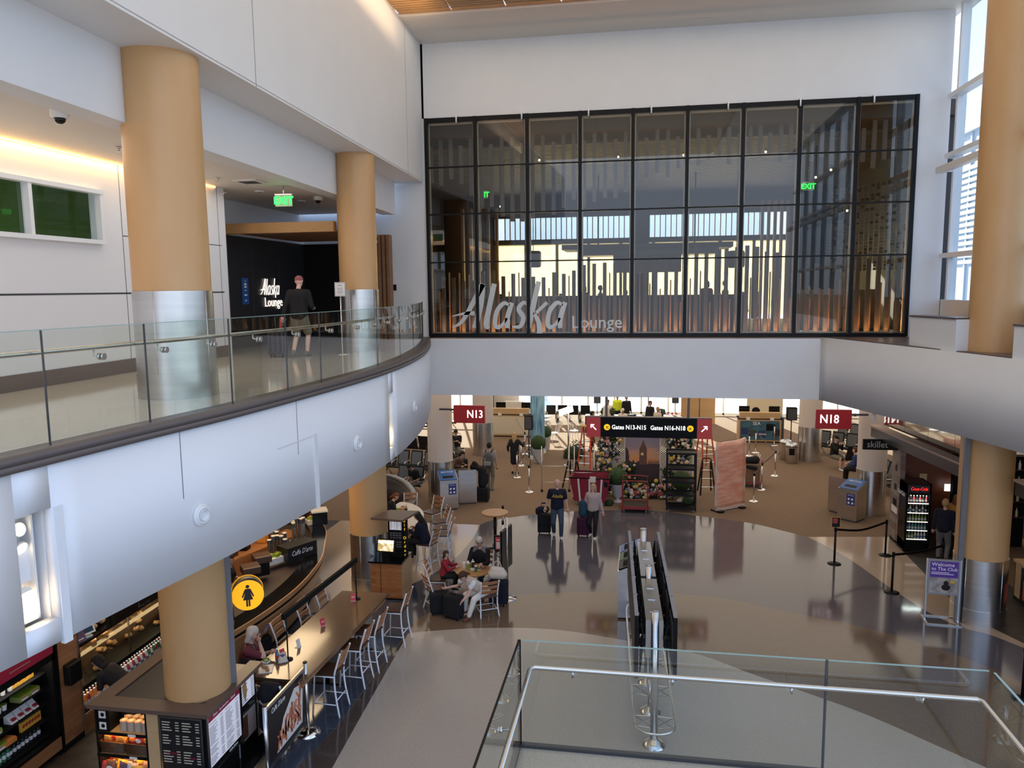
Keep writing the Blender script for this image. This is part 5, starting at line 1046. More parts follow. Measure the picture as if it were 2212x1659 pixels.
# outside: vans, engine, service shapes
mat('van_white',(.8,.8,.8),.3); 
def van(p,rz,lab,m='van_white'):
    t=T('service_van',lab,'van',p,rz); g=G(); g.prism([(-2.4,-.95),(2.4,-.95),(2.4,.95),(-2.4,.95)],.5,1.5); g.prism([(-2.4,-.9),(1.3,-.9),(1.3,.9),(-2.4,.9)],1.5,2.2); g.done('bodywork',m,t,bev=.12)
    for x in(-1.5,1.5):
        for y in(-.95,.95): G().cyl((x,y-.1,.38),(x,y+.1,.38),.38,n=16).done('wheel','black_rubber',t)
    G().box(-2.0,1.2,-.92,-.9,1.55,2.0).done('side_window','black_gloss',t)
van((1.2,52,-4.2),0,'white van parked outside behind the people at the demo table'); van((-13,56,-4.2),R(10),'white van parked outside beside the aircraft engine')
t=T('jet_engine','round aircraft engine seen through the far left window','engine',(-6.6,50,-1.6)); G().lathe((0,0,0),[(1.25,-.0),(1.4,.2),(1.5,1.2),(1.3,2.6),(.9,3.2)],32,X=Matrix.Rotation(PI/2,4,'X')@Matrix.Scale(-1,4,(0,0,1))).done('cowling','van_white',t); G().lathe((0,0,0),[(1.15,.4),(.2,.1)],24,X=Matrix.Rotation(PI/2,4,'X')@Matrix.Scale(-1,4,(0,0,1))).done('fan','grey_plastic',t); G().cyl((0,1.5,1.4),(0,1.5,3.2),.3,n=8).done('pylon','van_white',t)
# ---------------------------------------------------------------- deli line under the mezzanine
DX=-9.2
for n,c in dict(lid_white=(.75,.72,.68),veg_green=(.22,.32,.03),box_clear_green=(.28,.33,.10),carrot=(.65,.22,.04),bread=(.50,.28,.12),pastry=(.50,.24,.08),juice_orange=(.75,.30,.05),juice_red=(.40,.04,.05),bottle_green=(.03,.16,.07),bottle_blue=(.08,.20,.35),bottle_dark=(.02,.02,.025),cheese=(.60,.48,.28),pkg_yellow=(.80,.42,.05),pkg_red=(.50,.05,.03),label_red=(.35,.02,.05),bag_orange=(.80,.28,.04),bag_red=(.50,.04,.02),bag_purple=(.14,.08,.12),bag_white=(.55,.50,.44),bag_blue=(.03,.07,.20),bag_brown=(.22,.09,.04),wicker=(.10,.045,.02),card_red=(.60,.05,.06),food=(.45,.25,.10),can_silver=(.45,.36,.28)).items(): mat(n,c,.4)
mat('shelf_glow',(1,.7,.3),.5,em=(1,.62,.22),es=1.6)
fr=T('open_fridge','tall black open refrigerator of salads and drinks with a dark red header','refrigerator',(DX,0,0))
g=G(); g.box(-.85,-.80,7.0,10.25,0,1.95); g.box(-.85,0,10.17,10.25,0,1.95); g.box(-.85,0,7.0,7.08,0,1.95); g.box(-.85,0,7.0,10.25,1.62,1.75); g.box(-.85,.0,7.0,10.25,.30,.36); g.done('cabinet','black',fr)
G().box(-.02,.01,7.0,10.2,1.74,1.95).done('header','label_red',fr); G().box(-.5,.01,7.0,10.22,.10,.31).done('plinth','wood_plank',fr)
SZ=[.40,.66,.92,1.18,1.42]
for z in SZ: G().box(-.75,-.12+.0*z,7.08,10.17,z-.02,z).done('shelf','black_matte',fr); 
area('fridge_light',(DX-.15,8.7,1.60),(0,-.45,0),.1,2.8,10,(1,.93,.80))
G().box(.010,.013,9.35,9.75,1.825,1.835).done('print_line','cloth_beige',fr)
def boxy(w,d,h,m,lab=None,m2='lid_white'):
    g=G(); g.box(-w/2,w/2,-d/2,d/2,0,h,0); g.box(w/2,w/2+.003,-d*.35,d*.35,h*.2,h*.75,1); return g,[m,m2]
def product(kind,p,lab,cat,grp,rz=0,cache={}):
    if kind in cache: return dup(cache[kind],loc=p,rz=rz,label=lab,group=grp)
    t=T(kind,lab,cat,p,rz,grp)
    if kind=='salad_box': G().prism([(-.09,-.10),(.09,-.10),(.09,.10),(-.09,.10)],0,.07).done('tray','box_clear_green',t); G().box(-.085,.085,-.095,.095,.055,.085).done('leaves','veg_green',t); G().box(.09,.094,-.06,.06,.01,.06).done('label','lid_white',t); G().box(.094,.095,-.06,.06,.045,.06).done('label_band','label_red',t)
    elif kind=='carrot_box': G().box(-.10,.10,-.11,.11,0,.06).done('tray','carrot',t); g=G(); [g.cyl((-.09,-.09+k*.03,.065),(.09,-.09+k*.03,.065),.014,n=8) for k in range(7)]; g.done('sticks','carrot',t)
    elif kind=='sandwich_pack': g=G(); g.add([(-.07,-.06,0),(.07,-.06,0),(.07,.06,0),(-.07,.06,0),(-.07,-.06,.13),(-.07,.06,.13),(-.05,.06,.13),(-.05,-.06,.13)],[(0,3,2,1),(0,1,7,4),(3,5,6,2),(4,7,6,5),(1,2,6,7),(0,4,5,3)]); g.done('pack','lid_white',t); G().box(.02,.075,-.03,.03,.04,.07).done('label','label_red',t)
    elif kind=='yogurt_cup': G().lathe((0,0,0),[(.032,0),(.042,.09)],14).done('cup','lid_white',t); G().lathe((0,0,.09),[(.045,0),(.045,.006)],14).done('lid','veg_green' ,t)
    elif kind=='snack_pouch': G().box(-.02,.02,-.05,.05,0,.15).done('pouch','pkg_yellow',t); G().cyl((.021,0,.08),(.022,0,.08),.03,n=14).done('label','pkg_red',t)
    elif kind.endswith('bottle'):
        m={'water_bottle':'bottle_blue','cola_bottle':'bottle_dark','green_bottle':'bottle_green','juice_bottle':'juice_orange','red_bottle':'juice_red','clear_bottle':'lid_white'}[kind]
        G().lathe((0,0,0),[(.030,0),(.033,.01),(.033,.13),(.014,.19),(.013,.215)],14).done('glass',m,t); G().cyl((0,0,.21),(0,0,.232),.017,n=12).done('cap','lid_white' if kind!='cola_bottle' else 'juice_red',t); G().lathe((0,0,.05),[(.0338,0),(.0338,.06)],14).done('label','lid_white' if kind!='clear_bottle' else 'bottle_blue',t)
    elif kind=='coffee_canister': G().lathe((0,0,0),[(.055,0),(.055,.13)],18).done('tin','can_silver',t); G().lathe((0,0,.13),[(.057,0),(.057,.02)],18).done('lid','fl_peach',t); G().cyl((0,0,.15),(0,0,.152),.03,n=14).done('lid_print','lid_white',t)
    elif kind=='coffee_box': G().box(-.10,.10,-.11,.11,0,.17).done('carton','black',t); G().box(-.06,.05,-.114,-.11,.03,.14).done('label','lid_white',t); G().cyl((0,-.116,.085),(0,-.114,.085),.03,n=14).done('print','black',t)
    elif kind=='pastry': g=G(); g.sph((0,0,.03),.06,10,sc=(1.2,.9,.6)); g.sph((.03,0,.045),.035,8); g.sph((-.035,.01,.04),.035,8); g.done('bun','pastry',t)
    cache[kind]=t; return t
LBL={'salad_box':'green salad box on the fridge shelf','carrot_box':'orange carrot stick tray on the fridge shelf','sandwich_pack':'white wrapped sandwich pack on the fridge shelf','yogurt_cup':'small yogurt cup on an upper fridge shelf','snack_pouch':'yellow snack pouch on the top fridge shelf','water_bottle':'blue labelled water bottle on the bottom fridge shelf','cola_bottle':'dark cola bottle on the bottom fridge shelf','green_bottle':'green water bottle on the bottom fridge shelf'}
GRP={k:k.replace('_',' ')+'s in the open fridge' for k in LBL}
def shelfrow(kind,z,y0,y1,st,x=-.24,rows=1,cat=None,dx=.11):
    y=y0
    while y<y1:
        for r_ in range(rows): product(kind,(DX+x-r_*dx,y,z),LBL[kind],cat or kind.split('_')[-1],GRP[kind])
        y+=st
shelfrow('green_bottle',SZ[0],8.30,8.62,.085,rows=2,cat='bottle'); shelfrow('water_bottle',SZ[0],8.65,8.95,.085,rows=2,cat='bottle'); shelfrow('green_bottle',SZ[0],9.2,9.45,.08,cat='bottle'); shelfrow('cola_bottle',SZ[0],9.48,10.1,.08,rows=2,cat='bottle')
shelfrow('salad_box',SZ[1],8.35,9.35,.23,cat='salad'); shelfrow('carrot_box',SZ[1],9.42,9.60,.24,cat='vegetables'); shelfrow('snack_pouch',SZ[1],9.75,10.1,.06,cat='snack')
shelfrow('salad_box',SZ[2],8.45,9.45,.25,cat='salad'); shelfrow('sandwich_pack',SZ[2],9.55,10.1,.14,cat='sandwich')
shelfrow('sandwich_pack',SZ[3],8.5,9.2,.16,cat='sandwich'); shelfrow('yogurt_cup',SZ[3],9.25,9.5,.10,cat='yogurt'); shelfrow('salad_box',SZ[3],9.75,10.1,.2,cat='salad')
shelfrow('yogurt_cup',SZ[4],8.8,9.6,.13,cat='yogurt'); shelfrow('snack_pouch',SZ[4],9.65,10.05,.11,cat='snack')
t=T('wall_panel','upright wooden end panel between the fridge and the pastry case','panel',(DX,0,0)); G().box(-.8,.02,10.27,10.72,.12,2.3).done('board','wood_plank',t); G().box(-.8,.03,10.25,10.27,0,2.3).done('edge_strip','black',t); G().box(-.6,.02,10.27,10.72,0,.12).done('kick','black_matte',t); G().box(-.6,.035,10.70,10.73,0,2.3).done('corner_trim','steel',t)
G().box(.02,.16,10.35,10.62,1.10,1.45).done('dispenser','black',label='black napkin box fixed on the wooden end panel',cat='dispenser',loc=(DX,0,0),bev=.02)
cs=T('pastry_case','long glass fronted pastry case with an open bottle shelf below','display case',(DX,0,0))
g=G(); g.box(-.85,.0,10.74,14.4,0,.36); g.box(-.85,-.8,10.74,14.4,.36,1.55);  g.done('body','wood_plank',cs); G().box(-.8,-.02,10.74,14.4,.36,.40).done('bottle_shelf','black',cs); G().box(-.8,.02,10.74,14.4,.80,.86).done('rail','black',cs)
for z in (1.08,1.30): G().box(-.75,-.1,10.78,14.4,z-.012,z).done('glass_shelf','case_glass',cs)
G().box(-.01,.0,10.76,14.4,.88,1.55).done('front_glass','case_glass',cs); G().box(-.85,.02,10.74,14.4,1.55,1.59).done('top','black_gloss',cs)
for y in (10.76,12.0,13.2): G().box(-.02,.01,y,y+.015,.86,1.56).done('glass_joint','steel',cs)
G().box(-.6,-.5,10.8,14.3,1.53,1.55).done('light_strip','lamp_soft',cs)
area('case_light',(DX-.3,12.3,1.50),(0,0,0),.1,3.2,14,(1,.82,.55)); area('bottle_light',(DX-.1,12.3,.79),(0,-.2,0),.06,3.2,5,(1,.88,.7))
for i in range(26):
    z=(1.085,.87,1.305)[i%3]; product('pastry',(DX-.15-random.uniform(0,.4),10.95+i*.10+random.uniform(-.03,.03),z),'golden brown pastry inside the glass case','pastry','pastries in the glass case',random.uniform(0,3))
LBL.update({'juice_bottle':'orange juice bottle with white cap on the low shelf','red_bottle':'red juice bottle with white cap on the low shelf','clear_bottle':'white and blue bottle on the low shelf'})
GR2='bottles on the shelf below the pastry case'
for k in range(34):
    y=10.85+k*.075; kd=('juice_bottle','juice_bottle','red_bottle','juice_bottle') if y<11.5 else ('red_bottle','clear_bottle','red_bottle','clear_bottle') if y<12.6 else ('green_bottle','clear_bottle','green_bottle','red_bottle')
    if 11.45<y<11.75: continue
    for r_ in range(2):
        kk=kd[(k+r_)%4]; product(kk,(DX-.10-r_*.085,y,.40),{'green_bottle':'green glass bottle on the low shelf below the pastry case'}.get(kk,LBL[kk]+' below the pastry case'),'bottle',GR2)
t=T('card_reader_screen','white payment tablet on top of the pastry case','tablet',(DX-.1,11.05,1.59),R(70)); g=G(); g.ob((0,0,.16),(.30,.03,.22),0,0,R(-25)); g.done('frame','white_plastic',t); g=G(); g.ob((0,-.017,.16),(.24,.01,.15),0,0,R(-25)); g.done('screen','black_gloss',t); G().box(-.1,.1,-.05,.15,0,.03).done('base','white_plastic',t)
t=T('sign_card','purple and white sign card beside the payment tablet','sign',(DX-.05,10.86,1.59),R(80)); g=G(); g.ob((0,0,.10),(.2,.01,.2),0,0,R(-15)); g.done('card','bag_purple',t); G().box(-.06,.06,-.022,-.018,.05,.07).done('print_line','text_white',t)
for k in range(4): G().box(-.02,.02,-.06,.06,0,.24).done('coffee_bag','black',label='small black coffee bag lined up on the pastry case',cat='coffee bag',group='black coffee bags on the pastry case',loc=(DX-.3,11.5+k*.16,1.59))
for k in range(3): 
    t=T('bread_roll','pale wrapped roll in the heap on the pastry case','bread',(DX-.2,11.35+k*.12,1.60+.05*(k%2)),k,'wrapped rolls on the pastry case'); g=G(); g.sph((0,0,.05),.07,10,sc=(1.4,.8,.7)); g.done('roll','bread',t)
t=T('herb_pots','small rack with two bright green herb pots on the far pastry case','plant',(DX-.2,12.75,1.59)); 
for s in(-.09,.09): G().lathe((0,s,.08),[(.05,0),(.06,.12)],14).done('pot','grey_plastic',t); g=G(); g.sph((0,s,.25),.07,12,sc=(1,1,.6)); g.done('herb','veg_green',t)
G().tube([(0,-.16,0),(0,-.16,.12),(0,.16,.12),(0,.16,0)],.008,6).done('rack','steel',t)
t=T('waste_basket','brown round topped basket at the lower left corner','basket',(-8.35,8.72,0)); mat('wicker_lt',(.30,.20,.12),.7); G().lathe((0,0,0),[(.17,0),(.21,.62)],20).done('body','wicker_lt',t); G().lathe((0,0,.62),[(.19,0),(.225,.0),(.235,.03),(.20,.05)],20).done('rim','wicker_lt',t)
# back wall of the deli area
g=G(); g.box(-13,-12.8,0,23,0,4.2); g.done('wall_left','wood_dark',kind='structure')
g=G(); g.box(-12.8,-10.4,22.2,22.4,0,4.2); g.done('wall_3','wood_dark',kind='structure')
# ---------------------------------------------------------------- menu kiosk around the near column
KX0,KX1,KY0,KY1,KH=-7.72,-5.98,9.22,10.62,1.52
ki=T('menu_kiosk','dark kiosk wrapped round the near column with menus and snack shelves','kiosk',(0,0,0))
outer=[(KX0-.06,KY0-.06),(KX1+.06,KY0-.06),(KX1+.06,KY1+.04),(KX0-.06,KY1+.04)]
g=G(); t_=.20
g.box(KX0-.06,KX1+.08,KY0-.08,KY0+t_,KH,KH+.06); g.box(KX1-.13,KX1+.08,KY0+t_,KY1+.1,KH,KH+.06); g.box(KX0-.06,KX0+.18,KY0+t_,KY1+.3,KH,KH+.06); g.done('cap_frame','cap_brown',ki)
G().box(KX0,KX1-.1,KY0+.1,KY1,KH-.03,KH+.04).done('cap_infill','cap_dark',ki)
g=G(); g.box(KX0,KX0+.03,KY0,KY1,0,KH); g.box(-6.93,-6.90,KY0,KY0+.5,0,KH); g.box(-6.72,KX1,KY0+.02,KY1,0,KH); g.box(KX0,-6.7,KY0+.5,KY1,0,KH); g.done('carcass','black',ki)
G().box(-6.90,-6.72,KY0+.0,KY0+.45,.0,KH-.04).done('end_board','wood_maple',ki)
for z in (.45,.80,1.14): G().box(KX0,-6.93,KY0,KY0+.5,z-.03,z).done('shelf','wood_maple',ki); G().box(KX0,-6.93,KY0-.01,KY0+.0,z-.04,z+.005).done('shelf_edge','black',ki); G().box(-7.2,-7.08,KY0-.016,KY0-.01,z-.035,z-.0).done('price_tag','lid_white',ki)
area('kiosk_shelf_light',(-7.32,KY0+.1,1.48),(0,0,0),.7,.05,1.6,(1,.62,.22)); area('kiosk_shelf_light',(-7.32,KY0+.1,1.09),(0,0,0),.7,.05,2.6,(1,.50,.16)); area('kiosk_shelf_light',(-7.32,KY0+.1,.75),(0,0,0),.7,.05,2.6,(1,.55,.16))
# menu boards
def menu_board(par,w,h,loc,rot,bg,fg,cols=2,rows=26,frame='steel',head=None,headm='label_red',foot=None,gapr=(7,8,15,16)):
    b=G().box(-w/2,w/2,-.012,0,-h/2,h/2).done('menu_board',bg,par,loc=loc); b.rotation_euler=rot
    g=G(); f=.02
    g.box(-w/2-f,-w/2,-.02,.005,-h/2-f,h/2+f);g.box(w/2,w/2+f,-.02,.005,-h/2-f,h/2+f);g.box(-w/2,w/2,-.02,.005,-h/2-f,-h/2);g.box(-w/2,w/2,-.02,.005,h/2,h/2+f); g.done('frame',frame,b)
    g=G(); cw_=w/cols; z1=h/2-(.16*h if head else .04*h); z0=-h/2+(.12*h if foot else .04*h); dz=(z1-z0)/rows
    for c in range(cols):
        for r_ in range(rows):
            if r_ in gapr: continue
            x=-w/2+c*cw_+.03*w; z=z1-r_*dz; L=cw_*random.uniform(.28,.5); g.box(x,x+L,-.0145,-.012,z-dz*.5,z-dz*.15); 
            x2=-w/2+(c+1)*cw_-.05*w; g.box(x2-cw_*.18,x2,-.0145,-.012,z-dz*.5,z-dz*.15)
    g.done('text_lines',fg,b)
    if head: G().box(-w/2,w/2,-.015,-.012,h/2-.12*h,h/2).done('header_band',headm,b); text('lettering',head,.065*h,'text_white',b,(0,-.017,h/2-.06*h),(PI/2,0,0),.001,shear=.3,kx=min(1,w/(len(head)*.065*h*.56)))
    if foot: G().box(-w/2,w/2,-.015,-.012,-h/2,-h/2+.1*h).done('footer_band','black',b); text('lettering',foot,.07*h,'text_white',b,(w*.22,-.017,-h/2+.05*h),(PI/2,0,0),.001,shear=.3,kx=.8)
    return b
mat('menu_white',(.72,.70,.74),.4,em=(.8,.78,.9),es=.30); mat('menu_dark',(.012,.011,.012),.4); mat('menu_text',(.62,.55,.42),.5); mat('menu_grey',(.25,.25,.28),.5)
b1=menu_board(ki,.62,1.30,(-6.36,KY0-.0,KH-.72),(0,0,0),'menu_dark','menu_text',2,30,'steel',gapr=(4,9,10,16,17,22,23,24))
for x,z,s in ((-.16,.12,'Cold Drinks'),(.16,.07,'Frappes'),(-.15,-.22,'Beverages'),(.17,-.42,'Cold Brew')): text('lettering',s,.05,'label_red',b1,(x,-.015,z),(PI/2,0,0),.001,shear=.3,kx=.8)
menu_board(ki,.84,.86,(KX1+.012,9.66,1.06),(0,0,PI/2),'menu_white','menu_grey',2,26,'steel',head='Pizza - Sandwiches - Salads',foot="Caffe D'arte",gapr=(1,14,20))
b2=menu_board(ki,.38,.40,(KX1+.012,10.33,1.29),(0,0,PI/2),'menu_white','menu_grey',1,9,'steel',foot=' ',gapr=(0,)); g=G(); g.add([(-.16,-.016,.16),(-.05,-.016,.19),(-.02,-.016,.02),(-.08,-.016,-.14),(-.13,-.016,-.02)],[(0,1,2,3,4)]); g.done('dish_print','food',b2)
b3=menu_board(ki,.38,.48,(KX1+.012,10.33,.80),(0,0,PI/2),'cloth_beige','menu_grey',1,12,'steel',head=' ',headm='menu_green'); G().box(-.18,-.05,-.016,-.014,-.22,.14).done('dish_print','wicker',b3)
G().box(KX1,KX1+.28,KY0,KY1+.1,.30,.36).done('side_ledge','black_gloss',ki); G().box(KX1-.02,KX1+.24,KY0,KY1+.06,.0,.30).done('side_cabinet','wood_side',ki)
for k in range(3):
    for r_ in range(2): product('coffee_box',(KX0+.12+.0*k,KY0+.12+k*.0+(.23 if k==1 else 0)+(0),1.14+(.17 if r_ else 0)) if k<2 else (KX0+.36,KY0+.34,1.14+(.17 if r_ else 0)),'black coffee capsule box on the top kiosk shelf','box','black coffee boxes on the kiosk shelf')
for k in range(4):
    for r_ in range(2): product('coffee_canister',(-7.33+k*.115,KY0+.10+r_*.12,1.14),'pink lidded coffee canister on the top kiosk shelf','canister','pink lidded canisters on the kiosk shelf')
def bag(p,m,lab,grp,rz=0,tilt=0,w=.17,h=.24,m2='fl_yellow',cache={}):
    if (m,m2) in cache: o=dup(cache[(m,m2)],loc=p,rz=rz,label=lab,group=grp); o.rotation_euler.x=tilt; return o
    t=T('chip_bag',lab,'snack bag',p,rz,grp); t.rotation_euler.x=tilt; g=G(); N=9; vs=[];fs=[]
    for s in(-1,1):
        for j in range(N+1):
            for i in range(N+1):
                u=i/N;v=j/N; b_=(math.sin(PI*u)*math.sin(PI*v))**.6; cr=.012*math.sin(9*u+3*s)*(1-v*v)*math.sin(PI*v)+(.006*math.sin(40*u) if j in(0,N) else 0); vs.append(((u-.5)*w*(1-.10*math.sin(PI*v)),s*.045*b_+cr,v*h))
    K=(N+1)**2
    for j in range(N):
        for i in range(N): q=j*(N+1)+i; fs+=[(q,q+1,q+N+2,q+N+1),(K+q,K+q+N+1,K+q+N+2,K+q+1)]
    g.add(vs,fs,0,True); g.done('pouch',m,t); g=G(); g.sph((0,-.038,h*.55),w*.27,12,sc=(1.15,.10,.75)); g.done('brand_patch',m2,t); cache[(m,m2)]=t; return t
def basket(p,lab,w=.34,d=.26,h=.18):
    t=T('wicker_basket',lab,'basket',p); g=G()
    for k in range(7): z=.012+k*h/7; s=1+.12*k/7; g.tube([(-w/2*s,-d/2*s,z),(w/2*s,-d/2*s,z),(w/2*s,d/2*s,z),(-w/2*s,d/2*s,z)],.013,6,closed=True)
    g.box(-w/2,w/2,-d/2,d/2,0,.01); g.done('weave','wicker',t); return t
for k,(x,ms,l,gr) in enumerate(((-7.50,(('bag_orange','fl_yellow'),('bag_orange','bag_red')),'left','orange snack bags in the left basket'),(-7.10,(('bag_red','bag_orange'),('bag_red','lid_white')),'right','red snack bags in the right basket'))):
    basket((x,KY0+.16,.80),'wicker basket on the middle kiosk shelf, '+('left one with orange bags' if k==0 else 'right one with red bags'))
    for i in range(6): m,m2=ms[i%2]; bag((x-.11+.11*(i%3),KY0+.10+.10*(i//3),.865),m,('orange' if k==0 else 'red')+' snack bag standing in the '+l+' kiosk basket',gr,random.uniform(-.3,.3),random.uniform(-.15,.1),m2=m2)
cols=[('bag_red','bag_red'),('bag_brown','lid_white'),('bag_orange','fl_yellow'),('bag_purple','lid_white'),('bag_white','bag_purple'),('pkg_yellow','bag_brown'),('bag_purple','bag_blue')]
for i in range(21):
    m,m2=cols[i%7]; bag((-7.66+.105*(i%7)+random.uniform(-.02,.02),KY0+.32-.13*(i//7),.46+random.uniform(-.02,.02)-.03*(i//7)),m,'mixed snack bag crammed on the lower kiosk shelf','snack bags on the lower kiosk shelf',random.uniform(-.5,.5),random.uniform(-.4,.1),w=.18,h=.25,m2=m2)
sr=T('snack_rack','low wire rack of chip bags in front of the kiosk menu','rack',(-6.45,8.86,0)); g=G()
for z in (.25,.5): g.tube([(-.42,-.15,z),(.42,-.15,z),(.42,.15,z),(-.42,.15,z)],.008,6,closed=True)
for x in(-.42,.42):
    for y in(-.15,.15): g.cyl((x,y,0),(x,y,.5),.008,n=6)
g.box(-.42,.42,-.15,.15,.25,.255); g.done('wire_frame','dark_steel',sr)
for i in range(12):
    m,m2=[('bag_white','bag_brown'),('bag_white','bag_purple'),('cloth_cream','bag_brown'),('bag_blue','lid_white'),('bag_blue','fl_pink'),('bag_blue','lid_white')][i%6]; bag((-6.84+.13*(i%6),8.80+.13*(i//6),.26+.02*(i%2)),m,'white or blue chip bag on the wire rack by the menu','chip bags on the wire rack',random.uniform(-.4,.4),random.uniform(-.2,.1),w=.2,h=.32,m2=m2)
# column strip and restroom sign
mat('channel_grey',(.16,.165,.18),.4)
a=Vector((-6.46,9.85,0)); 
g=G(); g.box(.43,.53,-.06,.10,0,ZS); g.done('column_channel','channel_grey',label='slim grey cable channel running up the near tan column',cat='channel',loc=a,rz=R(28))
p=Gy(535,1280,10.55); t=T('restroom_sign','round lit yellow restroom sign with a black woman figure on the near column','sign',p,R(30)); r=.235
G().cyl((0,-.10,0),(0,.13,0),r*.97,n=40).done('drum','dark_steel',t); G().cyl((0,-.125,0),(0,-.10,0),r,n=40).done('front_face','restroom_yellow',t); G().cyl((0,.13,0),(0,.145,0),r,n=40).done('back_face','restroom_yellow',t)
k=r*.92
fig=join(flat(circ((0,.66*k),.125*k),-.131,-.125),flat([(-.15*k,.50*k),(.15*k,.50*k),(.22*k,.42*k),(.42*k,-.08*k),(.34*k,-.13*k),(.17*k,.22*k),(.34*k,-.32*k),(-.34*k,-.32*k),(-.17*k,.22*k),(-.34*k,-.13*k),(-.42*k,-.08*k),(-.22*k,.42*k)],-.131,-.125),flat([(-.14*k,-.32*k),(-.02*k,-.32*k),(-.02*k,-.80*k),(-.14*k,-.80*k)],-.131,-.125),flat([(.14*k,-.32*k),(.02*k,-.32*k),(.02*k,-.80*k),(.14*k,-.80*k)],-.131,-.125)); fig.done('woman_figure','text_black',t)
G().cyl((-.18,.02,0),(-.47,.10,0),.03,n=10).done('arm','steel',t)
# ---------------------------------------------------------------- communal table, light bar, stools
mat('stool_white',(.78,.79,.82),.3)
def stool(p,rz,lab,hs=.75,grp=None,proto={},z=0):
    if hs in proto: return dup(proto[hs],loc=p,rz=rz,label=lab,group=grp)
    t=T('slat_back_stool' if hs>.6 else 'slat_back_chair',lab,'stool' if hs>.6 else 'chair',p,rz,grp); w=.20
    for s in(-1,1):
        G().tube(cr_([(s*(w+.02),-.26,0),(s*w,-.19,hs*.55),(s*w,-.18,hs),(s*w,-.24,hs+.22),(s*(w+.01),-.31,hs+.43)],4),.017,6).done('leg','stool_white',t)
        G().tube([(s*(w+.02),.24,0),(s*w,.19,hs-.02),(s*w,-.18,hs-.02)],.017,6).done('leg','stool_white',t)
        G().cyl((s*(w+.01),-.22,hs*.30),(s*(w+.01),.22,hs*.30),.010,n=6).done('side_stretcher','stool_white',t)
    G().cyl((-w,.215,hs*.30),(w,.215,hs*.30),.010,n=6).done('footrest','stool_white',t); G().cyl((-w,-.22,hs*.42),(w,-.22,hs*.42),.010,n=6).done('rear_stretcher','stool_white',t)
    G().prism([(-w-.01,-.20),(w+.01,-.20),(w+.02,.21),(-w-.02,.21)],hs,hs+.03).done('seat','wood_seat',t,bev=.01)
    for k,(z,y) in enumerate(((.15,-.215),(.27,-.255),(.385,-.295))):
        vs=[];N=6
        for i in range(N+1):
            u=i/N*2-1; yy=y-.022*(1-u*u); 
            for dy,dz in((-.009,-.035),(.009,-.035),(.009,.035),(-.009,.035)): vs.append((u*(w-.005),yy+dy-.25*dz,hs+z+dz))
        fs=[(0,1,2,3),(N*4,N*4+3,N*4+2,N*4+1)]
        for i in range(N):
            for a_ in range(4): b_=(a_+1)%4; fs.append((i*4+a_,i*4+4+a_,i*4+4+b_,i*4+b_))
        G().add(vs,fs).done('slat','wood_back',t)
    proto[hs]=t; return t
TX0,TX1,TY0,TY1=-6.28,-5.33,11.15,14.86
t=T('communal_table','long brown bar height communal table beside the coffee bar','table',(0,0,0))
G().prism([(-6.46,TY0),(-5.42,TY0),(-5.22,TY1),(-6.26,TY1)],1.01,1.06).done('tabletop','table_top',t); G().prism([(-6.40,TY0+.05),(-5.48,TY0+.05),(-5.28,TY1-.05),(-6.20,TY1-.05)],.90,1.01).done('apron','wood_plank',t)
for y in (11.6,13.0,14.4): x=-5.94+.2*(y-TY0)/3.7; G().cyl((x,y,.02),(x,y,.9),.04,n=10).done('pedestal','black',t); G().box(x-.3,x+.3,y-.05,y+.05,0,.03).done('foot','black',t)
Ls=['stool at the near end of the communal table, closest to the food banner','second stool from the near end on the aisle side','third stool from the near end on the aisle side','stool at the far end on the aisle side of the communal table']
for (x,y),l in zip(((-5.40,12.12),(-5.30,13.10),(-5.24,13.72),(-5.06,14.82)),Ls): stool((x+.0,y,0),R(88),l[0].upper()*0+'white '+l)
for (x,y),l in zip(((-6.40,14.75),(-6.46,13.98),(-6.53,13.08)),('farthest of the three on the coffee bar side','middle one of the three on the coffee bar side','nearest of the three on the coffee bar side')): stool((x-.05,y,0),R(-92),'slat stool at the communal table, '+l)
lb=T('table_light_bar','black linear light bar on two posts standing on the communal table','lamp',(0,0,0))
pa,pb=Vector((-6.01,11.80,1.06)),Vector((-5.79,14.48,1.06))
for q in (pa,pb): G().lathe(tuple(q),[(.085,0),(.085,.012),(.02,.02)],20).done('base','black',lb); G().cyl(tuple(q),tuple(q+Vector((0,0,.80))),.013,n=8).done('post','black',lb)
u=Vector((0,0,.82)); G().bar(pa+u-Vector((0,.12,0)),pb+u+Vector((0,.06,0)),.06,.10).done('light_bar','black_matte',lb)
for (px,py,l,m,rz) in ((763,1298,'small red table card at the far end of the communal table','card_red',20),(697,1352,'small red table card in the middle of the communal table','card_red',60),(645,1398,'blank white table card on the communal table','lid_white',80),(610,1420,'small red and black table card near the food tray','card_red',60)):
    q=Gz(px,py,1.06); t=T('table_card',lab:=l,'table card',q,R(rz)); g=G(); g.ob((0,0,.075),(.10,.006,.15),0,0,R(-12)); g.done('card',m,t); G().box(-.05,.05,-.03,.05,0,.006).done('stand','lid_white',t)
    if m=='card_red': g=G(); [g.ob((0,-.005-.0025*j,.055+.02*j),(.06,.002,.006),0,0,R(-12)) for j in range(3)]; g.done('print','text_white',t)
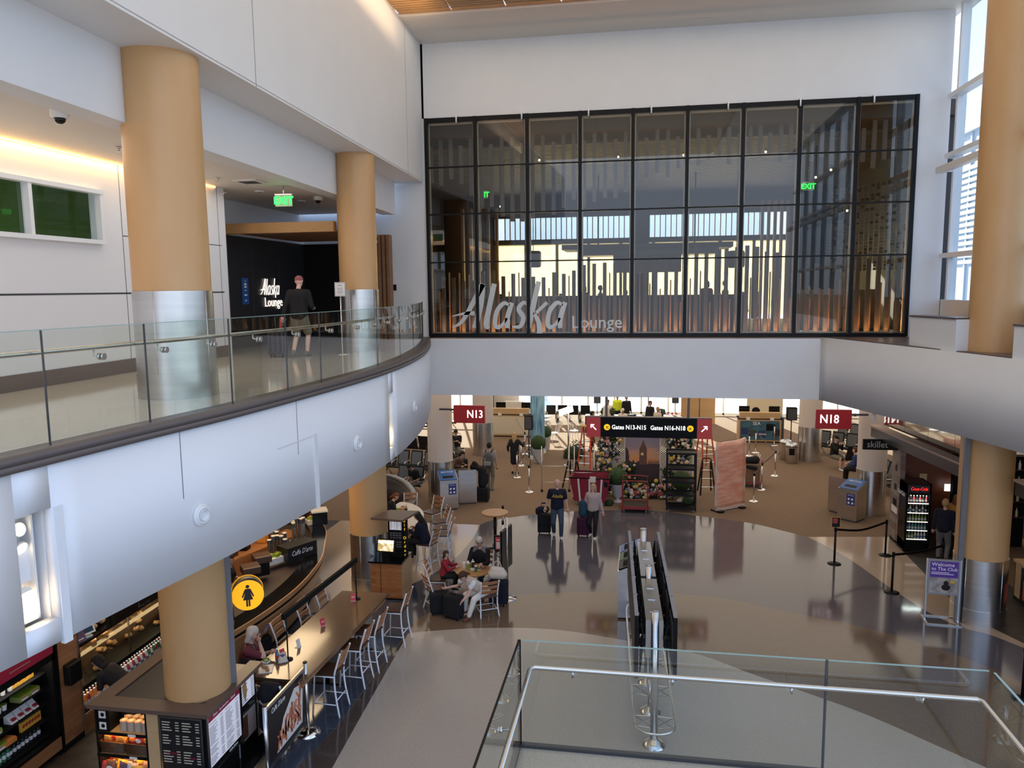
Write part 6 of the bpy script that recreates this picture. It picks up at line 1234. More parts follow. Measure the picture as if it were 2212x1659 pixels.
# food on the table
q=Vector((-6.22,11.42,1.06)); t=T('food_tray','white paper tray of food in front of the grey haired man','tray',q,R(20)); G().box(-.11,.11,-.15,.15,0,.012).done('paper_tray','lid_white',t); g=G(); [g.sph((random.uniform(-.07,.07),random.uniform(-.1,.1),.03),.03,8) for _ in range(6)]; g.done('food','food',t)
t=T('drink_bottle','small clear soda bottle with a red label on the communal table','bottle',(-6.17,11.72,1.06)); G().lathe((0,0,0),[(.03,0),(.033,.01),(.033,.13),(.013,.19),(.013,.21)],14).done('glass','bottle_blue',t); G().lathe((0,0,.05),[(.034,0),(.034,.06)],14).done('label','pkg_red',t); G().cyl((0,0,.21),(0,0,.23),.016,n=10).done('cap','lid_white',t)
bag((-6.03,11.66,1.07),'bag_white','crinkled silver snack bag lying open on the communal table',None,.6,-1.2,m2='bag_blue')
t=T('salad_bowl','small bowl of green salad by the grey haired man','bowl',(-6.33,11.63,1.06)); G().lathe((0,0,0),[(.05,0),(.08,.04),(.075,.04)],16).done('bowl','lid_white',t); g=G(); leafball(g,(0,0,.04),.05,60,.04); g.done('leaves','veg_green',t)
# backpack and jacket on the near stool, banner
stool((-5.83,11.02,0),R(0),'stool at the near table end hidden under the black backpack')
g=fuse([((-.05,0,1.02),.15,(.07,0,1.0),.14),((0,-.02,.55),.17,(0,0,.95),.16),((-.08,.02,1.15),.08,(.12,0,1.13),.10)],.03,3); t=T('backpack','bulky black backpack and jacket hanging on the near table stool','backpack',(-5.83,10.74,0)); g.done('bag','cloth_black',t); G().tube(cr_([(-.08,-.17,1.0),(0,-.19,.95),(.12,-.17,.99)],4),.015,6).done('strap','grey_plastic',t)
a=Vector((-5.52,10.02,0));b=Vector((-5.50,11.38,0)); t=T('banner_barrier','steel post barrier holding a food photo banner beside the near table','barrier',(0,0,0))
for q in(a,b): G().cyl(tuple(q),tuple(q+Vector((0,0,1.25))),.033,n=16).done('post','steel',t); G().lathe(tuple(q),[(.20,0),(.21,.01),(.12,.05),(.04,.07)],28).done('base','chrome',t); G().cyl(tuple(q+Vector((0,0,1.25))),tuple(q+Vector((0,0,1.27))),.036,n=14).done('cap','black',t)
G().bar(a+Vector((0,0,1.18)),b+Vector((0,0,1.18)),.03,.05).done('top_rail','steel',t); G().bar(a+Vector((0,0,.22)),b+Vector((0,0,.22)),.03,.05).done('bottom_rail','steel',t)
bn=G().box(-.006,.006,.05,1.31,.24,1.16).done('banner','menu_dark',t,loc=(a.x,a.y,0)); text('lettering',"Caffe D'arte",.115,'text_white',bn,(.010,.40,1.05),(PI/2,0,PI/2),.001,.002,shear=.35,kx=.8)
mat('fries',(.48,.10,.05),.5,noise=(9,(.62,.26,.12),5,(1,1,1),.35,.65)); g=G(); g.add([(.009,.30,.30),(.009,1.20,.30),(.009,1.26,.95),(.009,.95,1.02),(.009,.55,.75)],[(0,1,2,3,4)],1)
for k in range(46): y=random.uniform(.35,1.15);z=random.uniform(.34,.40+.50*(y-.3)/.85); g.ob((.014,y,z+.08),(.010,.03,random.uniform(.12,.24)),0,0,random.uniform(-.7,.7))
g.done('food_print',['fries','lid_white'],bn)
# ---------------------------------------------------------------- coffee bar
topc=cr_([(-8.9,19.7,0),(-8.31,18.83,0),(-7.86,17.7,0),(-7.55,16.8,0),(-7.38,15.9,0),(-7.30,15.0,0),(-7.32,14.2,0),(-7.42,13.3,0),(-7.6,12.4,0)],6)
cb=T('coffee_bar','long curved wooden coffee bar with a black counter top','counter',(0,0,0))
def off(P,d):
    o=[]
    for i,p in enumerate(P): q=(P[min(i+1,len(P)-1)]-P[max(i-1,0)]).normalized(); o.append(p+Vector((q.y,-q.x,0))*d)
    return o
ins=off(topc,.16); ins2=off(topc,.42)
if ins[10].x>topc[10].x: ins=off(topc,-.16); ins2=off(topc,-.42)
bi=off(topc,.30); 
if bi[10].x>topc[10].x: bi=off(topc,-.30)
wood('bar_wood',(.50,.23,.085),(.62,.33,.14),(.36,.16,.06),.085,.7,'YZ',.35,coat=.3)
g=G(); n=len(topc)
def skin(A,za,B,zb,g):
    vs=[(p.x,p.y,za) for p in A]+[(p.x,p.y,zb) for p in B]; g.add(vs,[(i,i+1,n+i+1,n+i) for i in range(n-1)],0,True)
skin(bi,.08,topc,.86,g); skin(topc,.86,topc,.90,g); g.done('front','bar_wood',cb)
g=G(); skin(topc,.905,topc,.955,g); g.done('shadow_gap','black',cb); g=G(); skin(topc,.955,topc,1.06,g); skin(topc,1.06,off(topc,(ins[10]-topc[10]).length*(-1 if ins[10].x<topc[10].x and off(topc,.1)[10].x>topc[10].x else 1)*.15),1.06,g); g.done('upper_band','bar_wood',cb)
g=G(); skin(bi,.0,bi,.08,g); g.done('kick','black_matte',cb)
g=G(); skin(topc,1.055,ins2,1.055,g); skin(ins2,1.055,ins2,.0,g); g.done('top','black_gloss',cb); G().prism([(p.x,p.y) for p in ins2]+[(p.x-.9,p.y) for p in ins2[::-1]],.88,.93).done('work_top','wood_dark_flat',cb)
def cupstack(p,lab,h,grp):
    t=T('cup_stack',lab,'cups',p,0,grp); g=G()
    G().lathe((0,0,0),[(.045,0),(.05,h*.72)],16).done('cups','stainless',t); G().lathe((0,0,h*.72),[(.052,0),(.052,h*.24)],16).done('sleeve','grey_dark',t); G().lathe((0,0,h*.96),[(.055,0),(.056,h*.04)],16).done('lid_rim','lid_white',t)
for i,(px,py,h) in enumerate(((583,1195,.34),(592,1193,.42),(600,1190,.40),(609,1193,.42),(617,1195,.36),(599,1183,.42),(616,1186,.42))): cupstack(Gz(px,py,1.06),'tall paper cup stack beside the green snack box',h,'cup stacks beside the green box')
for i,(px,py,h) in enumerate(((635,1165,.44),(643,1160,.52),(652,1160,.50),(634,1158,.40),(656,1156,.48))): cupstack(Gz(px,py,1.06),'tall paper cup stack behind the dark sign box',h,'cup stacks behind the dark sign box')
q=Gz(653,1205,1.06); t=T('sign_box','dark box with white script name standing on the coffee bar','sign',q,R(62)); G().box(-.42,.42,-.03,.4,0,.34).done('box','menu_dark',t); text('lettering',"Caffe D'arte",.17,'text_white',t,(-.02,-.034,.18),(PI/2,0,0),.001,.002,shear=.35,kx=.72); 
q=Gz(600,1213,1.06); t=T('snack_box','white carton of bright green snack packs on the coffee bar','box',q,R(60)); G().box(-.28,.28,-.12,.12,0,.14).done('carton','lid_white',t); g=G(); [g.ob((-.24+.055*k,random.uniform(-.05,.05),.17),(.045,.12,.09),0,random.uniform(-.4,.4)) for k in range(10)]; g.done('packs','veg_green',t)
q=Gz(676,1130,1.06); t=T('fruit_tray','tray of fresh green and yellow fruit at the far bar end','tray',q,R(40)); G().box(-.18,.18,-.14,.14,0,.12).done('tray','lid_white',t); g=G(); [g.sph((random.uniform(-.12,.12),random.uniform(-.09,.09),.15),.045,8) for _ in range(9)]; g.done('green_fruit','veg_green',t); g=G(); [g.sph((random.uniform(-.12,.12),random.uniform(-.09,.09),.18),.04,8) for _ in range(5)]; g.done('yellow_fruit','fl_yellow',t)
for k,(px,py,l) in enumerate(((528,1265,'dark box shaped brewer on the coffee bar, the nearer one'),(552,1240,'dark box shaped brewer on the coffee bar, the farther one'))):
    q=Gz(px+15,py,1.06); t=T('coffee_brewer',l,'coffee machine',q,R(40)); G().box(-.19,.19,-.19,.19,.30,.46).done('hopper','wood_seat',t,bev=.02); G().box(-.14,.14,-.12,.16,0,.30).done('body','black',t)
q=Gz(690,1130,1.06); t=T('ice_bin','black bin with a pale lid at the far end of the coffee bar','bin',q,R(30)); G().box(-.2,.2,-.2,.2,0,.35).done('body','black_gloss',t); G().box(-.22,.22,-.22,.22,.35,.39).done('lid','lid_white',t)
for k,(px,py) in enumerate(((622,1185),(628,1180),(633,1187),(640,1178))): q=Gz(px,py+12,1.06); t=T('syrup_bottle','small syrup pump bottle in front of the cup stacks','bottle',q,0,'syrup bottles on the coffee bar'); G().lathe((0,0,0),[(.03,0),(.03,.18),(.012,.22)],12).done('glass','bottle_dark',t); G().cyl((0,0,.22),(0,0,.30),.008,n=6).done('pump','lid_white',t)
q=Gz(516,1178,2.0); G().box(-.4,.4,-.05,.05,0,2.3).done('wall_panel','wood_dark',label='dark wooden back panel behind the coffee bar',cat='panel',loc=(-9.9,16.5,0),rz=R(80))
g=G(); g.box(-.3,.3,-1.4,1.4,0,.95); g.done('back_cabinet','wood_plank',label='warm wooden back cabinet behind the coffee bar',cat='cabinet',loc=(-9.7,17.6,0),rz=R(-18))
for k,(y,l,m) in enumerate(((16.8,'red canister on the back cabinet of the coffee bar','juice_red'),(17.3,'black espresso grinder on the back cabinet','black'),(17.9,'orange bag on the back cabinet of the coffee bar','juice_orange'),(18.3,'steel espresso machine on the back cabinet','stainless'))): 
    t=T(('canister','coffee_grinder','paper_bag','espresso_machine')[k],l,('canister','coffee grinder','bag','coffee machine')[k],(-9.75+.3*(y-17.6),y,.95)); G().box(-.12,.12,-.12 if k<3 else -.25,.12,0,.35).done('body',m,t,bev=.03); G().box(-.09,.09,-.1,.1,.35,.40).done('lid','black',t)
area('coffee_bar_fill',(-8.9,16.6,4.1),(0,0,0),1,5,130,(1,.72,.42))  # added fill that brightens the bar from above
# ---------------------------------------------------------------- order kiosk at the second column
k2=T('order_kiosk','wooden order kiosk with a lit screen at the second tan column','kiosk',(0,0,0)); x0,x1,y0,y1=-6.40,-5.62,16.95,17.7
G().box(x0,x1,y0,y1,.05,.92).done('cabinet','wood_plank_x',k2); G().box(x1,x1+.012,y0,y1,.05,.92).done('side_panel','wood_side',k2); G().box(x0-.03,x1+.03,y0-.05,y1,.92,.96).done('counter_top','black_gloss',k2); G().box(x0,x1,y0+.02,y1,0,.05).done('kick','black',k2); G().box(-6.15,-6.14,y0-.004,y0,.06,.91).done('door_gap','black',k2)
G().box(-6.05,-5.58,y0+.35,y0+.45,.96,2.05).done('menu_back','black_matte',k2); menu_board(k2,.30,.32,(-5.85,y0+.345,1.80),(0,0,0),'menu_white','menu_grey',2,9,'black',gapr=()); menu_board(k2,.30,.42,(-5.85,y0+.345,1.38),(0,0,0),'menu_dark','menu_grey',4,7,'black',gapr=(3,))
for i,ch in enumerate('Self Order'): 
    if ch!=' ': text('lettering',ch,.10,'sign_yellow',k2,(-5.63,y0+.34,1.97-i*.105),(PI/2,0,0),.001,.002)
cvs=[(-6.25,y0-.28),(-5.45,y0-.36),(-5.28,y0+.42),(-6.0,y0+.42),(-6.12,y0+.15)]
G().prism(cvs,2.06,2.11).done('canopy','cap_brown',k2)
t=T('order_screen','bright food ordering screen on a black stand','screen',(-6.02,y0+.10,.96),R(-4)); g=G(); g.ob((0,0,.36),(.46,.05,.32),0,0,R(-14)); g.done('bezel','black',t)
mat('screen_food',(.8,.7,.5),.3,em=(.95,.72,.40),es=1.0,noise=(9,(.35,.25,.08),5,(1,1,1),.42,.62)); g=G(); g.ob((0,-.028,.367),(.40,.004,.26),0,0,R(-14)); g.done('display','screen_food',t); m=MT['screen_food'].node_tree; m.links.new([n for n in m.nodes if n.type=='VALTORGB'][0].outputs[0],m.nodes['Principled BSDF'].inputs['Emission Color']); MT['screen_food'].node_tree.nodes['Principled BSDF'].inputs['Emission Strength'].default_value=1.1
mat('button_red',(.8,.05,.05),.4,em=(.9,.03,.03),es=.8); g=G(); g.ob((0,-.034,.31),(.12,.004,.035),0,0,R(-14)); g.done('button','button_red',t); g=G(); g.ob((0,-.030,.455),(.38,.004,.05),0,0,R(-14)); g.done('title_bar','lit_white',t); G().box(-.09,.09,-.06,.08,0,.20).done('stand','black',t)
# ---------------------------------------------------------------- curved high table, low curved rail
rp_=cr_([Vector((-9.3,25.2,0)),Vector((-8.7,25.0,0)),Vector((-8.05,24.35,0)),Vector((-7.5,23.4,0)),Vector((-7.15,22.6,0)),Vector((-7.05,21.9,0)),Vector((-7.12,21.5,0))],6)
t=T('curved_divider','low curved divider wall with a dark rail near the seats','divider',(0,0,0)); g=G(); g.strip([(p.x,p.y) for p in rp_],0,.92,.10,0,True); g.done('panel','cap_dark',t); g=G(); g.strip([(p.x+.04,p.y) for p in rp_],.92,1.0,.2,0,True); g.done('rail','curb_brown',t)
t=T('curved_table','pale bar height table with a rounded end by the second column','table',(0,0,0)); C2=[(-6.95,19.0),(-6.25,18.9),(-6.02,19.3),(-5.98,19.9),(-6.12,20.6),(-6.45,21.2),(-6.9,21.6),(-7.2,21.4)]
G().prism([(p.x,p.y) for p in cr_([Vector((x,y,0)) for x,y in C2],5,True)],1.02,1.06).done('tabletop','table_top_light',t); G().cyl((-6.6,20.3,0),(-6.6,20.3,1.02),.06,n=12).done('pedestal','black',t); G().lathe((-6.6,20.3,0),[(.35,0),(.34,.02)],20).done('base','black',t)
for (x,y,rz,l) in ((-7.0,22.0,185,'orange slat stool at the far tip of the curved table'),(-6.2,21.75,150,'orange slat stool second round the curved table'),(-5.75,20.85,118,'orange slat stool third round the curved table'),(-5.52,20.3,100,'orange slat stool fourth round the curved table'),(-5.35,19.75,92,'orange slat stool fifth round the curved table, standing free'),(-5.55,18.95,75,'dark slat stool carrying the long haired woman')): stool((x,y,0),R(rz),l)
t=T('takeout_cup','dark takeaway cup with a straw on the curved table','cup',Gz(877,1107,1.06)); G().lathe((0,0,0),[(.035,0),(.045,.12)],14).done('cup','black',t); G().cyl((0,0,.1),(.02,0,.26),.005,n=6).done('straw','black',t)
t=T('food_pack','green and orange food pack in front of the red haired woman','food',Gz(862,1103,1.06)); G().box(-.07,.07,-.05,.05,0,.08).done('pack','veg_green',t,bev=.02); g=G(); g.sph((.1,-.02,.05),.06,10); g.done('orange_wrap','carrot',t)
# round bar table and menu stand
t=T('round_bar_table','round orange wood bar table on a black pedestal','table',(-4.12,20.95,0)); G().lathe((0,0,1.03),[(.37,0),(.385,.015),(.385,.035),(.37,.04)],36).done('tabletop','wood_warm',t); G().cyl((0,0,.03),(0,0,1.03),.045,n=14).done('column','black',t)
for a_ in (0,90,180,270): G().bar((0,0,.03),(.34*math.cos(R(a_+20)),.34*math.sin(R(a_+20)),.015),.06,.025).done('foot','black',t)
def postsign(p,rz,lab,h,w=.0):
    t=T('poster_stand',lab,'stand',p,rz); G().lathe((0,0,0),[(.22,0),(.22,.012),(.03,.03)],28).done('base','steel',t); G().cyl((0,0,.02),(0,0,h),.025,n=12).done('pole','steel',t); g=G(); g.box(-.03,.01,-.33,.33,.75,1.75); g.done('panel','black_gloss',t); g=G(); g.box(-.04,-.03,-.35,.35,.73,1.77); g.done('frame','steel',t); return t
postsign((-3.15,17.45,0),R(-11),'steel poster stand seen edge-on right of the small cafe group',2.0)
for (px,py,l) in ((1087,1163,'steel stanchion behind the edge-on poster stand, farther'),(1087,1200,'steel stanchion behind the edge-on poster stand, nearer')): stanchion(px,py,l)
# small round cafe table with four chairs
TC=Vector((-3.95,17.25,0)); t=T('cafe_table','small round wooden cafe table crowded with food and cups','table',TC); G().lathe((0,0,.72),[(.42,0),(.43,.015),(.43,.03)],32).done('tabletop','wood_warm',t); G().cyl((0,0,.02),(0,0,.72),.04,n=12).done('column','black',t); G().lathe((0,0,0),[(.28,0),(.27,.02)],20).done('base','black',t)
CH=[]
for (dx,dy,rz,l) in ((-.88,.08,-85,'dark slat chair carrying the child in red'),(-.72,-.62,-50,'dark slat chair empty beside the black suitcases'),(.08,.78,176,'dark slat chair carrying the man in the grey striped jacket'),(.48,-.72,28,'dark slat chair carrying the woman in white')): stool(TC+Vector((dx,dy,0)),R(rz),l,.45)
for k,(dx,dy,h,m,l) in enumerate(((-.22,.05,.14,'lid_white','white paper cup at the left on the small cafe table'),(-.10,-.02,.16,'veg_green','green drink cup on the small cafe table'),(-.02,.12,.15,'bottle_dark','dark cup at the back of the small cafe table'),(.10,-.10,.13,'bottle_green','green tinted cup nearest the woman in white'),(-.16,.18,.12,'lid_white','short white cup near the child'))):
    t=T('drink_cup',l,'cup',TC+Vector((dx,dy,.75))); G().lathe((0,0,0),[(.028,0),(.038,h)],14).done('cup',m,t); G().lathe((0,0,h),[(.041,0),(.04,.012)],14).done('lid','lid_white',t)
t=T('food_container','open brown food container on the small cafe table','food',TC+Vector((.18,.12,.75)),.4); G().box(-.11,.11,-.08,.08,0,.04).done('box','cardboard',t); g=G(); [g.sph((random.uniform(-.07,.07),random.uniform(-.05,.05),.05),.03,8) for _ in range(6)]; g.done('food','food',t)
G().box(-.12,.12,-.08,.08,0,.01).done('napkin','lid_white',label='crumpled pale napkin on the small cafe table',cat='napkin',loc=TC+Vector((.05,.05,.75)),rz=.5)
t=T('payment_sign','black stand with a red and white notice card beside the cafe group','sign',TC+Vector((.62,.25,0))); G().cyl((0,0,0),(0,0,1.2),.02,n=8).done('pole','black',t); G().lathe((0,0,0),[(.15,0),(.14,.02)],16).done('base','black',t); G().box(-.13,.13,-.03,.0,1.15,1.55).done('frame','black',t); G().box(-.10,.10,-.035,-.03,1.2,1.51).done('card','card_red',t); G().box(-.075,.075,-.038,-.035,1.23,1.39).done('panel','lid_white',t); G().box(-.07,.07,-.038,-.035,1.43,1.45).done('print_line','text_white',t)
suitcase('black soft suitcase lying nearest the small cafe table, left one',Gz(946,1330)+Vector((0,.12,0)),R(20),'cloth_black',.42,.52,.28,0); suitcase('black suitcase touched by the woman in white, right one',Gz(978,1340)+Vector((0,.10,0)),R(-20),'cloth_black',.42,.56,.26,0)
suitcase('navy blue hard suitcase behind the chair of the woman in white',Gz(1073,1312)+Vector((.02,.15,0)),R(-12),'navy',.42,.62,.26,0)
t=T('tote_bag','off white tote bag resting on the navy suitcase','bag',Gz(1073,1312)+Vector((.0,.15,.63))); fuse([((-.12,0,.12),.12,(.12,0,.12),.12),((-.1,0,.24),.08,(.1,0,.22),.08)],.025,3).done('bag','cloth_cream',t); G().tube(cr_([(-.1,0,.28),(-.05,0,.42),(.05,0,.42),(.1,0,.28)],4),.01,6).done('handle','cloth_cream',t)
# ---------------------------------------------------------------- the people
U=Vector
mat('shirt_grey',(.30,.26,.25),.8)
def at(px,py,z=0.): p=Gz(px,py,z); return (p.x,p.y,0 if z<5 else ZM)
def seated(px,py,hz=1.28,f=(0,0)): p=Gz(px,py,hz); return (p.x+f[0],p.y+f[1],0)
# gallery traveller
p=Gz(650,770,ZM); _,I=person('person seen from behind on the mezzanine in a black jacket, shorts and faded cap',p,R(4),'walk',1.80,'skin_pale','cap_red','cap','cloth_black','long','cloth_khaki','shorts','shoe_grey',.02,lf=(-.10,-.14,.12),rf=(.11,.10,.08),lh=(-.34,-.10,.80),rh=(.22,.26,1.05),head=(16,-8),width=1.08)
suitcase('dark blue suitcase rolled by the traveller on the mezzanine',p+U((-.47,-.12,0)),R(180),'cap_dark',.38,.60,.26,.30)
g=G(); g.add([(0,0,0),(.07,0,.02),(.03,.01,-.30),(-.02,.01,-.26)],[(0,1,2,3)]); g.add([(0,.004,0),(-.02,.014,-.26),(.03,.014,-.30),(.07,.004,.02)],[(0,1,2,3)]); g.done('luggage_ribbon','card_red',label='red ribbon tied to the traveller suitcase handle',cat='ribbon',loc=p+U((-.46,-.02,.86)))
# walking couple
p=Gz(1204,1160); _,I=person('bald person walking in a navy print t-shirt and jeans, pulling a black case',p,R(186),'walk',1.80,'skin_light','hair_grey','bald','navy','short','denim','long','shoe_white',.018,lf=(-.11,.16,.08),rf=(.10,-.14,.10),lh=(-.30,.02,.84),rh=(.36,-.06,.80),head=(4,6),width=1.06)
tp=[c for c in kids(_) if c.name.startswith('top')][0]; text('chest_print','Alaska',.15,'fl_yellow',tp,(0,.165,1.30),(PI/2+.05,0,PI),.004,.004,shear=.3,kx=.85)
suitcase('black suitcase with a jacket over it beside the bald person',Gz(1176,1152),R(184),'cloth_black',.40,.62,.28,.30)
fuse([((-.10,0,0),.10,(.10,0,.02),.10),((-.16,-.05,-.10),.06,(-.16,-.05,.0),.07)],.02,3).done('folded_jacket','navy',label='dark blue jacket lying on the black suitcase of the bald person',cat='jacket',loc=Gz(1176,1152)+U((-.04,0,.74)))
p=Gz(1281,1160); _,I=person('blond person walking in a beige hooded jacket and black trousers',p,R(178),'walk',1.66,'skin_light','hair_blond','bob','cloth_beige','long','cloth_black','long','shoe_white',.018,fem=True,lf=(-.07,.20,.08),rf=(.09,-.10,.10),lh=(-.34,.05,.72),rh=(.30,-.05,.86),head=(8,-35))
suitcase('dark purple suitcase pulled by the blond person',Gz(1259,1160)+U((0,.1,0)),R(180),'plum',.36,.60,.26,.34)
fuse([((0,0,.12),.14,(0,0,.40),.12)],.02,3).done('travel_bag','teal_bag',label='teal blue bag strapped on top of the purple suitcase',cat='bag',loc=Gz(1259,1160)+U((0,.05,.62)))
# backpacker and coat
p=Gz(1058,1058); _,I=person('person seen from behind wearing a large grey backpack and khaki trousers',p,R(-3),'stand',1.78,'skin_mid','hair_dark','short','shirt_grey','short','cloth_khaki','long','shoe_grey',.02,lf=(-.07,.06,.08),rf=(.10,-.10,.08),lh=(-.27,.04,.82))
mat('bag_grey',(.075,.07,.068),.7)
t=T('backpack','large grey hiking style backpack on the standing person','backpack',p+U((0,-.22,1.02))); fuse([((0,0,.02),.16,(0,.02,.34),.14),((-.06,0,.02),.14,(-.06,0,.30),.12),((.06,0,.02),.14,(.06,0,.30),.12)],.02,3).done('bag','bag_grey',t); G().box(-.13,.13,-.20,-.15,-.02,.14).done('pocket','grey_plastic',t,bev=.02); 
for s in(-1,1): G().tube(cr_([U((s*.10,.05,.42)),U((s*.13,.15,.50)),U((s*.14,.28,.42))],4),.022,6).done('strap','black',t)
q=Gz(1043,1083); suitcase('tall stack of black wheeled luggage beside the backpack person, lower case',q,R(178),'cloth_black',.46,.52,.32,.0)
t=T('duffel','black upright duffel with a pull handle stacked on the wheeled case','bag',q+U((0,.0,.52))); fuse([((0,0,.12),.16,(0,0,.62),.15),((.12,0,.2),.10,(.14,0,.45),.09)],.022,3).done('bag','cloth_black',t); G().tube([(-.09,.05,.6),(-.09,.05,1.02),(.09,.05,1.02),(.09,.05,.6)],.012,6).done('pull_handle','grey_plastic',t)
p=Gz(1112,1024); person('long blond haired person in a black knee length coat raising one hand',p,R(-8),'stand',1.70,'skin_light','hair_blond','long','cloth_black','long','cloth_black','none','shoe_black',.02,fem=True,coat=.42,rh=(.34,.22,1.32),lh=(-.30,.08,.95),pole_r=(.6,-.2,-.6))
# seating area, left
person('person in a black t-shirt reading a phone on the bench left of the far column',seated(985,930,1.30),R(190),'sit',1.78,'skin_light','hair_dark','short','cloth_black','short','cloth_khaki','long','shoe_black',.024,lh=(-.08,.30,.86),rh=(.10,.30,.86),head=(28,0))
person('person hunched in a dark brown jacket beside the cream column, holding a suitcase',seated(985,978,1.15),R(250),'sit',1.68,'skin_light','hair_dark','bob','wood_seat','long','cloth_khaki','long','shoe_black',.024,lean=22,head=(25,0))
suitcase('black carry-on with its handle up beside the cream column',Gz(1000,1020),R(200),'cloth_black',.40,.55,.26,.42)
fuse([((0,0,.14),.14,(.18,0,.12),.13),((.05,0,.3),.10,(.12,0,.25),.1)],.025,3).done('black_bag','cloth_black',label='soft black bag on the floor beside the black carry-on',cat='bag',loc=Gz(1022,1016))
person('person in black slumped forward on the bench under the mezzanine',seated(903,1000,1.20,(0,.0)),R(150),'sit',1.76,'skin_mid','hair_dark','short','cloth_black','short','cloth_grey','long','shoe_black',.024,lean=30,head=(35,0),lh=(-.14,.42,.60),rh=(.14,.42,.60))
# curved table
person('red haired person in a black top eating at the curved table',(-7.35,20.95,0),R(-72),'high',1.66,'skin_light','hair_red','pony','cloth_black','long','cloth_black','long','shoe_black',.022,fem=True,lean=22,lh=(-.10,.50,1.10),rh=(.12,.52,1.12),head=(25,0))
person('person with very long dark hair in a navy sweater on a bar stool',(-5.62,18.97,0),R(82),'high',1.72,'skin_mid','hair_dark','long','navy','long','cloth_black','long','shoe_black',.022,fem=True,lean=14,lh=(-.10,.40,1.12),rh=(.14,.36,1.12),head=(22,0),width=1.12)
# small cafe table
person('child with dark hair in a red sweater at the small cafe table',TC+U((-.74,.10,0)),R(-88),'sit',1.28,'skin_light','hair_brown','bob','cloth_red','long','cloth_black','long','shoe_black',.020,hip=(0,0,.76),lf=(-.1,.36,.35),rf=(.1,.34,.35),lh=(-.16,.44,1.08),rh=(.14,.44,1.08),head=(10,-10))
r_,I=person('grey haired person with glasses in a black and grey striped jacket at the cafe table',TC+U((.06,.66,0)),R(174),'sit',1.78,'skin_light','hair_grey','short','cloth_black','long','denim','long','shoe_black',.019,lh=(-.16,.42,.80),rh=(.18,.42,.80),head=(12,32)); 
tp=[c for c in kids(r_) if c.name.startswith('top')][0]; 
g=G(); HX=I['HX']; 
for s in(-1,1): g.tube([tuple(HX(s*.032+.022*math.cos(a*PI/5),.100,.022+.017*math.sin(a*PI/5))) for a in range(10)],.0035,5,closed=True); g.bar(tuple(HX(s*.055,.098,.025)),tuple(HX(s*.085,.0,.03)),.005,.005)
g.done('glasses','black',r_)
fuse([((-.13,.02,.99),.125,(.13,.02,.99),.125)],.022,3).done('grey_band','cloth_grey',r_)
_,I=person('person in a cream waistcoat and white trousers bending down beside the black suitcases',TC+U((.36,-.70,0)),R(146),'sit',1.72,'skin_light','hair_brown','pony','cloth_cream','none','cloth_white','long','shoe_brown',.018,fem=True,lean=50,side=14,lf=(-.06,.48,.08),rf=(.22,.34,.10),lh=(.06,.62,.42),rh=(.62,.52,.60),head=(20,-20),hip=(0,-.05,.54))
sh=I['sh']; fuse([(sh[0],.075,sh[0]+(I['wri'][0]-sh[0])*.22,.062),(sh[1],.075,sh[1]+(I['wri'][1]-sh[1])*.22,.062)],.018,3).done('white_sleeves','shoe_white',_)
# communal table diner
q=(-6.72,11.60,0); r_,I=person('grey haired person in a dark waistcoat and red sleeves eating at the communal table',q,R(-74),'high',1.80,'skin_light','hair_grey','bob','cloth_maroon','short','cloth_black','long','shoe_black',.014,lean=12,lh=(-.12,.42,1.13),rh=(.05,.27,1.40),pole_r=(.5,.3,-.9),head=(12,-4),curl=.9,width=1.08)
hp=I['hip'];u_=I['u']; fuse([(hp+u_*.02,.150,hp+u_*.22,.148),(hp+u_*.22+U((-.06,0,0)),.142,hp+u_*.42+U((-.07,0,0)),.140),(hp+u_*.22+U((.06,0,0)),.142,hp+u_*.42+U((.07,0,0)),.140)],.018,3).done('waistcoat','cap_dark',r_)
stool((-6.86,11.62,0),R(-90),'dark slat stool carrying the grey haired diner')
G().box(-.02,.02,-.025,.025,0,.05).done('food_bite','bread',label='small bite of bread in the hand of the grey haired diner',cat='food',loc=(-6.43,11.60,1.46),bev=.01)
person('person in a dark t-shirt and jeans standing behind the restroom sign',(-7.75,12.7,0),R(70),'stand',1.76,'skin_light','hair_brown','short','navy','short','denim','long','shoe_black',.022)
p=U((-7.55,13.75,0)); suitcase('black suitcase with white curves standing by the coffee bar',p,R(150),'cloth_black',.36,.50,.26,.20)
mat('floral',(.10,.06,.25),.6,noise=(7,(.55,.35,.28),3,(1,1,1),.42,.60)); fuse([((0,0,.14),.15,(0,0,.30),.14)],.02,3).done('floral_backpack','floral',label='bright floral backpack sitting on the black suitcase by the coffee bar',cat='backpack',loc=p+U((0,0,.52)))
person('person in a black t-shirt bending to look at the bottles under the pastry case',(-8.62,10.95,0),R(96),'stand',1.66,'skin_light','hair_dark','bob','cloth_black','short','cloth_blue','long','shoe_black',.018,fem=True,lean=56,hip=(0,-.15,.88),lf=(-.12,-.05,.08),rf=(.12,-.10,.08),lh=(-.22,.40,.66),rh=(.20,.34,.60),head=(10,0),width=1.1)
person('barista in a dark apron behind the coffee bar',(-8.95,14.9,0),R(-70),'stand',1.70,'skin_mid','hair_dark','short','cloth_black','short','cloth_black','long','shoe_black',.022,lean=10,lh=(-.15,.40,1.10),rh=(.15,.40,1.10))
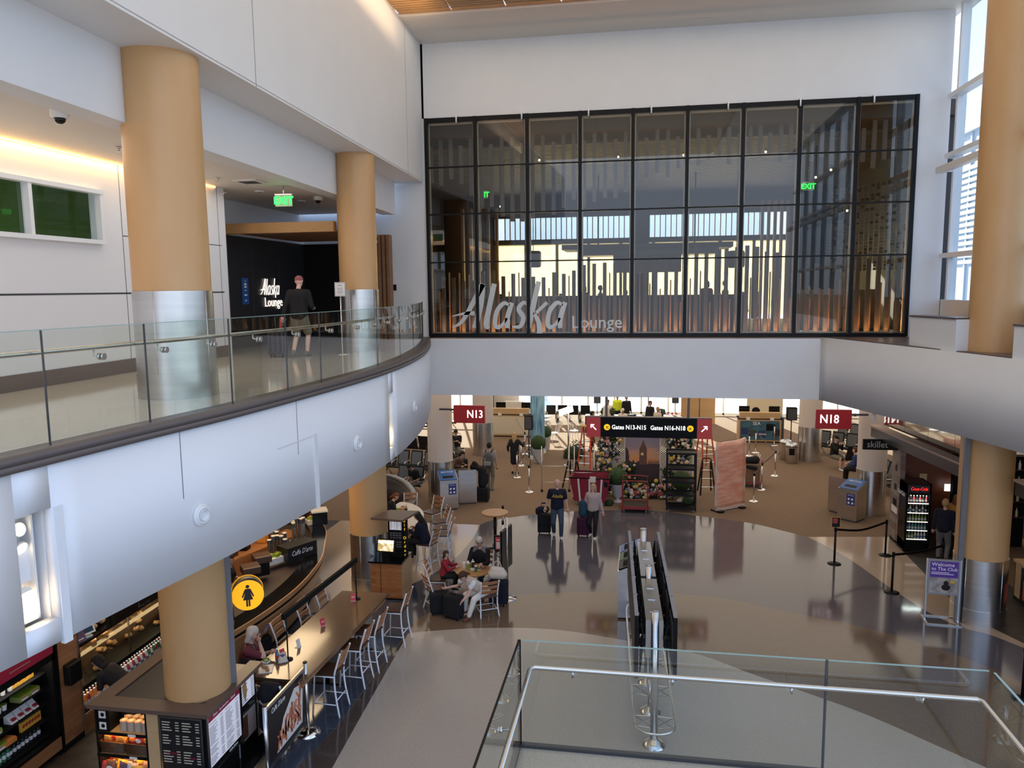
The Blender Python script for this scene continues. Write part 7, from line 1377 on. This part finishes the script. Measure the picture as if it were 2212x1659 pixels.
# right side
person('person in a cap and black jacket reading on the right hand bench',seated(1803,945,1.28),R(215),'sit',1.76,'skin_light','hair_dark','cap','cloth_black','long','cloth_khaki','shorts','shoe_white',.024,lh=(-.08,.34,1.05),rh=(.10,.34,1.05),head=(10,0))
person('person in a blue jacket seated behind the right cream column',seated(1856,972,1.25),R(60),'sit',1.74,'skin_light','hair_brown','short','cloth_blue','long','cloth_black','long','shoe_black',.024,lean=14)
person('person with blond hair in a navy hooded jacket queuing in the restaurant',(7.98,21.55,0),R(-30),'stand',1.70,'skin_light','hair_blond','short','navy','long','cloth_grey','long','shoe_black',.022,lean=8)
person('person in a mustard jacket leaning over the restaurant counter',(8.26,22.05,0),R(-80),'stand',1.74,'skin_mid','hair_red','bob','cloth_mustard','long','cloth_black','long','shoe_black',.022,lean=22,lh=(-.1,.5,1.0),rh=(.15,.5,1.0))
person('dark haired person in dark blue behind the mustard jacket in the restaurant',(8.75,22.35,0),R(100),'stand',1.76,'skin_mid','hair_dark','short','cloth_black','long','cloth_blue','long','shoe_black',.024)
# workers by the flower display and the far windows
q=Gz(1268,1012); t=person('worker in black reaching from the red ladder to the flower display',(q.x+.10,q.y+.35,.62),R(-70),'stand',1.72,'skin_mid','hair_dark','short','cloth_black','short','cloth_black','long','shoe_grey',.024,rh=(.10,.60,1.35),lh=(-.05,.62,1.30),lean=10)
for (px,py,hz,lab,kw) in ((1313,866,1.66,'cook in a white shirt standing at the demo table',dict(top='cloth_white',hair='hair_dark')),(1346,884,1.48,'person in a white cap and shirt leaning over the demo table',dict(top='cloth_white',hair='cloth_white',hs='cap',lean=25)),(1405,872,1.58,'person in black with a pony tail at the right of the demo table',dict(top='cloth_black',hs='pony',hair='hair_dark')),(1421,890,1.35,'blond person beside the flower cart at the demo table',dict(top='cloth_cream',hs='bob',hair='hair_blond')),(1332,858,1.75,'person in a yellow safety vest beyond the demo table',dict(top='hivis',hair='hair_dark')),(1352,860,1.75,'person in a black jacket beyond the demo table',dict(top='cloth_black',hair='hair_dark'))):
    q=Gz(px,py,hz); dy=1.2 if 'beyond' in lab else 0
    person(lab,(q.x,q.y+dy,0),R(170+random.uniform(-40,40)),'stand',1.72 if hz>1.5 else 1.6,'skin_mid',bot='cloth_black',vox=.032,**kw)
# lounge guests: figures behind the bar counter, silhouette shade put into skin and clothes colours
for i,(px,py,l) in enumerate(((1082,640,'leftmost dark figure'),(1211,640,'seated dark figure left of centre'),(1262,622,'standing dark figure below the canopy left end'),(1296,622,'dark figure beside the standing one'),(1352,632,'bent dark figure under the canopy centre'),(1412,640,'small dark figure right of the canopy centre'),(1527,612,'figure in a red top under the canopy right end'),(1566,612,'tall dark figure right of the red top'),(1604,640,'small dark figure right of the tall one'),(1640,642,'dark figure at the right end of the bar'),(1745,622,'pale haired dark figure at the far right'))):
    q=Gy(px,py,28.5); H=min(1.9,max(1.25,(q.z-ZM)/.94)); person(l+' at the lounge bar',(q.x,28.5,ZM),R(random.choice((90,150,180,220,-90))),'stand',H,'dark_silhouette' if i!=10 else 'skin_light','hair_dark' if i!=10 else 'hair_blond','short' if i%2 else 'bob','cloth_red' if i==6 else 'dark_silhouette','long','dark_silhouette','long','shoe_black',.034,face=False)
# ---------------------------------------------------------------- flight display stand
fx=.13; t=T('flight_display_stand','double sided flight display stand with two rows of black screens on poles','display stand',(0,0,0))
def xf(y,o=0): return .24-.045*(y-11.9)+o
for y,h in ((11.9,2.30),(12.9,.62),(13.92,2.30),(14.93,.62),(16.05,2.30)):
    x=xf(y); g=G(); g.lathe((x,y,0),[(.19,0),(.18,.03),(.10,.09),(.06,.12)],28); [g.cyl((x+.13*math.cos(a),y+.13*math.sin(a),.02),(x+.13*math.cos(a),y+.13*math.sin(a),.06),.012,n=6) for a in (0,1.57,3.14,4.71)]; g.done('base_flange','cap_dark' if 0 else 'stool_base',t) if 'stool_base' in MT else g.done('base_flange','steel',t)
    g=G(); g.cyl((x,y,.1),(x,y,h),.062 if h>1 else .05,n=20); g.cyl((x,y,h),(x,y,h+.015),.068 if h>1 else .055,n=20); g.done('pole','stainless',t)
    for s in (-1,1):
        g=G()
        for z0,z1 in ((.28,.42),(.50,.38)):
            g.bar((x,y,z0),(x+s*.30,y-.14,.40),.014); g.bar((x,y,z0),(x+s*.30,y+.14,.40),.014)
        g.done('bracket','steel',t)
lp=[(xf(y)-.33,y,.40) for y in (16.3,15,13.5,12.0)]+[(xf(11.7)-.26,11.66,.40),(xf(11.6),11.55,.40),(xf(11.7)+.26,11.66,.40)]+[(xf(y)+.33,y,.40) for y in (12.0,13.5,15,16.3)]+[(xf(16.6)+.2,16.6,.40),(xf(16.6)-.2,16.6,.40)]
G().tube([tuple(v) for v in cr_([Vector(p) for p in lp],4,True)],.022,10,closed=True).done('guard_rail','steel',t)
for a,b in ((12.05,13.86),(13.98,15.95)):
    g=G(); g.prism([(xf(a)-.14,a),(xf(a)+.14,a),(xf(b)+.14,b),(xf(b)-.14,b)],1.42,2.06); [g.ob((xf((a+b)/2+k*.5),(a+b)/2+k*.5,2.065),(.12,.16,.012)) for k in (-1,0,1)]; g.done('spine_housing','white_metal' if 0 else 'stainless',t)
for s in(-1,1):
    for k in range(5):
        y0=11.72+k*.86; x=xf(y0+.4,s*.30)
        sc=T('x',None,None); bpy.data.objects.remove(sc)
        g=G(); g.box(-.03,.03,-.42,.42,-.52,.52); m_=g.done('screen','black_gloss',t,loc=(x,y0+.43,1.74),rz=.045); G().box(s*.03,s*.033,-.41,.41,-.51,.51).done('display_face','black',m_)
        G().box(-.034*s-.004,-.034*s+.004,-.30,.30,-.36,.36).done('rear_cover','grey_dark',m_)
        g=G(); g.box(-.03,.03,-.42,.42,.522,.53); g.done('top_edge','grey_plastic',m_)
        for q in (-.22,.22): G().bar((x-s*.03,y0+.43+q,1.74),(x-s*.16,y0+.43+q,1.74),.05,.12).done('mount','black',t)
        g=G()
        for q in range(5): g.tube(cr_([Vector((x-s*.08,y0+.1+q*.17,2.1)),Vector((x-s*.12,y0+.15+q*.16,1.8)),Vector((x-s*.07,y0+.1+q*.17,1.25))],3),.012,5)
        g.done('cabling','black_rubber',t)
rs=T('recycling_station','steel three stream recycling station beside the flight display stand','bin',(-.20,17.5,0),R(-90)); w=1.75
vs=[(-w/2,-.3,.05),(w/2,-.3,.05),(w/2,.3,.05),(-w/2,.3,.05),(-w/2,-.3,1.12),(w/2,-.3,1.12),(w/2,.3,1.38),(-w/2,.3,1.38)]
G().add(vs,[(0,3,2,1),(4,5,6,7),(0,1,5,4),(1,2,6,5),(2,3,7,6),(3,0,4,7)]).done('body','stainless',rs)
X_=Matrix.Translation((0,0,1.262))@Matrix.Rotation(math.atan2(.26,.6),4,'X')
mat('bin_green',(.015,.08,.03),.4)
for k,(m_,tw_) in enumerate((('bin_blue','RECYCLE'),('bin_green','COMPOST'),('black','TRASH'))):
    x=(k-1)*.56; l_=G().box(x-.26,x+.26,-.31,.31,-.002,.012,0,X_).done('lid',m_,rs); G().box(x-.18,x+.18,-.20,-.02,.012,.016,0,X_).done('slot','black_matte',l_); text('lettering',tw_,.10,'text_white',l_,tuple(X_@Vector((x,.16,.015))),(math.atan2(.26,.6),0,0),.001,.002)
# ---------------------------------------------------------------- restaurant under the right balcony
mat('mirror',(.55,.54,.52),.04,1.); mat('ledge_pink',(.42,.30,.25),.5)
rw=T('restaurant_header','dark header beam with a mirrored band above the restaurant opening','header',(0,0,0)); segs=[((6.88,23.7),(7.50,18.45)),((7.98,17.3),(8.5,12.5))]
for a,b in segs:
    G().strip([a,b],2.98,3.28,-.25).done('beam','dark_steel',rw); G().strip([a,b],3.28,3.33,-.30).done('ledge','ledge_pink',rw)
    n=4; 
    for k in range(n):
        p=(a[0]+(b[0]-a[0])*k/n+.14,a[1]+(b[1]-a[1])*k/n); q=(a[0]+(b[0]-a[0])*(k+1)/n+.14,a[1]+(b[1]-a[1])*(k+1)/n-.0+.02); G().strip([p,q],3.33,ZS,-.03).done('mirror_panel','mirror',rw)
mat('skillet_wood',(.10,.03,.012),.45); wood('red_planks',(.13,.035,.012),(.20,.055,.02),(.06,.015,.006),.16,1.8,'XZ',.4)
G().box(7.30,9.2,23.45,23.6,0,2.98).done('wall_4','red_planks',kind='structure')
t=T('barn_wood_pillar','pillar clad in weathered barn boards beside the drinks fridge','pillar',(7.22,23.1,0)); G().box(-.03,.10,-.40,.34,.12,2.98).done('boards','wood_barn',t); G().box(-.01,.08,-.38,.32,0,.12).done('base','black',t)
for z,w_,m_ in ((2.2,.14,'black'),(1.65,.18,'black'),(1.2,.26,'black_matte'),(.98,.5,'lid_white')): G().box(-.04,-.03,-.05-w_/2,-.05+w_/2,z-.09,z+.09).done('plaque',m_,t)
t=T('blade_sign','black blade sign with pale lowercase skillet lettering','sign',(6.60,22.85,2.90)); G().box(-.40,.55,-.04,.04,-.15,.15).done('panel','black',t); text('lettering','skillet',.26,'lamp_sign' if 'lamp_sign' in MT else 'cloth_cream',t,(-.02,-.046,0),(PI/2,0,0),.003,.0,kx=.92)
fr=T('drinks_fridge','tall black drinks fridge with a red lit logo and glass door','refrigerator',(7.52,22.55,0)); w=.66
g=G(); g.box(-w/2,-w/2+.04,-.38,.35,.08,1.95); g.box(w/2-.04,w/2,-.38,.35,.08,1.95); g.box(-w/2,w/2,.31,.35,.08,1.95); g.box(-w/2,w/2,-.38,.35,1.68,1.95); g.box(-w/2,w/2,-.38,.35,.06,.34); g.done('cabinet','black_gloss',fr)
G().box(-w/2+.05,w/2-.05,-.395,-.38,1.71,1.92).done('header_panel','cap_dark',fr); mat('logo_red',(.8,.02,.02),.4,em=(1,.02,.02),es=1.6); text('lettering','Coca-Cola',.12,'logo_red',fr,(0,-.40,1.815),(PI/2,0,0),.002,.003,shear=.35,kx=.85); text('lettering','Coca-Cola',.17,'text_white',fr,(-w/2-.006,-.02,1.62),(PI/2,0,-PI/2),.002,.003,shear=.3,kx=.8)
dr=G().box(-w/2+.0,-w/2+.06,-.42,-.385,.32,1.70).done('door_frame','black',fr); G().box(w/2-.06,w/2,-.42,-.385,.32,1.70).done('door_frame','black',fr); G().box(-w/2+.06,w/2-.06,-.405,-.40,.34,1.68).done('door_glass','case_glass',fr)
for z in (.38,.63,.88,1.13,1.40): G().box(-w/2+.04,w/2-.04,-.34,.3,z-.015,z).done('shelf','steel',fr); G().box(-w/2+.04,w/2-.04,-.35,-.34,z-.02,z+.005).done('shelf_light','lamp_white' if 'lamp_white' in MT else 'lit_white',fr)
mat('bottle_teal',(.08,.30,.30),.3); area('fridge_glow',(7.52,22.23,1.66),(0,0,0),.5,.05,4,(.9,1,.95))
PB={}
for z,ms in ((.38,('veg_green','lid_white')),(.63,('bottle_teal','bottle_teal')),(.88,('veg_green','box_clear_green')),(1.13,('bottle_dark','lid_white')),(1.40,('juice_red','bottle_dark'))):
    for k in range(7):
        m_=ms[k%2] if z!=.38 else ms[0 if k<3 else 1]
        p=(7.52-.24+.08*k,22.27,z); l_='bottle glowing on a shelf of the tall black drinks fridge'
        if m_ in PB: dup(PB[m_],loc=p)
        else:
            b=T('drink_bottle',l_,'bottle',p,0,'bottles in the tall drinks fridge'); G().lathe((0,0,0),[(.028,0),(.030,.01),(.030,.12),(.012,.17),(.012,.19)],12).done('glass',m_,b); G().cyl((0,0,.19),(0,0,.205),.014,n=8).done('cap','lid_white',b); G().lathe((0,0,.04),[(.031,0),(.031,.05)],12).done('label','lid_white' if m_!='lid_white' else 'bottle_blue',b); PB[m_]=b
G().box(-.10,.10,-.006,.0,-.17,.17).done('notice_poster','sign_yellow_dim' if 'sign_yellow_dim' in MT else 'cheese',label='small yellow notice on the red plank wall right of the fridge',cat='poster',loc=(8.05,23.44,1.78))
# interior
g=G(); g.box(11.0,11.2,12,24,0,4.2); g.done('wall_5','wood_dark',kind='structure')
for k,(x,y) in enumerate(((8.75,23.0),(9.2,22.6))): G().box(x-.09,x+.09,y-.09,y+.09,0,2.98).done('dark_post','black_matte',label=('dark square post beside the red plank wall, nearer it','dark square post in the restaurant, the farther right one')[k],cat='post')
t=T('back_shelf','tall shelf of bottles inside the restaurant','shelf',(9.9,23.2,0)); G().box(-.7,.7,-.15,.15,0,2.6).done('frame','black',t)
for z in (.9,1.35,1.8,2.25): G().box(-.68,.68,-.3,-.12,z-.02,z).done('board','wood_seat',t)
for k in range(24):
    z=(.9,1.35,1.8,2.25)[k%4]; G().lathe((0,0,0),[(.035,0),(.035,.16),(.012,.22),(.012,.26)],10).done('liquor_bottle',('bottle_green','bottle_dark','cheese','lid_white')[(k//2)%4],label='bottle on the tall shelf inside the restaurant',cat='bottle',group='bottles on the restaurant shelf',loc=(9.3+.21*(k//4)+.02,22.98,z))
t=T('service_counter','restaurant counter with pale top and an orange panel at the frame edge','counter',(8.75,18.6,0)); G().box(-.05,.9,-2.2,.55,0,.90).done('body','black',t); G().box(-.08,.95,-2.25,.6,.90,.96).done('top','wood_maple',t); G().box(-.06,-.05,.25,.5,.1,.88).done('end_panel','wood_maple',t); mat('panel_orange',(.55,.10,.04),.4); o_=G().box(-.065,-.05,-.9,.1,.15,.60).done('orange_panel','panel_orange',t); text('lettering','S',.2,'text_white',t,(-.07,-.25,.38),(PI/2,0,-PI/2),.002,.002)
for k,(y,l,m_,sz_) in enumerate(((18.95,'pink boxed flowers on the restaurant counter','fl_pink',.13),(18.75,'teal wrapped box on the restaurant counter','bottle_teal',.10),(18.55,'white payment tablet on the restaurant counter','lid_white',.11),(18.3,'dark box on the restaurant counter','bottle_dark',.1))):
    t=T(('flower_box','wrapped_box','payment_tablet','dark_box')[k],l,('flowers','box','tablet','box')[k],(8.95,y,.96),.3); g=G()
    if k==0: [g.sph((random.uniform(-.1,.1),random.uniform(-.08,.08),.18+random.uniform(0,.12)),.05,8) for _ in range(10)]; g.box(-.08,.08,-.08,.08,0,.15)
    else: g.box(-sz_,sz_,-.07,.07,0,.16 if k!=2 else .22)
    g.done('form',m_,t,bev=.01 if k else 0)
G().box(-.35,.35,-.02,.02,-.1,.1).done('wall_screen','lit_white',label='small bright screen glowing deep inside the restaurant',cat='screen',loc=(8.9,23.2,1.62)); 
# black belt posts and floor sign
BP=[]
for (px,py,l) in ((1802,1218,'black belt post carrying a small red and black sign'),(1912,1200,'black belt post beside the drinks fridge'),(1926,1280,'black belt post nearest on the pale floor strip'),(2032,1258,'black belt post behind the purple club sign'),(2208,1512,'black belt post at the right frame edge')):
    t,p=stanchion(px,py,l,None,'black'); BP.append(p)
belt(BP[0],BP[1],'black belt between the sign post and the fridge post','black',.95,.06,.12); belt(BP[2],BP[3],'black belt running behind the purple club sign','black',.95,.06,.05)
t=T('post_sign','small red and black sign card on top of the black post','sign',BP[0]+Vector((0,0,1.02))); G().box(-.10,.10,-.01,.01,0,.26).done('card','black',t); G().box(-.08,.04,-.013,-.01,.10,.24).done('red_print','juice_red',t); g=G(); g.box(-.11,.11,-.008,.008,-.01,0);g.box(-.11,.11,-.008,.008,.26,.27);g.box(-.11,-.10,-.008,.008,0,.26);g.box(.10,.11,-.008,.008,0,.26); g.done('frame','fl_yellow',t)
t=T('club_sign','purple welcome sign on a grey floor stand before the right column','sign',(6.55,17.55,0),R(-4)); mat('purple',(.10,.035,.28),.4); mat('sign_photo',(.20,.17,.16),.5,noise=(5,(.40,.36,.33),3,(1,1,1),.4,.6))
g=G()
for x in(-.33,.33): g.box(x-.018,x+.018,-.018,.018,.03,1.42); g.box(x-.018,x+.018,-.25,.25,0,.03)
g.box(-.33,.33,-.25,-.22,0,.03); g.box(-.33,.33,.22,.25,0,.03); g.done('stand','stainless',t); g=G(); g.box(-.32,.32,-.03,.01,.62,1.42); g.done('frame','grey_plastic',t)
G().box(-.28,.28,-.036,-.03,.66,1.38).done('photo_print','sign_photo',t); G().box(-.28,.28,-.040,-.036,1.02,1.38).done('purple_panel','purple',t)
text('lettering','Welcome',.115,'text_white',t,(-.255,-.042,1.31),(PI/2,0,0),.001,.002,'LEFT'); text('lettering','to The Club',.105,'text_white',t,(-.255,-.042,1.21),(PI/2,0,0),.001,.002,'LEFT'); G().box(-.255,.10,-.043,-.040,1.125,1.137).done('print_line','text_white',t); G().box(-.255,.19,-.043,-.040,1.09,1.102).done('print_line','text_white',t)
g=G(); g.sph((.05,-.04,.90),.05,10,sc=(1,.2,1)); g.sph((.05,-.04,.80),.09,10,sc=(1,.15,.8)); g.done('printed_figure','hair_dark',t); g=G(); g.box(.13,.22,-.042,-.038,.90,.96); g.done('print_patch','fl_yellow',t)
G().box(-.05,.05,-.04,.04,0,ZS).done('column_channel','channel_grey',label='slim grey channel beside the right tan column',cat='channel',loc=(6.87,17.55,0))
# lounge entrance on the gallery
mat('entrance_black',(.018,.018,.021),.45)
e=T('lounge_entrance','dark lounge entrance portal with a timber header on the gallery','entrance',(0,0,0))
G().box(-10.34,-10.2,16.35,22.5,ZM,8.80).done('side_wall','entrance_black',e); G().box(-10.2,-10.05,16.35,16.55,ZM,8.80).done('front_jamb','entrance_black',e)
g=G(); g.box(-10.2,-7.66,22.3,22.5,ZM,8.8); g.done('back_wall','black_matte',e); g=G(); 
for y in (17.9,19.1,20.6): g.box(-10.2,-10.195,y,y+.015,ZM,8.8)
g.done('panel_joint','grey_dark',e)
G().box(-10.3,-7.17,17.35,17.55,8.78,9.02).done('header','wood_header',e)
g=G(); [g.box(-10.2,-7.62,17.65+k*.2,17.79+k*.2,8.86,8.92) for k in range(22)]; g.done('timber_soffit','wood_fin',e)
for x in (-8.9,-8.3,-7.9): G().box(x,x+.04,22.22,22.3,ZM,8.2).done('door_stile','dark_steel',e); 
for k in range(3): G().box(-8.75+.35*k,-8.65+.35*k,22.28,22.3,ZM+1.3,8.0).done('amber_reflection','cheese',e) if 0 else None
X0=-10.195
def wx(px,py): return Gx(px,py,X0)
q0=wx(557,637);q1=wx(597,637); kk_=(q1.y-q0.y)/2.42
mat('lit_script',(.9,.85,.8),.4,em=(1,.9,.82),es=.9)
for L in LETS:
    g=ribbon(L,kk_,.008,.22); o=g.done('letter','lit_script',e,loc=(X0+.02,q0.y+.15,q0.z),rz=PI/2)
q=wx(590,653); text('lettering','Lounge',.36,'lit_script',e,(X0+.02,q.y,q.z),(PI/2,0,PI/2),.008,.002)
q=wx(529,629); b=G().box(0,.02,-.16,.16,-.34,.34).done('blue_notice','bin_blue' if 'bin_blue' in MT else 'cloth_blue',e,loc=(X0,q.y,q.z))
for z,hw_,hh_ in ((.26,.015,.02),(.18,.06,.025),(.11,.06,.025),(.02,.045,.012),(-.10,.07,.02),(-.24,.04,.018)): G().box(.02,.023,-hw_,hw_,z-hh_,z+hh_).done('print_line','text_white',b)
for (px,l) in ((821,'left'),(830,'middle'),(839,'right')):
    x=Gy(px,508,21.5).x; G().box(x-.035,x+.05,21.35,21.65,ZM,8.97).done('timber_fin','wood_fin',e); 
G().box(-.06,.06,-.02,.02,-.09,.09).done('wall_reader','black',label='small dark card reader on the white wall beside the timber fins',cat='reader',loc=Gy(852,621,YB-.02))
p=Gz(740,765,ZM); t=T('notice_stand','slim chrome stand with a small framed notice on the mezzanine','sign',p,R(12)); G().cyl((0,0,0),(0,0,1.35),.014,n=8).done('pole','chrome',t); G().lathe((0,0,0),[(.15,0),(.14,.015)],20).done('base','steel',t); G().box(-.12,.12,-.015,.01,1.32,1.64).done('frame','steel',t); f_=G().box(-.10,.10,-.018,-.015,1.345,1.615).done('notice','lid_white',t); G().box(-.05,.05,-.020,-.018,1.56,1.575).done('print_line','menu_grey',f_); g=G(); [g.box(-.06,.06,-.020,-.018,1.38+.025*k,1.387+.025*k) for k in range(6)]; g.done('text_lines','menu_grey',f_)
